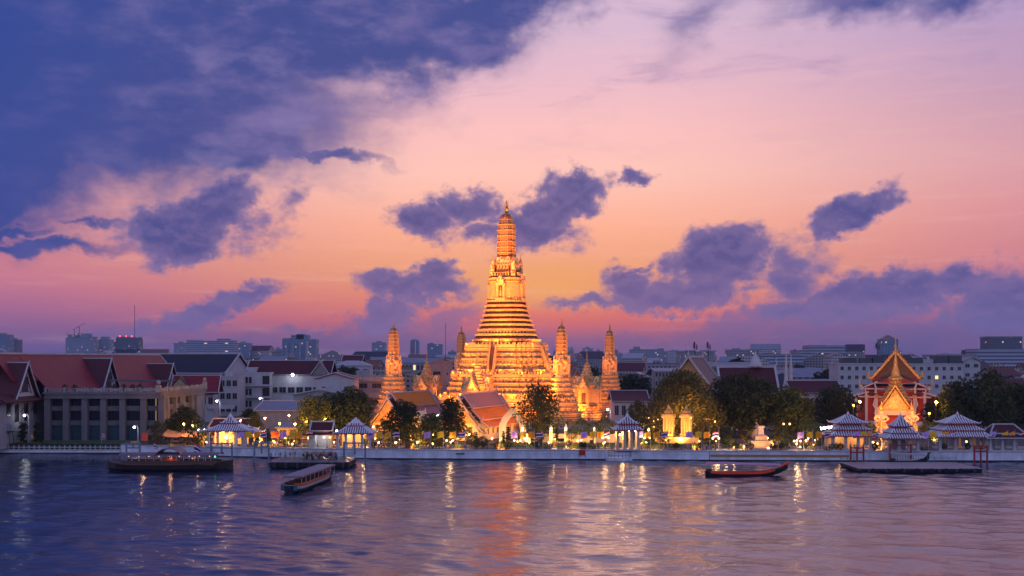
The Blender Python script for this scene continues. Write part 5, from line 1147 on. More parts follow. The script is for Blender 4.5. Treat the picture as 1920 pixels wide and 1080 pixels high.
# ------------------------------------------------------------------ city beyond the temple
def facade(name, wall, glassc, sx=3.2, sz=3.2, litp=.03, band=False, warm=(1., .72, .42), es=.8):
    m = bpy.data.materials.new(name); m.use_nodes = True; t = m.node_tree; b = t.nodes['Principled BSDF']; NN = t.nodes.new; L_ = t.links.new
    tcn = NN('ShaderNodeTexCoord'); s = NN('ShaderNodeSeparateXYZ'); L_(tcn.outputs['Object'], s.inputs[0])
    def M(op, a, b_=0., c=0.):
        n = NN('ShaderNodeMath'); n.operation = op
        for i, v in enumerate((a, b_, c)):
            if hasattr(v, 'is_output'): L_(v, n.inputs[i])
            else: n.inputs[i].default_value = v
        return n.outputs[0]
    u = M('DIVIDE', M('ADD', s.outputs[0], s.outputs[1]), sx); v = M('DIVIDE', s.outputs[2], sz)
    fu, fv = M('FRACT', u), M('FRACT', v)
    inw = M('MULTIPLY', M('GREATER_THAN', fv, .38), M('LESS_THAN', fv, .86))
    if not band: inw = M('MULTIPLY', inw, M('MULTIPLY', M('GREATER_THAN', fu, .22), M('LESS_THAN', fu, .8)))
    cb2 = NN('ShaderNodeCombineXYZ'); L_(M('FLOOR', u), cb2.inputs[0]); L_(M('FLOOR', v), cb2.inputs[1])
    wn = NN('ShaderNodeTexWhiteNoise'); wn.noise_dimensions = '3D'; L_(cb2.outputs[0], wn.inputs[0])
    lit = M('MULTIPLY', inw, M('LESS_THAN', wn.outputs[0], litp))
    ns_ = NN('ShaderNodeTexNoise'); ns_.inputs['Scale'].default_value = .08; L_(tcn.outputs['Object'], ns_.inputs[0])
    m1 = NN('ShaderNodeMix'); m1.data_type = 'RGBA'; L_(ns_.outputs[0], m1.inputs[0]); m1.inputs[6].default_value = (*wall, 1); m1.inputs[7].default_value = (*[x * .75 for x in wall], 1)
    m2 = NN('ShaderNodeMix'); m2.data_type = 'RGBA'; L_(inw, m2.inputs[0]); L_(m1.outputs[2], m2.inputs[6]); m2.inputs[7].default_value = (*glassc, 1)
    L_(m2.outputs[2], b.inputs['Base Color']); b.inputs['Roughness'].default_value = .6
    b.inputs['Emission Color'].default_value = (*warm, 1); L_(M('MULTIPLY', lit, es), b.inputs['Emission Strength']); m.cycles.emission_sampling = 'NONE'
    return m
fa = [facade('tower_facade_grey', (.26, .32, .42), (.08, .12, .18)), facade('tower_facade_blue', (.16, .25, .36), (.06, .12, .19), 4, 3.4, .03), facade('tower_facade_pale', (.42, .44, .5), (.1, .13, .18), 3.6, 3.4, .03),  # pale bluish walls stand in for part of the distance haze
      facade('tower_facade_band', (.36, .40, .50), (.06, .10, .16), 6, 4.0, .02, True), facade('tower_facade_dark', (.10, .14, .19), (.04, .06, .09), 3, 3.2, .03)]
def tower(name, label, px0, px1, ytop, Y, f=0, dep=30, tops=(), cat='tower block', rz=0.):
    t_ = thing(name, label, cat, (PX((px0 + px1) / 2, Y), Y, 0), rz); k = Y / F; w = (px1 - px0) * k; H_ = PZ(ytop, Y)
    q = MB(); q.box(-w / 2, w / 2, 0, dep, 0, H_, fa[f]); q.build('tower_body', parent=t_)
    q = MB(); q.box(-w / 2 - .4, w / 2 + .4, -.4, dep + .4, H_, H_ + 1.0, greyc)
    for (a, b_, h_) in tops: q.box(-w / 2 + a * w, -w / 2 + b_ * w, dep * .2, dep * .8, H_ + 1.0, H_ + h_ * k, fa[f])
    if not tops: q.box(-w * .2, w * .15, dep * .3, dep * .7, H_ + 1, H_ + 1 + 3 * k, greyc)
    q.build('roof_plant', parent=t_); return t_
def obs(t_, px, ytop, Y, w=1.2, lampc=None):
    q = MB(); z = PZ(ytop, Y); x = PX(px, Y) - t_.location.x
    q.bar((x, Y - t_.location.y + 8, 10), (x, Y - t_.location.y + 8, z), w, w, iron); q.build('mast', parent=t_)
T_ = tower
T_('apartment_tower', 'dark tower cut by the left edge of the view above the red roof', -12, 15, 628, 2600, 1)
T_('apartment_tower', 'short dark tower with warm lamp, second from the left edge', 13, 32, 637, 2700, 4)
cr_ = T_('unfinished_tower', 'broad blue grey tower with cranes on its roof above the red roof', 123, 176, 634, 2500, 0, tops=((.05, .35, 7), (.4, .8, 9), (.85, 1, 3)))
for px, yt, tilt in ((126, 622, .4), (138, 612, 9), (147, 606, 11), (172, 628, -6)):
    q = MB(); k = 2500 / F; x = PX(px, 2500) - cr_.location.x; z0_ = PZ(630, 2500); z1_ = PZ(yt + 6, 2500); q.bar((x, 5, z0_ - 3), (x, 5, z1_), .9, .9, iron); q.bar((x - 4, 5, z1_ - 1), (x + tilt * 1.1, 5, PZ(yt, 2500)), .7, .7, iron); q.build('crane', parent=cr_)
T_('apartment_tower', 'pale slim tower between the crane tower and the dark stepped tower', 179, 205, 637, 2550, 0, tops=((.3, .8, 6),))
st2 = T_('stepped_tower', 'dark stepped tower with red roof lights above the left red roof', 217, 259, 634, 2300, 4, tops=((0, .45, 3), (.55, 1, 2)))
q = MB(); k = 2300 / F; q.box(-29, -22, 2, 28, 0, PZ(641, 2300), fa[4]); q.build('side_block', parent=st2)
for x in (-17, -4, 8): q = MB(); q.ball((x, 6, PZ(634, 2300) + 4), 1.5, lamp_red, 6); q.build('warning_light', parent=st2)
obs(st2, 250, 572, 2300, .8)
T_('apartment_tower', 'pale low tower behind the black roof ridge, left of the striped block', 326, 347, 644, 2700, 0)
T_('striped_tower_block', 'long striped block with fins above the black roof', 348, 440, 640, 2200, 3, tops=((0, .3, 3), (.62, .86, 5), (.9, 1, 2)))
T_('apartment_tower', 'flat blue tower right of the striped block above the black roof', 441, 467, 644, 2500, 1)
T_('far_block', 'faint blue block left of the small pointed tower', 473, 495, 660, 3200, 1)
pt = T_('pointed_tower', 'faint blue tower with a rounded pointed top left of the big hotel', 495, 507, 661, 3000, 1)
q = MB(); q.lathe([(PZ(661, 3000), 9), (PZ(656, 3000), 8), (PZ(652, 3000), 4), (PZ(650, 3000), .5)], 10, fa[1], 0, 12); q.build('crown', parent=pt)
T_('far_block', 'faint blue block directly left of the big hotel tower', 511, 528, 655, 2900, 1)
ht = T_('hotel_tower', 'broad blue hotel tower with a round topped middle, tallest building left of the temple', 529, 592, 637, 2100, 1, 34, tops=((.0, .2, 3), (.24, .76, 9), (.4, .62, 11)))
q = MB(); k = 2100 / F
for a in (-26, -14, 0, 12): q.box(a, a + 5, -2, 0, 0, PZ(642, 2100), fa[0])
q.build('facade_fins', parent=ht); q = MB(); q.box(14, 20, -3, 0, 0, PZ(640, 2100), fa[2]); q.build('stair_shaft', parent=ht)
T_('white_block', 'white low block at the foot of the hotel tower', 533, 545, 667, 1500, 2); T_('white_block', 'white low stepped block right of the hotel foot', 572, 587, 670, 1450, 2)
T_('apartment_tower', 'pale tower just left of the left small prang top', 697, 722, 643, 2300, 0)
tw = T_('twin_slab_tower', 'slim tower of two joined slabs right of the left small prang', 769, 776, 640, 2600, 1)
q = MB(); q.box(9, 16, 0, 25, 0, PZ(640, 2600), fa[1]); q.lathe([(PZ(640, 2600), 10), (PZ(637.5, 2600), 9), (PZ(636, 2600), 5)], 12, fa[1], 5, 12); q.build('second_slab', parent=tw)
T_('apartment_tower', 'blue tower pair between the twin slab tower and the dim prang', 801, 829, 646, 2400, 1, tops=((.1, .4, 3),))
T_('far_block', 'faint block directly left of the dim prang', 840, 856, 660, 2600, 1)
tv = thing('radio_mast', 'very thin tall radio mast left of the dim prang', 'mast', (PX(835.5, 1800), 1800, 0)); q = MB(); q.bar((0, 0, 0), (0, 0, PZ(606, 1800)), .7, .7, iron); q.build('mast', parent=tv); q = MB(); q.bar((-2, 0, 10), (0, 0, PZ(660, 1800)), .5, .5, iron); q.build('brace', parent=tv)
T_('apartment_tower', 'faint tower directly right of the bright right prang', 1093, 1112, 654, 2600, 0); T_('far_block', 'faint lower tower left of the furthest right prang', 1115, 1131, 659, 2900, 0)
T_('far_block', 'faint tower just right of the furthest right prang', 1149, 1159, 657, 2800, 0); T_('far_block', 'faint lower block, second right of the furthest right prang', 1160, 1168, 664, 2900, 0)
T_('hospital_block', 'wide grey block with lit windows right of the temple towers', 1183, 1245, 656, 1900, 0, tops=((.1, .3, 6), (.85, 1, 3)))
T_('far_block', 'pale faint block left of the two antenna masts', 1253, 1289, 659, 2500, 2, tops=((.2, .5, 3),)); T_('far_block', 'pale faint block right of the two antenna masts', 1316, 1343, 658, 2500, 2, tops=((0, .4, 2),)); T_('far_block', 'pale faint narrow block between the antenna masts', 1293, 1311, 661, 2500, 2)
T_('long_blue_block', 'long dark blue office block beyond the maroon hall roof', 1425, 1506, 665, 1300, 3, tops=((.15, .3, 3), (.36, .52, 2)))
T_('banded_office', 'pale banded office block, large, right of the twin white spires', 1519, 1585, 649, 1500, 3, 40, tops=((.05, .5, 2),)); T_('banded_office_wing', 'lower banded wing left of the pale banded office block', 1499, 1519, 660, 1490, 3)
pr_ = T_('peaked_tower', 'dark tower with a pointed roof behind the crown hall peak', 1655, 1684, 637, 1500, 1, 22)
q = MB(); z = PZ(637, 1500); q.loft([[(-10.6, 0, z), (10.6, 0, z), (10.6, 22, z), (-10.6, 22, z)], [(-1, 9, z + 6.5), (1, 9, z + 6.5), (1, 12, z + 6.5), (-1, 12, z + 6.5)]], mat('peak_roof', (.25, .12, .13), .6, .2, 1)); q.build('peaked_roof', parent=pr_)
T_('square_tower', 'dark square glass tower at the right edge above the tall tree', 1858, 1917, 632, 1300, 4, 30, tops=((0, 1, 1.5),)); T_('wide_office', 'wide pale office block under the dark square tower', 1832, 1960, 656, 1200, 3, 30, tops=((.02, .2, 2),))
T_('gabled_office', 'grey office block with slanted roof left of the wide pale office', 1755, 1835, 667, 900, 0, 30, tops=((.5, 1, 3),))
# antenna masts
for i, (px, yt) in enumerate(((1303, 642), (1328, 642), (1645, 643), (1404, 660), (542, 650), (1452, 655))):
    Y = 620 + i * 15; t_ = thing('antenna_mast', ['phone antenna mast, left of the close pair over the fig tree', 'phone antenna mast, right of the close pair over the fig tree', 'phone antenna mast left of the crown hall peak', 'thin aerial above the maroon hall ridge', 'thin aerial at the foot of the hotel tower', 'thin aerial above the long blue block'][i], 'antenna', (PX(px, Y), Y, GZ))
    q = MB(); z = PZ(yt, Y) - GZ; q.bar((0, 0, 0), (0, 0, z), .35 if i < 3 else .15, .35 if i < 3 else .15, iron); q.build('pole', parent=t_)
    if i < 3:
        for k in range(3):
            a = k * 2.1; q = MB(); q.box(math.cos(a) * 1.0 - .3, math.cos(a) * 1.0 + .3, math.sin(a) - .2, math.sin(a) + .2, z - 4.2 + k * .8, z - 1.2 + k * .8, iron); q.bar((0, 0, z - 2.5), (math.cos(a), math.sin(a), z - 2.5), .15, .15, iron); q.build('antenna_panel', parent=t_)
# white apartment rows with real windows
ap = house('apartment_row', 'white five storey apartments with small square windows left of the crown hall', 1572, 1668, 470, 21.6, 14, 'flat', white, rows=5, wins=7, wfrac=.42, win_h=1.5)
ap2 = house('apartment_row', 'white five storey apartments with small square windows right of the crown hall', 1692, 1806, 476, 21.4, 14, 'flat', white, rows=5, wins=8, wfrac=.40, win_h=1.5, lit={(3, 4)})
for a_, xs_ in ((ap, (-8, -1, 4)), (ap2, (-9, 2, 8))):
    q = MB()
    for x in xs_: q.box(x, x + 5.5, 2, 9, 19.7, 22.0 + (x > 1), mat('dark_metal_roof', (.06, .07, .09), .5, .2, 1))
    q.build('roof_shed', parent=a_)
house('apartment_wing', 'white apartment wing between the dark trees and the right apartments', 1806, 1838, 482, 22.8, 18, 'gy', white, greytile, zr=2, rows=5, wins=2, wfrac=.5, win_h=1.5)
house('white_block_house', 'white block with dark windows behind the glowing fig tree', 1306, 1334, 465, 22.2, 12, 'flat', white, rows=5, wins=3, wfrac=.5)
house('school_block', 'long pale two storey block behind the maroon hall', 1330, 1424, 520, 20.4, 12, 'gx', offwhite, greytile, zr=1.6, rows=4, wins=12)
house('school_block', 'long dim block with arcades left of the fig tree chapel', 1228, 1292, 520, 18.0, 12, 'shed', offwhite, greytile, zr=1.5, rows=4, wins=10)
house('red_brick_block', 'salmon walled unfinished block with open floors right of the left shrine', 806, 845, 450, 22.4, 12, 'flat', mat('salmon_wall', (.45, .30, .26), .85, .3, .4), rows=0)
ub = bpy.data.objects['red_brick_block']
for z_ in (3, 8.2, 13.4): window(ub, -1.4, -.01, z_ + 1, 3.0, 2.0, '-y', offwhite, darkc, cells=2)
for z_ in (4, 9, 14): window(ub, 2.9, -.01, z_ + 1, .5, .9, '-y', offwhite, darkc, cells=1)
house('white_roof_store', 'white store with pale hip roof left of the left small prang', 622, 692, 560, 20.4, 16, 'hip', white, mat('pale_roof', (.36, .36, .42), .6, .2, .4), zr=2.6, rows=2, wins=5)
house('maroon_ridge_store', 'dark house with maroon roof above the white store', 642, 678, 640, 22.4, 12, 'gx', white, maroon, zr=3.5, rows=1, wins=3)
house('glass_canopy_hall', 'wide low hall with thin curved pale roof between the left prang and shrine', 738, 802, 900, 20.5, 20, 'hip', offwhite, greytile, zr=4, rows=2, wins=9, lit={(0, 1), (0, 3), (0, 6), (1, 5)})
# ordinary low-rise roofs filling the city, each its own house
rc = random.Random(21); CITY = []
frontm = [facade('house_front_white', (.44, .43, .45), (.03, .03, .05), 3.0, 3.3, .05), facade('house_front_grey', (.26, .26, .28), (.03, .03, .05), 3.4, 3.2, .06), facade('house_front_beige', (.38, .32, .28), (.03, .03, .04), 2.8, 3.1, .05)]
roofs = [greytile, maroon, darktile, mat('pale_tin_roof', (.34, .35, .40), .5, .25, .4), mat('rust_roof', (.2, .09, .06), .7, .4, .5)]
def filler(px, Y, w, h, dep, kind, wm_, rm, zb=GZ):
    t_ = thing('city_house', 'x', 'house', (PX(px, Y), Y, zb), R(rc.uniform(-25, 20)), 'houses and blocks of the city behind the temple')
    q = MB(); q.box(-w / 2, w / 2, 0, dep, 0, h, wm_); q.build('wall', parent=t_); q = MB()
    if kind == 0: q.box(-w / 2 - .3, w / 2 + .3, -.3, dep + .3, h, h + .6, rm); q.box(-w * .3, -w * .05, dep * .2, dep * .6, h + .6, h + 3, wm_); q.lathe([(h + .6, .9), (h + 2.2, .9)], 8, greyc, w * .2, dep * .4)
    elif kind == 1: q.M = Matrix.Translation((0, dep / 2, 0)) @ Matrix.Rotation(R(90), 4, 'Z'); gable(q, -w / 2 - .6, w / 2 + .6, dep / 2 + .6, h, h + dep * .3, rm, 1.02); gable_wall(q, w / 2 - .3, dep / 2 + .3, h, h + dep * .3, wm_, 1.02); gable_wall(q, -w / 2, dep / 2 + .3, h, h + dep * .3, wm_, 1.02)
    else: gable(q, -.6, dep + .6, w / 2 + .6, h, h + w * .22, rm, 1.02); gable_wall(q, 0, w / 2 + .3, h, h + w * .22, wm_, 1.02)
    q.build('roof', parent=t_); CITY.append(t_)
for Ylo, Yhi, n, hlo, hhi, wlo, whi in ((450, 560, 30, 5, 9, 10, 20), (580, 720, 34, 7, 14, 12, 24), (760, 1050, 40, 9, 18, 16, 34), (1150, 1700, 44, 12, 24, 22, 50), (1900, 2700, 40, 18, 40, 30, 80)):
    for i in range(n):
        px = -40 + 2010 * (i + rc.uniform(.1, .9)) / n; Y = rc.uniform(Ylo, Yhi)
        if Y < 600 and (px < 470 or 690 < px < 880 or 1030 < px < 1150 or 1560 < px < 1850): continue
        if px < 320 and Y < 1000: continue
        filler(px, Y, rc.uniform(wlo, whi), rc.uniform(hlo, hhi), rc.uniform(10, 18) * (1 + Y / 1500), rc.choice((0, 0, 1, 1, 2)), rc.choice(frontm), rc.choice(roofs))
label_row(CITY, 'plain city block, {} from the left')
FT = []
for i, (px, Y) in enumerate([(456, 560), (498, 640), (514, 655), (560, 700), (642, 520), (655, 540), (632, 800), (790, 720), (850, 640), (1080, 560), (1072, 600), (1155, 480), (1172, 500), (1188, 520), (1205, 600), (1175, 455), (1225, 820), (1372, 560), (1385, 575), (1362, 600), (1420, 640), (1440, 520), (1460, 600), (1545, 560), (1555, 640), (1530, 700), (1620, 560), (1850, 560), (1890, 600), (1640, 900), (920, 700), (1110, 760), (1495, 900), (1590, 880), (1710, 860), (300, 900), (600, 900), (690, 980)]):
    hf = {1372: 1.45, 1385: 1.6, 1362: 1.2, 642: 1.35, 655: 1.3}.get(px, rc.uniform(.75, 1.15)); FT.append(plant('far', px, Y, hf * (1 + (Y - 500) / 2500), i * 1.1, 'x', group='dark trees among the city houses'))
label_row(FT, 'dark round tree among the city roofs, {} from the left')
# lamps seen burning in the city
for i, (px, py, Y, c, e) in enumerate(((549, 703, 428.5, lamp_cool, 500), (47, 779, 283.5, lamp_cool, 90), (252.5, 801, 282, lamp_cool, 90), (407, 752, 330, lamp_cool, 200), (488, 747, 340, lamp_cool, 200), (820, 779, 300, lamp_cool, 300), (1139, 768, 330, lamp_cool, 200), (8, 736, 500, lamp_cool, 0))):
    if px == 8: continue
    t_ = thing('wall_floodlight' if i == 0 else 'street_lamp', ['very bright white floodlight on the long white wall under the maroon roof', 'white street lamp on a curved arm before the white wing', 'tall white lamp post with a cool lamp at the end of the lawn', 'white street lamp beside the small red gabled house', 'white street lamp before the white office block', 'cool white lamp between the two orange halls', 'small cool lamp at the foot of the right small prang'][i], 'lamp', (PX(px, Y), Y, GZ if i else 11.0))
    z = PZ(py, Y) - t_.location.z; q = MB(); 
    if i: q.tube([(.9, 0, 0), (.9, 0, z - .3), (.6, 0, z + .35), (.1, 0, z + .3)], [.17, .14, .08, .06], 6, white)
    else: q.bar((0, .9, z), (0, -.3, z), .2, .2, iron)
    q.build('post', parent=t_); q = MB(); q.ball((0, -.3, z), .30 if i else .55, c, 7); q.build('lamp_head', parent=t_)
    lamp('POINT', (PX(px, Y), Y - .9, PZ(py, Y) - .2), e, (.85, .9, 1.), .3, name='street_lamp_light')
# ------------------------------------------------------------------ riverside pavilions with ribbed white roofs
ribw = mat('white_tile_ribs', (.74, .74, .80), .6, .2, .8); valley = mat('maroon_tile_valleys', (.20, .10, .15), .6, .3, 1)
def ribroof(q, ax, ay, z0, bx, by, z1, step=.56, conc=.35, rib=.24, base=valley, n=4, hip=.3):
    """concave hipped skirt from eave (ax,ay,z0) to (bx,by,z1) with raised ribs and hips"""
    def at(t): return ax + (bx - ax) * t, ay + (by - ay) * t, z0 + (z1 - z0) * (t - conc * t * (1 - t) * 1.2)
    rings = []
    for i in range(n + 1):
        x, y, z = at(i / n); rings.append([(-x, -y, z), (x, -y, z), (x, y, z), (-x, y, z)])
    q.loft(rings, base, True, True)
    for face in range(4):
        A = ax if face % 2 == 0 else ay; B = bx if face % 2 == 0 else by; k = max(2, int(2 * A / step))
        for i in range(k + 1):
            u = -A + 2 * A * i / k; tmax = 1.0 if abs(u) <= B else (A - abs(u)) / (A - B) if A > B else 1
            if tmax < .08: continue
            pts = []
            for j in range(n + 1):
                t = tmax * j / n; x, y, z = at(t); d = y if face % 2 == 0 else x
                p = (u, -d) if face == 0 else (d, u) if face == 1 else (u, d) if face == 2 else (-d, u); pts.append((p[0], p[1], z + rib * .4))
            for a, b_ in zip(pts, pts[1:]): q.bar(a, b_, rib, rib, ribw)
    for sx in (-1, 1):
        for sy in (-1, 1):
            pts = [(sx * at(j / n)[0], sy * at(j / n)[1], at(j / n)[2] + .08) for j in range(n + 1)]
            q.tube(pts, hip * .5, 4, ribw); q.tube([pts[0], (pts[0][0] + sx * .3, pts[0][1] + sy * .3, pts[0][2] + .45)], [hip * .5, .05], 4, ribw)
    q.loft([[(-ax, -ay, z0 - .18), (ax, -ay, z0 - .18), (ax, ay, z0 - .18), (-ax, ay, z0 - .18)], [(-ax, -ay, z0 - .02), (ax, -ay, z0 - .02), (ax, ay, z0 - .02), (-ax, ay, z0 - .02)]], redp)
def wavy_gable(q, w, z, h, y, m):
    pr = [(-w, z), (-w * .8, z + h * .25), (-w * .62, z + h * .22), (-w * .42, z + h * .6), (-w * .22, z + h * .66), (0, z + h), (w * .22, z + h * .66), (w * .42, z + h * .6), (w * .62, z + h * .22), (w * .8, z + h * .25), (w, z)]
    q.loft([[(a, y - .15, b_) for a, b_ in pr], [(a, y + .15, b_) for a, b_ in pr]], m)
def pavilion(label, px, back, tiers, posts, hx, hy, zp, wall=None, rz=0., gabletop=None, glow=None, base_h=.3, name='river_pavilion', postm=white, z=GZ):
    x, Y = on_wall(px, back); t_ = thing(name, label, 'pavilion', (x, Y, z), rz)
    q = MB(); q.box(-hx - .5, hx + .5, -hy - .5, hy + .5, 0, base_h, white); q.build('platform', parent=t_)
    pm_ = MB(); pm_.box(-.28, .28, -.28, .28, base_h, zp, postm); pm_.box(-.4, .4, -.4, .4, base_h, base_h + .4, postm); pm_.box(-.38, .38, -.38, .38, zp - .3, zp, postm); p0 = None
    for i in range(posts):
        xx = -hx + 2 * hx * i / (posts - 1)
        for yy in (-hy, hy):
            if p0 is None: p0 = pm_.build('post', parent=t_); p0.location = (xx, yy, 0)
            else: c = p0.copy(); COL.objects.link(c); c.location = (xx, yy, 0)
    for (ax, ay, z0, bx, by, z1) in tiers:
        q = MB(); ribroof(q, ax, ay, z0, bx, by, z1); q.box(-bx * .96, bx * .96, -by * .96, by * .96, z1 - .3, z1 + .25, redp)
        if (ax, ay, z0, bx, by, z1) == tiers[-1]:
            if gabletop:
                for y in (-by - .05, by + .05): wavy_gable(q, gabletop, z1 - .6, gabletop * .95, y, ribw)
            q.lathe([(z1, .35), (z1 + .3, .45), (z1 + .7, .12), (z1 + 1.1, .03)], 6, ribw)
        q.build('roof', parent=t_)
    if wall: q = MB(); q.box(-hx + .3, hx - .3, hy * .5, hy, base_h, zp - .1, wall); q.build('wall', parent=t_)
    if glow:
        for u in ((-.5, .5) if hx > 2 else (0,)): lamp('POINT', (x + u * hx, Y - .2, z + zp - .5), glow, (1, .55, .2), .15, name='pavilion_light')
    return t_
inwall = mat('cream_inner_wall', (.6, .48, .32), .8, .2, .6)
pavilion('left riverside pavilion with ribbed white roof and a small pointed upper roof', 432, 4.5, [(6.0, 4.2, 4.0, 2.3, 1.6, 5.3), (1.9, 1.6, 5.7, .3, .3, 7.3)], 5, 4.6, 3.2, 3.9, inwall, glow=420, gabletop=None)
pavilion('low annex with ribbed roof joined right of the left riverside pavilion', 466, 5.5, [(3.2, 3.0, 3.4, 1.2, .8, 4.4)], 4, 2.6, 2.4, 3.3, None, glow=120, name='pavilion_annex')
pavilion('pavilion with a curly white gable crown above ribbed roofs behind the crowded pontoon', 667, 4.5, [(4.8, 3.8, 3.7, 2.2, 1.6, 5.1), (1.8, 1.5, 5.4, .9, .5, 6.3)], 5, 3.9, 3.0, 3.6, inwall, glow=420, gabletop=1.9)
pp = pavilion('slim pier pavilion glowing amber over the small stone landing stage', 1176, 1.5, [(3.4, 3.0, 4.9, 2.0, 1.6, 5.9), (2.4, 2.1, 6.3, .2, .2, 8.0)], 4, 2.4, 1.9, 4.8, None, glow=420, name='pier_pavilion', postm=inwall)
pavilion('three tiered ribbed roof pavilion left of the red water gate, with lit wall lamps', 1590, 5.5, [(5.6, 4.4, 3.5, 3.6, 2.8, 4.7), (4.4, 3.4, 4.9, 2.6, 2.0, 5.9), (3.8, 3.0, 6.4, .6, .4, 8.2)], 4, 4.4, 3.0, 3.4, inwall, glow=160)
pavilion('three tiered ribbed roof pavilion standing on the river steps between red frames', 1688, 2.2, [(4.7, 3.6, 3.1, 3.0, 2.4, 4.1), (3.2, 2.7, 4.3, 2.2, 1.6, 5.2), (2.2, 1.9, 5.8, .25, .25, 8.0)], 4, 3.3, 2.2, 3.0, None, gabletop=None, name='water_gate_pavilion')
pavilion('wide three tiered ribbed roof pavilion right of the river steps', 1795, 5.5, [(6.5, 4.8, 3.3, 4.7, 3.2, 4.6), (5.0, 3.6, 4.8, 3.0, 2.2, 6.0), (4.1, 3.0, 6.4, .5, .4, 8.2)], 4, 5.4, 3.2, 3.2, None)
hp = pavilion('low pavilion with plain maroon hip roof and white ridges at the right edge', 1881, 4.0, [], 4, 4.2, 2.6, 3.2, None, glow=None)
q = MB(); q.loft([[(-5.6, -3.8, 3.1), (5.6, -3.8, 3.1), (5.6, 3.8, 3.1), (-5.6, 3.8, 3.1)], [(-4.2, -2.6, 3.8), (4.2, -2.6, 3.8), (4.2, 2.6, 3.8), (-4.2, 2.6, 3.8)]], maroon); q.loft([[(-4.0, -2.4, 4.1), (4.0, -2.4, 4.1), (4.0, 2.4, 4.1), (-4.0, 2.4, 4.1)], [(-2.4, -.4, 6.1), (2.4, -.4, 6.1), (2.4, .4, 6.1), (-2.4, .4, 6.1)]], maroon)
for sx in (-1, 1):
    for sy in (-1, 1): q.bar((sx * 4.1, sy * 2.5, 4.2), (sx * 2.4, sy * .4, 6.15), .3, .3, white); q.bar((sx * 5.7, sy * 3.9, 3.2), (sx * 4.2, sy * 2.6, 3.85), .3, .3, white)
q.bar((-2.5, 0, 6.2), (2.5, 0, 6.2), .35, .35, white)
for sy in (-1, 1): q.bar((-4.1, sy * 2.5, 4.15), (4.1, sy * 2.5, 4.15), .3, .3, white); q.bar((-5.6, sy * 3.85, 3.15), (5.6, sy * 3.85, 3.15), .25, .25, white)
q.build('roof', parent=hp)
# kiosk with maroon gable roof
x, Y = on_wall(604, 5.0); kk = thing('maroon_kiosk', 'white lit kiosk under a maroon gable roof beside the crowded pontoon', 'kiosk', (x, Y, GZ))
q = MB(); q.M = Matrix.Rotation(R(90), 4, 'Z'); gable(q, -2.9, 2.6, 2.6, 4.2, 6.2, maroon, 1.2); gable_trim(q, -2.9, 2.6, 2.6, 4.2, 6.2, white, 1.2, .3, horn=.5); q.M = None; q.slab((-3.3, -3.6, 3.4), (3.1, -3.6, 3.4), (3.1, -2.2, 3.9), (-3.3, -2.2, 3.9), .2, maroon); q.build('roof', parent=kk)
q = MB(); q.box(-2.7, 2.4, 1.6, 2.2, 0, 4.2, white); q.box(-2.9, -1.4, -2.4, 2.2, 0, 4.15, white); q.box(1.9, 2.4, -2.4, 2.2, 0, 4.1, white); q.box(-2.7, 2.4, -2.4, 2.2, 3.7, 4.18, white); q.build('wall', parent=kk)
lamp('POINT', (x + .4, Y - .6, GZ + 2.9), 200, (.95, .95, 1.), .2, name='kiosk_light')
# curved market awnings at the left
awm = mat('tan_canvas', (.50, .30, .15), .8, .3, .8); awd = mat('brown_canvas', (.16, .10, .08), .8, .3, .8)
for i, (px, w, m_, lab) in enumerate(((292, 5.0, awd, 'dark brown flat awning at the left end of the market stalls'), (330, 5.6, awm, 'curved tan awning glowing from lamps beneath, left one'), (362, 4.6, awm, 'curved tan awning glowing from lamps beneath, right one'), (392, 3.6, awd, 'brown awning beside the left striped roof pavilion'))):
    x, Y = on_wall(px, 5.0 + .4 * i); t_ = thing('market_awning', lab, 'awning', (x, Y, GZ)); q = MB(); n = 6
    for k in range(n):
        u0, u1 = -w / 1 + 2 * w * k / n, -w + 2 * w * (k + 1) / n; f_ = lambda u: 2.7 - .45 * (1 - (u / w) ** 2) * (m_ is awm)
        q.slab((u0 * .5, -2.2, f_(u0) - .3), (u1 * .5, -2.2, f_(u1) - .3), (u1 * .5, 2.2, f_(u1) + 1.0), (u0 * .5, 2.2, f_(u0) + 1.0), .08, m_)
    q.build('canopy', parent=t_); q = MB()
    for a in (-w * .48, w * .48): q = MB(); q.bar((a, -2.1, 0), (a, -2.1, 2.4), .1, .1, iron); q.build('post', parent=t_)
    lamp('POINT', (x, Y - 1.2, GZ + 1.7), 260 if m_ is awm else 60, (1, .42, .09), .3, name='stall_light')
    st = thing('market_stall', 'low stall table under the market awnings, {} from the left'.format(ordn(i)), 'stall', (x, Y - 1.0, GZ)); q = MB(); q.box(-1.4, 1.4, -.5, .5, .75, .85, timber); q.build('tabletop', parent=st)
    for a in (-1.2, 1.2): q = MB(); q.box(a - .06, a + .06, -.4, .4, 0, .75, timber); q.build('leg', parent=st)
x, Y = on_wall(381, 4.0); q = MB(); q.lathe([(2.1, 1.6), (2.3, 1.5), (3.0, .1)], 10, mat('orange_canvas', (.6, .25, .05), .8, .2, 1)); q.bar((0, 0, 0), (0, 0, 2.9), .08, .08, white); o = q.build('parasol'); o.location = (x, Y, GZ); tag(o, 'orange parasol lit from below by the market stalls', 'parasol')
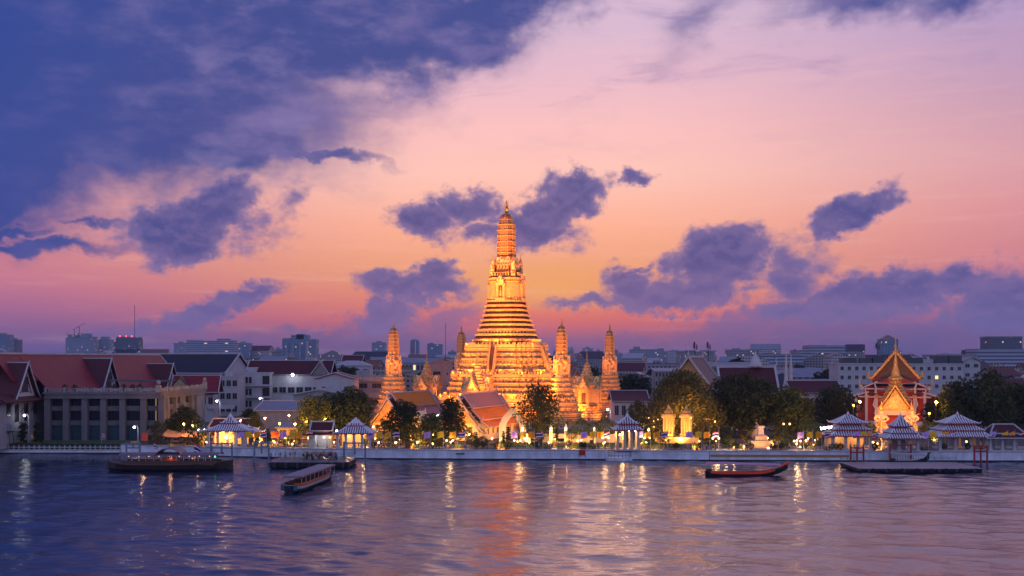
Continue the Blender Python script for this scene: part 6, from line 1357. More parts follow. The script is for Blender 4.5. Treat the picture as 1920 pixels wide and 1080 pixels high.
# banners and signs
def board(name, label, px, back, w, h, z, m, leg=True, cat='sign'):
    x, Y = on_wall(px, back); t_ = thing(name, label, cat, (x, Y, GZ)); q = MB(); q.box(-w / 2, w / 2, -.05, .05, z, z + h, m); q.build('panel', parent=t_)
    for s_ in (-1, 1): q = MB(); q.bar((s_ * w / 2 * .9, .06, 0), (s_ * w / 2 * .9, .06, z + h), .08, .08, iron); q.build('post', parent=t_)
    return t_
board('orange_banner', 'large orange banner between clipped trees left of the purple flag', 515.5, 6, 1.9, 1.7, 2.1, mat('orange_banner_cloth', (.62, .12, .02), .8, .15, 1), cat='banner')
board('life_ring_board', 'orange and grey life saving board by the blue pier frame at the lawn end', 271.5, 1.2, 1.5, 2.0, 1.0, mat('orange_board', (.72, .10, .03), .7, .15, 1))
board('yellow_sign', 'small yellow sign at the left end of the quay wall', 251, .8, 1.5, .5, .35, mat('yellow_sign_paint', (.65, .4, .02), .7, .15, 1))
board('info_board', 'dark information board on the lawn below the airy tree', 1052, 3, 1.5, .8, 1.8, iron); board('info_board', 'small dark board left of the pier pavilion lamps', 1109, 3, .9, .9, 1.3, iron)
mb_ = thing('memorial_board', 'pale billboard with grey marks hung under the water gate roof', 'sign', (*on_wall(1686, 1.0), GZ)); q = MB(); q.box(-1.5, 1.5, -.06, .06, .5, 2.7, offwhite); q.build('panel', parent=mb_)
q = MB()
for (a, b_, w_) in ((-.9, 1.55, .5), (-.2, 1.5, .35), (.35, 1.6, .6), (-.5, 1.05, .9), (.5, 1.1, .4)): q.box(a, a + w_, -.075, -.06, b_, b_ + .14, greyc)
q.build('lettering', parent=mb_)
# glowing cursive shop-style sign on the left three tiered pavilion
sg2 = thing('neon_sign', 'small white glowing cursive sign at the roof corner of the three tiered pavilion', 'sign', (*on_wall(1549, 2.6), GZ)); q = MB()
pts = []
for i in range(60): u = i / 59; pts.append((-1.4 + 2.8 * u + .13 * math.sin(u * 38), 0, 5.2 + .3 * math.sin(u * 38 + 1.4) * (1.2 if i % 20 < 8 else .7) + .35 * u))
q.tube(pts, .06, 4, lamp_cool); q.build('lettering', parent=sg2); q = MB(); q.bar((-1.3, .1, 0), (-1.3, .1, 5.2), .08, .08, iron); q.bar((1.3, .1, 0), (1.3, .1, 5.5), .08, .08, iron); q.build('post', parent=sg2)
# ------------------------------------------------------------------ flags
fpurple = mat('flag_purple', (.62, .34, .80), .8, .12, 1.5); fyellow = mat('flag_yellow', (.92, .52, .02), .8, .12, 1.5); forange = mat('flag_orange', (.95, .36, .01), .8, .12, 1.5)
fr_, fw_, fb_ = mat('flag_red', (.55, .02, .04), .8, .1, 1.5), mat('flag_white', (.75, .72, .75), .8, .1, 1.5), mat('flag_blue', (.03, .03, .20), .8, .1, 1.5)
FLG = {'purple': [], 'yellow': [], 'orange': [], 'national': []}
def flag(px, kind, y=817, back=1.3, droop=.5, fl=1, sc=1.0):
    x, Y = on_wall(px, back); ztop = PZ(y - 8, Y) - GZ; t_ = thing(kind + '_flag', 'x', 'flag', (x + .75, Y, GZ), 0, 'flags along the river wall')
    q = MB(); q.tube([(0, 0, 0), (0, 0, ztop + .3)], [.05, .035], 5, white); q.ball((0, 0, ztop + .36), .08, gold, 5); q.build('pole', parent=t_)
    W_, H_ = 1.6 * sc, 1.45 * sc; nx_, nz_ = 8, 5 if kind == 'national' else 4; cols = [fr_, fw_, fb_, fw_, fr_]; ph = (px * .37) % 6
    if kind == 'national': cuts = [0, 1 / 6, 2 / 6, 4 / 6, 5 / 6, 1]
    else: cuts = [i / 4 for i in range(5)]
    def P(i, j):
        u = i / nx_; v = cuts[j]; return (-u * W_ * fl * (1 - .1 * droop), .12 * math.sin(u * 7 + ph) * u, ztop - v * H_ - droop * .5 * u ** 1.3 + .06 * math.sin(u * 6 + ph))
    q = MB(); body = {'purple': fpurple, 'yellow': fyellow, 'orange': forange, 'national': fr_}[kind]
    for j in range(len(cuts) - 1):
        for i in range(nx_):
            m_ = cols[j] if kind == 'national' else body; a, b_, c, d = P(i, j), P(i, j + 1), P(i + 1, j + 1), P(i + 1, j)
            q.add([a, b_, c, d] + [(p[0], p[1] + .02, p[2]) for p in (a, b_, c, d)], [(0, 1, 2, 3), (7, 6, 5, 4)], m_)
    q.build('cloth', parent=t_)
    if kind != 'national':
        q = MB(); c = [(-.5 * W_, 0, ztop - .5 * H_ - droop * .2)]; cx_, cz_ = -.48 * W_ * fl, ztop - .5 * H_ - droop * .2
        q.tube([(cx_ - .15, -.13, cz_ - .2), (cx_ - .05, -.13, cz_ + .15), (cx_ + .08, -.13, cz_ - .1), (cx_ + .16, -.13, cz_ + .22)], .03, 4, {'purple': mat('emblem_dark_purple', (.16, .08, .3), .8, .1, 1), 'yellow': mat('emblem_ochre', (.45, .2, .01), .8, .1, 1), 'orange': mat('emblem_brown', (.4, .1, .01), .8, .1, 1)}[kind]); q.build('emblem', parent=t_)
    FLG[kind].append(t_)
SETS = [(452, 466, 482, 494), (531, 548, 561, 580), (694, 711, 727, 743), (801, 826, 849, 866), (964, 981, 996, 1012), (1095, 1112, 1126, 1137), (1200, 1214, 1231, 1246), (1292, 1310, 1325, 1342), (1501, 1518, 1535, 1552), (1606, 1619, 1628, 1641), (1735, 1750, 1773, 1788), (1862, 1884, 1897, 1917)]
for s_ in SETS:
    for px, kd in zip(s_, ('purple', 'yellow', 'orange', 'national')): flag(px, kd, droop=.2 + (px * 7 % 10) / 14)
for kd, lst in FLG.items(): label_row(lst, {'national': 'striped national flag', 'purple': 'purple flag', 'yellow': 'yellow flag', 'orange': 'orange flag'}[kd] + ' above the river wall, {} such flag from the left')
def small_flag(name, label, px, back, py, kd, w, z):
    x, Y = on_wall(px, back); t_ = thing(name, label, 'flag', (x, Y, z)); zt = PZ(py, Y) - z; q = MB(); q.tube([(0, 0, 0), (.25, 0, zt)], .04, 5, white); q.build('pole', parent=t_); q = MB()
    cols = [fr_, fw_, fb_, fb_, fw_, fr_] if kd == 'n' else [fyellow] * 6
    for j in range(6):
        for i in range(4):
            f_ = lambda i_, j_: (.25 + w * i_ / 4, .05 * math.sin(i_), zt - .22 * w * j_ - .45 * w * (i_ / 4) ** 1.4 * (1.4 - .1 * j_)); a, b_, c, d = f_(i, j), f_(i, j + 1), f_(i + 1, j + 1), f_(i + 1, j)
            q.add([a, b_, c, d] + [(p[0], p[1] + .02, p[2]) for p in (a, b_, c, d)], [(0, 1, 2, 3), (7, 6, 5, 4)], cols[j])
    q.build('cloth', parent=t_)
small_flag('drooping_flag', 'drooping striped flag on the lawn before the columned building', 190, 2.5, 812, 'n', .8, GZ); small_flag('drooping_flag', 'thin drooping yellow flag on the lawn before the clipped columns', 57, 2.0, 815, 'y', .5, GZ)
# ------------------------------------------------------------------ promenade lamps
LP = []
def twin_lamp(px, y=829, back=1.0, cool=False, e=150):
    x, Y = on_wall(px, back); t_ = thing('promenade_lamp', 'l', 'lamp post', (x, Y, GZ), 0, 'lamp posts along the promenade'); z = PZ(y, Y) - GZ; c_ = lamp_cool if cool else lamp_glow
    q = MB(); q.lathe([(0, .18), (.4, .12), (.5, .07), (z - .3, .05)], 6, iron); q.tube([(-.75, 0, z - .25), (-.35, 0, z - .55), (0, 0, z - .35), (.35, 0, z - .55), (.75, 0, z - .25)], .04, 5, iron); q.build('post', parent=t_)
    for s_ in (-1, 1): q = MB(); q.ball((s_ * .75, 0, z), .26, c_, 7); q.build('globe', parent=t_)
    lamp('POINT', (x, Y - .5, GZ + z + .1), e, (.9, .85, 1.) if cool else (1, .58, .24), .5, name='promenade_light'); LP.append(t_)
for px, y in ((427, 821), (613, 820), (843, 826), (970, 826), (1135, 821), (1203, 821), (1342, 822), (1495, 827)): twin_lamp(px, y, e=260)
twin_lamp(637, 808, 3, True, 260); twin_lamp(1185, 807, 1, True, 200); twin_lamp(378, 806, 3, True, 200); twin_lamp(1475, 795, 9, False, 30)
label_row(LP, 'lamp post with two globes on the promenade, {} from the left')
GL = []; PL_ = []
for px, Y, py, e in ((497, 284, 784, 1100), (524.5, 274, 794, 1100), (553, 279, 795, 900), (542, 286, 779, 900), (451, 276, 789, 700), (575, 290, 791, 500), (592, 291, 790, 400), (610, 290, 786, 900), (395, 270, 805, 500), (345, 272, 795, 900), (362, 274, 798, 900),
                     (682, 285, 820, 500), (742, 268, 830, 400), (1216, 272, 806, 900), (1162, 262, 815, 400), (1612, 300, 753, 3200), (1755, 300, 754, 3200), (1742, 296, 775, 700), (1600, 292, 760, 900), (1395, 264, 838, 300), (1440, 263.5, 840, 300), (1376, 264, 838, 300), (1812, 262, 828, 60),
                     (1262, 288, 800, 900), (1295, 290, 790, 1000), (1276, 292, 770, 1000), (1250, 290, 815, 700), (1330, 285, 815, 400), (700, 283, 800, 900), (812, 280, 815, 500), (880, 274, 815, 500), (560, 300, 800, 900), (1225, 300, 800, 900), (1340, 300, 790, 300), (1500, 268, 838, 200), (1525, 275, 835, 200)):
    t_ = thing('garden_lamp', 'l', 'lamp post', (PX(px, Y), Y, GZ), 0, 'single garden lamps'); z = PZ(py, Y) - GZ
    q = MB(); q.lathe([(0, .14), (.3, .08), (z - .25, .05)], 6, iron); q.build('post', parent=t_); q = MB(); q.ball((0, 0, z), .26 if e < 2000 else .36, lamp_glow, 7); q.build('globe', parent=t_); GL.append(t_)
    lamp('SPOT', (PX(px, Y), Y - .5, PZ(py, Y)), e * 2.6, (1, .37, .055), .4, (PX(px, Y), Y + 5, PZ(py, Y) + .6), 170, .4, 'garden_light')
label_row(GL, 'single warm globe lamp on a thin post, {} from the left')
# low path lights hidden among the planting, warm on the greenery
rp = random.Random(12)
for i in range(84):
    px = rp.uniform(380, 1560) if i < 74 else rp.uniform(1600, 1780); Y = rp.uniform(266, 288); x = PX(px, Y)
    q = MB(); q.lathe([(0, .1), (.6, .1), (.62, .16), (.8, .16), (.85, .04)], 6, iron); q.ball((0, 0, 1.0), .17, lamp_glow, 6); o = q.build('path_light'); o.location = (x, Y, GZ); o['category'] = 'path light'; o['group'] = 'low path lights in the garden'; o['label'] = 'x'; PL_.append(o)
    lamp('SPOT', (x, Y - .5, GZ + 1.0), rp.uniform(900, 2400), (1, .40, .07), .4, (x, Y + 4, GZ + 3), 165, .4, 'path_light_beam')
label_row(PL_, 'low warm path light among the riverside shrubs, {} from the left')
# lamps inside the great fig tree
for px, py in ((1283, 750), (1262, 765), (1304, 765), (1250, 790), (1318, 785)): lamp('POINT', (PX(px, 300), 293.5, PZ(py, 300)), 1500, (1, .36, .05), .8, name='tree_light')
gl = MB(); gl.ball((0, 0, 0), .3, lamp_green, 7); o = gl.build('green_signal_lamp'); o.location = (PX(1294, 284), 283, PZ(782, 284)); tag(o, 'small green lamp in the fig tree branches above the right shrine', 'lamp')
for i, (px, py) in enumerate(((1230, 785), (1238, 776), (1222, 788), (1246, 790), (1213, 782))):
    gl = MB(); gl.ball((0, 0, 0), .14, lamp_glow, 6); o = gl.build('string_bulb'); o.location = (PX(px, 288), 284, PZ(py, 288)); tag(o, 'tiny bulb hanging in the left side of the fig tree, {} from above'.format(['third', 'first', 'fourth', 'fifth', 'second'][i]), 'bulb', 'tiny bulbs in the fig tree')
# ------------------------------------------------------------------ pier frames, landing stages, pontoons
steelblue = mat('pier_blue_paint', (.14, .22, .30), .6, .3, 1.); hullblack = mat('tarred_steel', (.012, .014, .02), .5, .4, .8, spec=.3); deckm = mat('wet_deck', (.16, .16, .18), .35, .3, .6)
def frame(label, px0, px1, ytop, yb, Y, m=steelblue, rails=2, mids=1, cap=None, name='mooring_dolphin'):
    x0, x1 = PX(px0, Y), PX(px1, Y); t_ = thing(name, label, 'pier structure', ((x0 + x1) / 2, Y, 0)); w = x1 - x0; z0_, z1_ = PZ(yb, Y), PZ(ytop, Y)
    n = mids + 2
    for i in range(n):
        xx = -w / 2 + w * i / (n - 1); full = i in (0, n - 1) or cap; q = MB(); q.tube([(xx, 0, -1.5 if full else z0_ + .8), (xx, 0, z1_)], .22, 8, m); q.build('post', parent=t_)
        if cap: q = MB(); q.lathe([(z1_, .24), (z1_ + .3, .28), (z1_ + .5, .12), (z1_ + 1.0, .02)], 8, gold, xx, 0); q.build('finial', parent=t_)
    for i in range(rails): q = MB(); zz = z1_ - .35 - i * 1.0; q.bar((-w / 2 - .2, 0, zz), (w / 2 + .2, 0, zz), .26, .3, m); q.build('crossbeam', parent=t_)
    return t_
frame('blue steel pier frame in front of the lawn end, leftmost', 237, 262, 829, 845, 258, rails=2); frame('blue steel pier frame behind the right end of the dark ferry', 396, 435, 829, 855, 254, rails=2)
frame('blue steel pier frame left of the crowded pontoon', 477, 504, 827, 857, 253, rails=2); frame('blue steel pier frame at the right end of the crowded pontoon', 645, 685, 828, 858, 250, rails=1)
redw = mat('red_frame_paint', (.30, .02, .02), .5, .2, 1.)
frame('red timber frame left of the water gate, over the pontoon', 1595, 1619, 837, 862, 245, redw, 2, 1, True, 'red_mooring_dolphin'); frame('red timber frame right of the water gate, over the pontoon end', 1827, 1851, 835, 862, 247, redw, 2, 1, True, 'red_mooring_dolphin')
frame('pair of red posts at the foot of the water gate steps', 1669, 1708, 832, 862, 254, redw, 1, 0, True, 'red_mooring_dolphin')
q = MB(); x, Y = on_wall(1687)
for i in range(7): q.box(x - 2.6, x + 2.6, Y - 2.6 + i * .5, Y + 1.2, .1 + i * .33, .1 + (i + 1) * .33 - .004, white)
q.box(x - 2.9, x + 2.9, Y - 3.0, Y + .5, -1, .1, stain); q.build('river_steps', label='white steps going down to the water below the water gate', cat='steps')
x0, Y0 = on_wall(1161); ls = thing('landing_stage', 'small rounded stone landing stage with railings below the amber pier pavilion', 'landing stage', (x0, Y0, 0))
q = MB(); q.box(-3.2, 3.4, -.2, 3.5, -1, 2.0, wallwhite); q.loft([[(2.9 * math.cos(a), -1.0 + 1.9 * math.sin(a), z) for a in [math.pi + k * math.pi / 9 for k in range(10)]] + [(2.9, .2, z), (-2.9, .2, z)] for z in (-.6, .75)], wallwhite); q.build('platform', parent=ls)
q = MB()
for k in range(10): a = math.pi + k * math.pi / 9; q.bar((2.7 * math.cos(a), -1.0 + 1.75 * math.sin(a), .75), (2.7 * math.cos(a), -1.0 + 1.75 * math.sin(a), 2.0), .08, .08, iron)
for zz in (1.3, 2.0):
    for k in range(9):
        a, b_ = math.pi + k * math.pi / 9, math.pi + (k + 1) * math.pi / 9; q.bar((2.7 * math.cos(a), -1.0 + 1.75 * math.sin(a), zz), (2.7 * math.cos(b_), -1.0 + 1.75 * math.sin(b_), zz), .06, .06, iron)
q.build('railing', parent=ls)
tyrem = mat('tyre_rubber', (.02, .02, .02), .9, .2, 2)
greenrail = mat('green_rail_paint', (.03, .16, .13), .5, .2, 1)
# left pontoon
def pontoon(name, label, px0, px1, Yf, Yb, zd, rail, edge=None):
    xa, xb = PX(px0, Yf), PX(px1, Yf); t_ = thing(name, label, 'pontoon', ((xa + xb) / 2, Yf, 0)); w = xb - xa
    q = MB(); q.loft([[(-w / 2 + .8, .5, -.5), (w / 2 - .8, .5, -.5), (w / 2 - .8, Yb - Yf, -.5), (-w / 2 + .8, Yb - Yf, -.5)], [(-w / 2, 0, .4), (w / 2, 0, .4), (w / 2, Yb - Yf, .4), (-w / 2, Yb - Yf, .4)], [(-w / 2, 0, zd - .1), (w / 2, 0, zd - .1), (w / 2, Yb - Yf, zd - .1), (-w / 2, Yb - Yf, zd - .1)]], hullblack)
    for k in range(7): xx = -w / 2 + w * (k + .5) / 7; q.lathe([(.2, .32), (zd - .1, .32)], 8, iron, xx, -.25)
    q.build('hull', parent=t_)
    for k in range(8):
        ty = MB(); xx = -w / 2 + w * (k + .9) / 8.4; ty.tube([(xx + .38 * math.cos(a), -.3, zd * .55 + .38 * math.sin(a)) for a in [j * math.pi / 5 for j in range(11)]], .13, 5, tyrem); ty.build('tyre_fender', parent=t_)
    q = MB(); q.box(-w / 2 - .1, w / 2 + .1, -.1, Yb - Yf + .1, zd - .1, zd, edge or deckm); q.build('deck', parent=t_)
    for side, segs in (('front', rail),):
        for (a, b_, yy) in segs:
            q = MB(); xa_, xb_ = -w / 2 + w * a, -w / 2 + w * b_; n = max(2, int((xb_ - xa_) / 1.4))
            for k in range(n + 1): xx = xa_ + (xb_ - xa_) * k / n; q.bar((xx, yy, zd), (xx, yy, zd + 1.15), .07, .07, greenrail)
            for zz in (.45, .8, 1.15): q.bar((xa_, yy, zd + zz), (xb_, yy, zd + zz), .06, .06, greenrail)
            q.build('railing', parent=t_)
    return t_
pontoon('crowded_pontoon', 'dark floating pontoon with green railings crowded with waiting people', 505, 654, 239, 251, 1.45, [(.0, .55, 9.5), (.55, 1, 9.8), (.75, 1, .4)])
pontoon('long_pontoon', 'long low navy floating pontoon with a pale deck at the right', 1612, 1842, 230, 244, .95, [(.0, .18, 13.5), (.75, 1.0, 13.5)], mat('pale_deck', (.26, .23, .26), .5, .3, .4))
# people: one continuous skinned body each, a few poses, recoloured copies
skin_t = mat('skin_tone', (.35, .2, .13), .6, .1, 3); hair_m = mat('black_hair', (.015, .012, .012), .5, .1, 3)
cloth = [mat('cloth_%s' % n_, c, .85, .15, 3) for n_, c in (('white', (.6, .6, .6)), ('navy', (.03, .04, .12)), ('red', (.4, .04, .04)), ('grey', (.2, .2, .22)), ('teal', (.04, .2, .22)), ('black', (.02, .02, .025)), ('tan', (.4, .3, .2)), ('pink', (.5, .2, .26)))]
PER = []
def person_mesh(k):
    a = [.12, .35, -.1, .2][k]; st_w = [.1, .14, .09, .2][k]; lean = [0, .03, -.02, .05][k]; arm = [(.26, .0, 1.12, .27, -.05, .86), (.25, -.1, 1.15, .16, -.32, 1.1), (.27, .02, 1.13, .25, -.12, .92), (.24, -.14, 1.2, .1, -.25, 1.42)][k]
    V = [(0, 0, .93), (0, lean, 1.12), (0, lean, 1.36), (0, lean * 1.2, 1.47), (0, lean * 1.2 - .02, 1.60), (0, lean * 1.2, 1.69)]
    V += [(-.17, lean, 1.38), (-arm[0], arm[1], arm[2]), (-arm[3], arm[4], arm[5]), (.17, lean, 1.38), (arm[0], 0, 1.12), (arm[3] + .02, -.06, .88)]
    V += [(-.09, 0, .88), (-st_w, -.02, .47), (-st_w - .01, a * .4, .07), (-st_w - .02, a * .4 - .15, .03), (.09, 0, .88), (st_w, -.04, .47), (st_w + .01, -a * .4, .07), (st_w + .02, -a * .4 - .15, .03)]
    E = [(0, 1), (1, 2), (2, 3), (3, 4), (4, 5), (2, 6), (6, 7), (7, 8), (2, 9), (9, 10), (10, 11), (0, 12), (12, 13), (13, 14), (14, 15), (0, 16), (16, 17), (17, 18), (18, 19)]
    r_ = [.14, .125, .15, .055, .095, .07, .06, .045, .035, .06, .045, .035, .095, .065, .045, .035, .095, .065, .045, .035]
    def zc(c): return 3 if (c.z > 1.62 or (c.z > 1.52 and c.y > lean + .03)) else 2 if c.z > 1.42 or (abs(c.x) > .2 and c.z < 1.18 and c.z > .8) else 0 if c.z > .9 else 1 if c.z > .1 else 3
    return skin_body('person', V, E, r_, lv=1, mats=[cloth[0], cloth[1], skin_t, hair_m], zcuts=zc)
PM = [person_mesh(k) for k in range(4)]
pn = [0]
def person(x, y, z, rz, group, label='person'):
    k = pn[0]; pn[0] += 1; o = bpy.data.objects.new('person', PM[k % 4]); COL.objects.link(o); o.location = (x, y, z); o.rotation_euler = (0, 0, rz); s_ = rc2.uniform(.92, 1.05); o.scale = (s_, s_, s_)
    for sl_, c in ((0, cloth[rc2.randrange(8)]), (1, cloth[rc2.choice((1, 3, 5, 6))])): o.material_slots[sl_].link = 'OBJECT'; o.material_slots[sl_].material = c
    return tag(o, label, 'person', group)
rc2 = random.Random(5); crowd = []
for i in range(58):
    px = 566 + 74 * (i + rc2.random()) / 58 if i < 52 else 508 + (i - 52) * 9; Y = rc2.uniform(242.5, 248); crowd.append(person(PX(px, Y), Y, 1.45, rc2.uniform(0, 6.28), 'people waiting on the pontoon'))
label_row(crowd, 'person standing in the crowd on the pontoon, {} from the left')
walk = []
for i, (px, back) in enumerate([(408, 3), (440, 2), (520, 3), (527, 4), (541, 2.5), (556, 5), (590, 3), (596, 2), (629, 3), (650, 3), (672, 2), (700, 4), (751, 2), (765, 3), (785, 1.6), (834, 2.5), (838, 3), (858, 4), (872, 2), (915, 3), (921, 2), (930, 2.6), (937, 4), (1010, 2), (1032, 3), (1062, 2), (1148, 3), (1156, 2), (1202, 3), (1245, 4), (1261, 3), (1325, 3), (1352, 2.5), (1400, 2), (1480, 3), (1530, 2.6), (1580, 3), (1602, 2.4), (1655, 3), (1728, 3), (1764, 3), (1826, 3)]):
    x, Y = on_wall(px, back); walk.append(person(x, Y, GZ + .01, i * 2.1, 'people strolling on the promenade'))
label_row(walk, 'person on the promenade behind the river wall, {} from the left')
# two small gilt figures on the lawn, potted shrubs on the wall
for i, px in enumerate((1039, 1061.5)):
    x, Y = on_wall(px, 3.2); V = [(0, 0, .5), (0, 0, .95), (0, 0, 1.25), (-.3, -.1, 1.0), (-.45, -.2, 1.4), (.3, -.1, 1.0), (.45, -.1, .75), (-.18, -.1, .3), (-.3, .1, 0), (.18, -.2, .3), (.32, -.1, 0), (0, .35, .6), (0, .6, 1.1)]
    me = skin_body('lion_figure', V, [(0, 1), (1, 2), (1, 3), (3, 4), (1, 5), (5, 6), (0, 7), (7, 8), (0, 9), (9, 10), (0, 11), (11, 12)], [.24, .24, .2, .12, .09, .12, .09, .14, .09, .14, .09, .1, .06], lv=1, m=gold)
    o = bpy.data.objects.new('gilt_figure', me); COL.objects.link(o); o.location = (x, Y, GZ + .3); o.scale = (1.2,) * 3; tag(o, ['left of two small gilt figures on the lawn behind the wall', 'right of two small gilt figures on the lawn behind the wall'][i], 'statue')
    q = MB(); q.box(-.7, .7, -.6, .6, 0, .32, white); o = q.build('figure_plinth'); o.location = (x, Y, GZ); tag(o, ['low white plinth under the left gilt figure', 'low white plinth under the right gilt figure'][i], 'plinth')
    lamp('POINT', (x, Y - 1.2, GZ + .6), 60, (1, .55, .2), .1, name='figure_light')
PT = []
for i, px in enumerate((947, 955, 1005, 1091, 1097, 1268, 1302, 1312, 1380, 1408, 1450, 1466, 1508, 1560, 1568, 1576, 1640, 1770, 1815, 700, 770, 893, 905, 932)):
    x, Y = on_wall(px, 2.2); t_ = thing('potted_plant', 'x', 'potted plant', (x, Y, GZ), i, 'potted plants along the promenade'); q = MB(); q.lathe([(0, .3), (.5, .45), (.55, .48)], 8, mat('clay_pot', (.35, .16, .08), .8, .2, 1)); q.build('pot', parent=t_)
    o = bpy.data.objects.new('foliage', pot_me := globals().get('pot_me') or crown_mesh(77, [(0, 0, 1.1, .75, .7)], 500, .12, lv_mid)); COL.objects.link(o); o.parent = t_; PT.append(t_)
label_row(PT, 'potted shrub behind the river wall, {} from the left')
# lit white tents/vehicles low behind the wall at the right
for i, (px, w, h_) in enumerate(((1345, 2.6, .5), (1360, 3.2, .5), (1374, 2.4, .5), (1492, 3.6, .5), (1508, 3.0, .5))):
    x, Y = on_wall(px, 1.6); q = MB(); q.box(-w / 2, w / 2, -.4, .4, 0, h_ * .5, white); q.box(-w / 2 - .1, w / 2 + .1, -.5, .5, h_ * .5, h_ * .7, white); o = q.build('stone_bench'); o.location = (x, Y, GZ); tag(o, 'low white bench lit by lamps behind the wall, {} from the left'.format(ordn(i)), 'bench', 'white benches behind the wall')
    lamp('POINT', (x, Y - .9, GZ + .9), 70, (1, .6, .28), .1, name='bench_light')
HG = []
for i, (px, back, L_, h_) in enumerate(((690, 3.4, 3.2, .9), (728, 3.4, 4.5, .8), (776, 3.2, 5, 1.0), (815, 3.0, 4, .9), (860, 3.4, 3.6, 1.0), (906, 3.6, 5, 1.1), (938, 3.2, 4.2, 1.1), (1025, 4.4, 3.4, .8), (1074, 4.4, 4, .8), (1108, 4.2, 3.6, .9), (1228, 3.0, 4, 1.0), (1262, 3.0, 4, .9), (1300, 3.0, 4.6, 1.0), (1345, 4.0, 5, 1.0), (1388, 5, 4, 1.2), (1468, 4.6, 4.6, 1.1), (1516, 4.6, 4, 1.0), (1556, 3.6, 3, .9), (1640, 5.0, 3.6, .9), (1732, 5.0, 3.6, .9), (500, 5, 4, .9), (548, 5, 4, .9), (582, 4.6, 3, .9))):
    x, Y = on_wall(px, back); n_ = int(L_ / .7); o = bpy.data.objects.new('hedge', crown_mesh(200 + i, [(-L_ / 2 + L_ * (k + .5) / n_, 0, h_ * .5, .62, h_ * .62) for k in range(n_)], 420, .13, lv_clip if i % 3 else lv_auto)); COL.objects.link(o); o.location = (x, Y, GZ); HG.append(tag(o, 'x', 'hedge', 'low hedges behind the river wall'))
    if i % 2 == 0: lamp('SPOT', (x, Y - 1.6, GZ + .9), 1100, (1, .42, .09), .3, (x, Y + 3, GZ + .6), 165, .4, 'hedge_light')
label_row(HG, 'low lamp lit hedge behind the river wall, {} from the left')
# ------------------------------------------------------------------ boats
def hull_mesh(q, L, Wd, h, m, bow=1.2, stern=.6, n=14, rise=.6, flare=.8, z0=-.5, m2=None, sw=.5):
    """hull along x from -L/2 (stern) to L/2 (bow)"""
    secs = []
    for i in range(n + 1):
        u = i / n; x = -L / 2 + L * u
        w = Wd / 2 * min(1, (u / .12 + .55) if u < .12 else 1) * (1 if u < .62 else max(.04, 1 - ((u - .62) / .38) ** 1.8)); zt = h + rise * max(0, (u - .55) / .45) ** 2 * bow + stern * max(0, (.25 - u) / .25) ** 2 * rise
        secs.append([(x, -w, zt), (x, -w * flare, h * .25 + (zt - h) * .5), (x, -w * .3, z0 + (zt - h) * .4), (x, w * .3, z0 + (zt - h) * .4), (x, w * flare, h * .25 + (zt - h) * .5), (x, w, zt)])
    q.loft(secs, m)
    return secs
def gunwale(q, secs, r, m):
    for k in (0, 5): q.tube([s_[k] for s_ in secs], r, 5, m)
hullbrown = mat('dark_varnished_hull', (.035, .022, .02), .35, .3, .8); roofpink = mat('boat_roof_paint', (.18, .12, .15), .5, .25, .6)
# dark ferry
Yf = 236.; fy = thing('river_ferry', 'long dark wooden ferry with curved roof and string of warm cabin lamps', 'boat', (PX(322, Yf), Yf, 0), R(1))
q = MB(); sc_ = hull_mesh(q, 26.5, 5.2, 1.35, hullbrown, .9, .9, rise=.9); gunwale(q, sc_, .12, mat('hull_rail', (.12, .05, .03), .4, .2, 1)); q.build('hull', parent=fy)
q = MB(); q.box(-9.6, 9.6, -2.2, 2.2, 1.2, 1.55, timber)
for i in range(13): x = -9.4 + 18.8 * i / 12; 
q.build('deck', parent=fy)
for i in range(13):
    for s_ in (-1, 1): q = MB(); x = -9.4 + 18.8 * i / 12; q.bar((x, s_ * 2.15, 1.5), (x, s_ * 2.15, 3.4), .12, .12, white if i % 3 else timber); q.build('post', parent=fy)
q = MB(); n = 10
for i in range(n):
    a0, a1 = math.pi * i / n, math.pi * (i + 1) / n; f_ = lambda a: (-2.6 * math.cos(a), 3.4 + .42 * math.sin(a)); (y0, z0_), (y1, z1_) = f_(a0), f_(a1)
    q.slab((-10.6, y0, z0_), (10.6, y0, z0_), (10.6, y1, z1_), (-10.6, y1, z1_), .12, roofpink)
q.build('roof', parent=fy)
q = MB(); prf = [(-2.8, 3.5), (-2.2, 4.2), (-1.2, 4.75), (0, 4.9), (1.2, 4.75), (2.2, 4.2), (2.8, 3.5)]
for (a, b_), (c, d) in zip(prf, prf[1:]): q.slab((a, -2.75, b_), (c, -2.75, d), (c, 2.5, d), (a, 2.5, b_), .14, roofpink)
q.build('roof_arch', parent=fy)
q = MB(); q.box(-10.2, 10.2, -2.22, -2.16, 1.5, 2.2, mat('ferry_panel', (.10, .05, .04), .5, .3, 1)); q.box(-10.2, 10.2, 2.16, 2.22, 1.5, 2.2, timber); q.build('side_panel', parent=fy)
for i in range(9): q = MB(); x = -8.6 + 17.2 * i / 8; q.ball((x, -1.9, 3.15), .10, lamp_glow, 6); q.build('cabin_lamp', parent=fy)
q = MB(); q.ball((9.9, -2.4, 3.1), .15, lamp_green, 6); q.build('navigation_light', parent=fy)
for i in range(3): lamp('POINT', (fy.location.x - 6 + 6 * i, Yf - 1.2, 2.9), 55, (1, .5, .22), .1, name='cabin_light')
q = MB(); q.box(-2, 1.6, -1.0, 1.0, 1.5, 2.6, mat('ferry_seat', (.4, .06, .04), .6, .2, 1)); q.build('engine_box', parent=fy)
for i, px in enumerate((290, 322, 332, 343, 365)): person(PX(px, Yf - .6), Yf - .6, 1.55, i * 1.3, 'passengers on the dark ferry', 'person aboard the dark ferry under its roof, {} from the left'.format(ordn(i)))
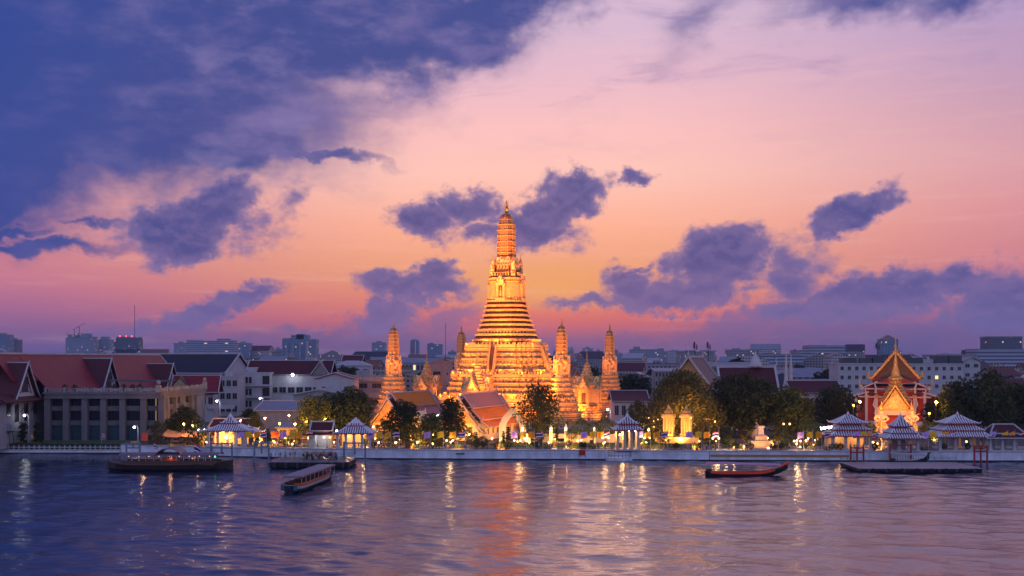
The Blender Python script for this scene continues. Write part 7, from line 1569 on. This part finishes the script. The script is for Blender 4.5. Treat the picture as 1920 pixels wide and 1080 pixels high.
small_flag('ferry_flag', 'small striped flag on the roof of the dark ferry', 287, -16, 831, 'n', .9, 3.5); small_flag('pier_flag', 'striped flag leaning out from the quay above the ferry stern', 362, -2, 832, 'n', 1.6, 1.2); small_flag('ferry_pennant', 'yellow pennant standing above the ferry roof', 318, -14, 831, 'y', .8, 3.8)
# small passenger boat heading in
xa, ya, xb, yb = PX(545, 196), 196., PX(618, 221), 221.
L_ = math.hypot(xb - xa, yb - ya); sb = thing('passenger_boat', 'narrow passenger boat with flat roof and orange stripe crossing toward the crowd', 'boat', ((xa + xb) / 2, (ya + yb) / 2, 0), math.atan2(yb - ya, xb - xa))
q = MB(); sc_ = hull_mesh(q, L_ + 2, 3.5, 1.25, hullblack, 1.0, .3, rise=.6, flare=.9); q.build('hull', parent=sb)
orange_p = mat('orange_hull_stripe', (.50, .10, .02), .5, .15, 1); greyp = mat('grey_hull_band', (.30, .33, .36), .5, .15, 1)
q = MB()
for s_ in (-1, 1):
    for (a, b_) in zip(sc_[:11], sc_[1:12]):
        k = 0 if s_ < 0 else 5
        pa, pb = a[k], b_[k]; q.bar((pa[0], pa[1] + s_ * .03, pa[2] + .12), (pb[0], pb[1] + s_ * .03, pb[2] + .12), .12, .45, orange_p); q.bar((pa[0], pa[1] + s_ * .02, pa[2] - .4), (pb[0], pb[1] + s_ * .02, pb[2] - .4), .1, .45, greyp)
q.bar(sc_[0][0], sc_[0][5], .1, .1, greyp); q.build('hull_stripe', parent=sb)
q = MB(); q.box(-L_ / 2 + 1.0, L_ / 2 - 2, -1.75, 1.75, 2.75, 2.9, mat('boat_canopy_grey', (.20, .20, .27), .5, .3, .8)); q.box(-L_ / 2 + .9, L_ / 2 - 1.9, -1.8, 1.8, 2.62, 2.74, orange_p); q.build('roof', parent=sb)
for i in range(9):
    for s_ in (-1, 1): q = MB(); x = -L_ / 2 + 1.3 + (L_ - 3.6) * i / 8; q.bar((x, s_ * 1.6, 1.2), (x, s_ * 1.6, 2.7), .09, .09, white); q.build('post', parent=sb)
q = MB()
for i in range(9): x = -L_ / 2 + 2 + (L_ - 5) * i / 8; q.box(x, x + .5, -1.3, 1.3, 1.0, 1.6, timber); 
q.box(-L_ / 2 + 1, L_ / 2 - 2, -1.5, 1.5, .9, 1.0, timber); q.build('bench_deck', parent=sb)
q = MB(); q.box(-L_ / 2 - 1.0, -L_ / 2 - .85, -1.5, 1.5, .5, 1.5, mat('teal_transom', (.02, .09, .16), .5, .2, 1)); q.build('transom', parent=sb)
# long-tailed boats
def longtail(label, px0, px1, Yc, rz, stripe, canopy, L=None, name='longtail_boat'):
    L = L or (PX(px1, Yc) - PX(px0, Yc)); t_ = thing(name, label, 'boat', ((PX(px0, Yc) + PX(px1, Yc)) / 2, Yc, 0), rz)
    q = MB(); secs = []; n = 18
    for i in range(n + 1):
        u = i / n; x = -L / 2 + L * u; w = .95 * (min(1, .5 + u * 3)) * (1 if u < .55 else max(.05, 1 - ((u - .55) / .45) ** 1.6)); zt = .75 + 1.9 * max(0, (u - .6) / .4) ** 2.1 + .25 * max(0, (.2 - u) / .2)
        zl = -.35 + (zt - .75) * .93; secs.append([(x, -w, zt), (x, -w * .8, zl + (zt - zl) * .4), (x, -w * .25, zl), (x, w * .25, zl), (x, w * .8, zl + (zt - zl) * .4), (x, w, zt)])
    q.loft(secs, hullblack); q.build('hull', parent=t_)
    q = MB()
    for k in (0, 5):
        d = -.04 if k == 0 else .04
        for a, b_ in zip(secs[1:15], secs[2:16]): q.bar((a[k][0], a[k][1] + d, a[k][2] - .05), (b_[k][0], b_[k][1] + d, b_[k][2] - .05), .1, .42, stripe)
    q.bar(secs[1][0], secs[1][5], .1, .1, stripe); q.build('gunwale_stripe', parent=t_)
    q = MB(); q.tube([secs[-3][0], (L / 2, 0, 2.75), (L / 2 + .35, 0, 3.1)], [.16, .2, .05], 6, stripe); q.lathe([(2.2, .22), (2.7, .25), (2.9, .1)], 6, stripe, L / 2 - .25, 0); q.build('bow_ribbon', parent=t_)
    q = MB(); n = 8; cv_ = lambda y: 2.25 + .28 * (1 - (y / 1.05) ** 2)
    for i in range(n): y0, y1 = -1.05 + 2.1 * i / n, -1.05 + 2.1 * (i + 1) / n; q.slab((-L * .5, y0, cv_(y0) + .45), (L * .40, y0, cv_(y0)), (L * .40, y1, cv_(y1)), (-L * .5, y1, cv_(y1) + .45), .07, canopy)
    q.build('canopy', parent=t_)
    for i in range(7):
        for s_ in (-1, 1): q = MB(); x = -L * .46 + L * .8 * i / 6; q.bar((x, s_ * .8, .7), (x, s_ * .95, 2.4), .05, .05, iron); q.build('canopy_post', parent=t_)
    q = MB(); q.box(-L / 2 + .2, -L / 2 + 1.3, -.35, .35, .9, 1.5, iron); q.tube([(-L / 2 + .4, 0, 1.2), (-L / 2 - 3.2, .2, -.2)], [.08, .05], 6, iron); q.build('engine', parent=t_)
    person(t_.location.x - math.cos(rz) * (L / 2 - 1.8), t_.location.y - math.sin(rz) * (L / 2 - 1.8), .55, 1.2, None, 'person standing at the stern of the ' + label.split(' with')[0][:60])
    return t_
longtail('red striped longtail boat with a thin pale canopy heading right', 1322, 1478, 224, R(2), mat('vivid_red_paint', (.95, .06, .01), .4, .15, 1), mat('canopy_purple', (.55, .25, .35), .6, .2, 1))
longtail('small dark longtail boat moored behind the long pontoon', 1668, 1742, 247, R(-3), hullbrown, mat('canopy_pale', (.35, .28, .34), .6, .2, 1))
# ------------------------------------------------------------------ evening haze over land and river (sky stays outside)
hz_m = bpy.data.materials.new('haze'); hz_m.use_nodes = True; t = hz_m.node_tree; t.nodes.clear()
pv = t.nodes.new('ShaderNodeVolumePrincipled'); pv.inputs['Color'].default_value = (.55, .62, .95, 1); pv.inputs['Density'].default_value = .00007; pv.inputs['Anisotropy'].default_value = 0.
ou = t.nodes.new('ShaderNodeOutputMaterial'); t.links.new(pv.outputs[0], ou.inputs['Volume'])
q = MB(); q.box(-3800, 3800, -950, 4300, -3, 150, hz_m); hzo = q.build('haze', kind='stuff')
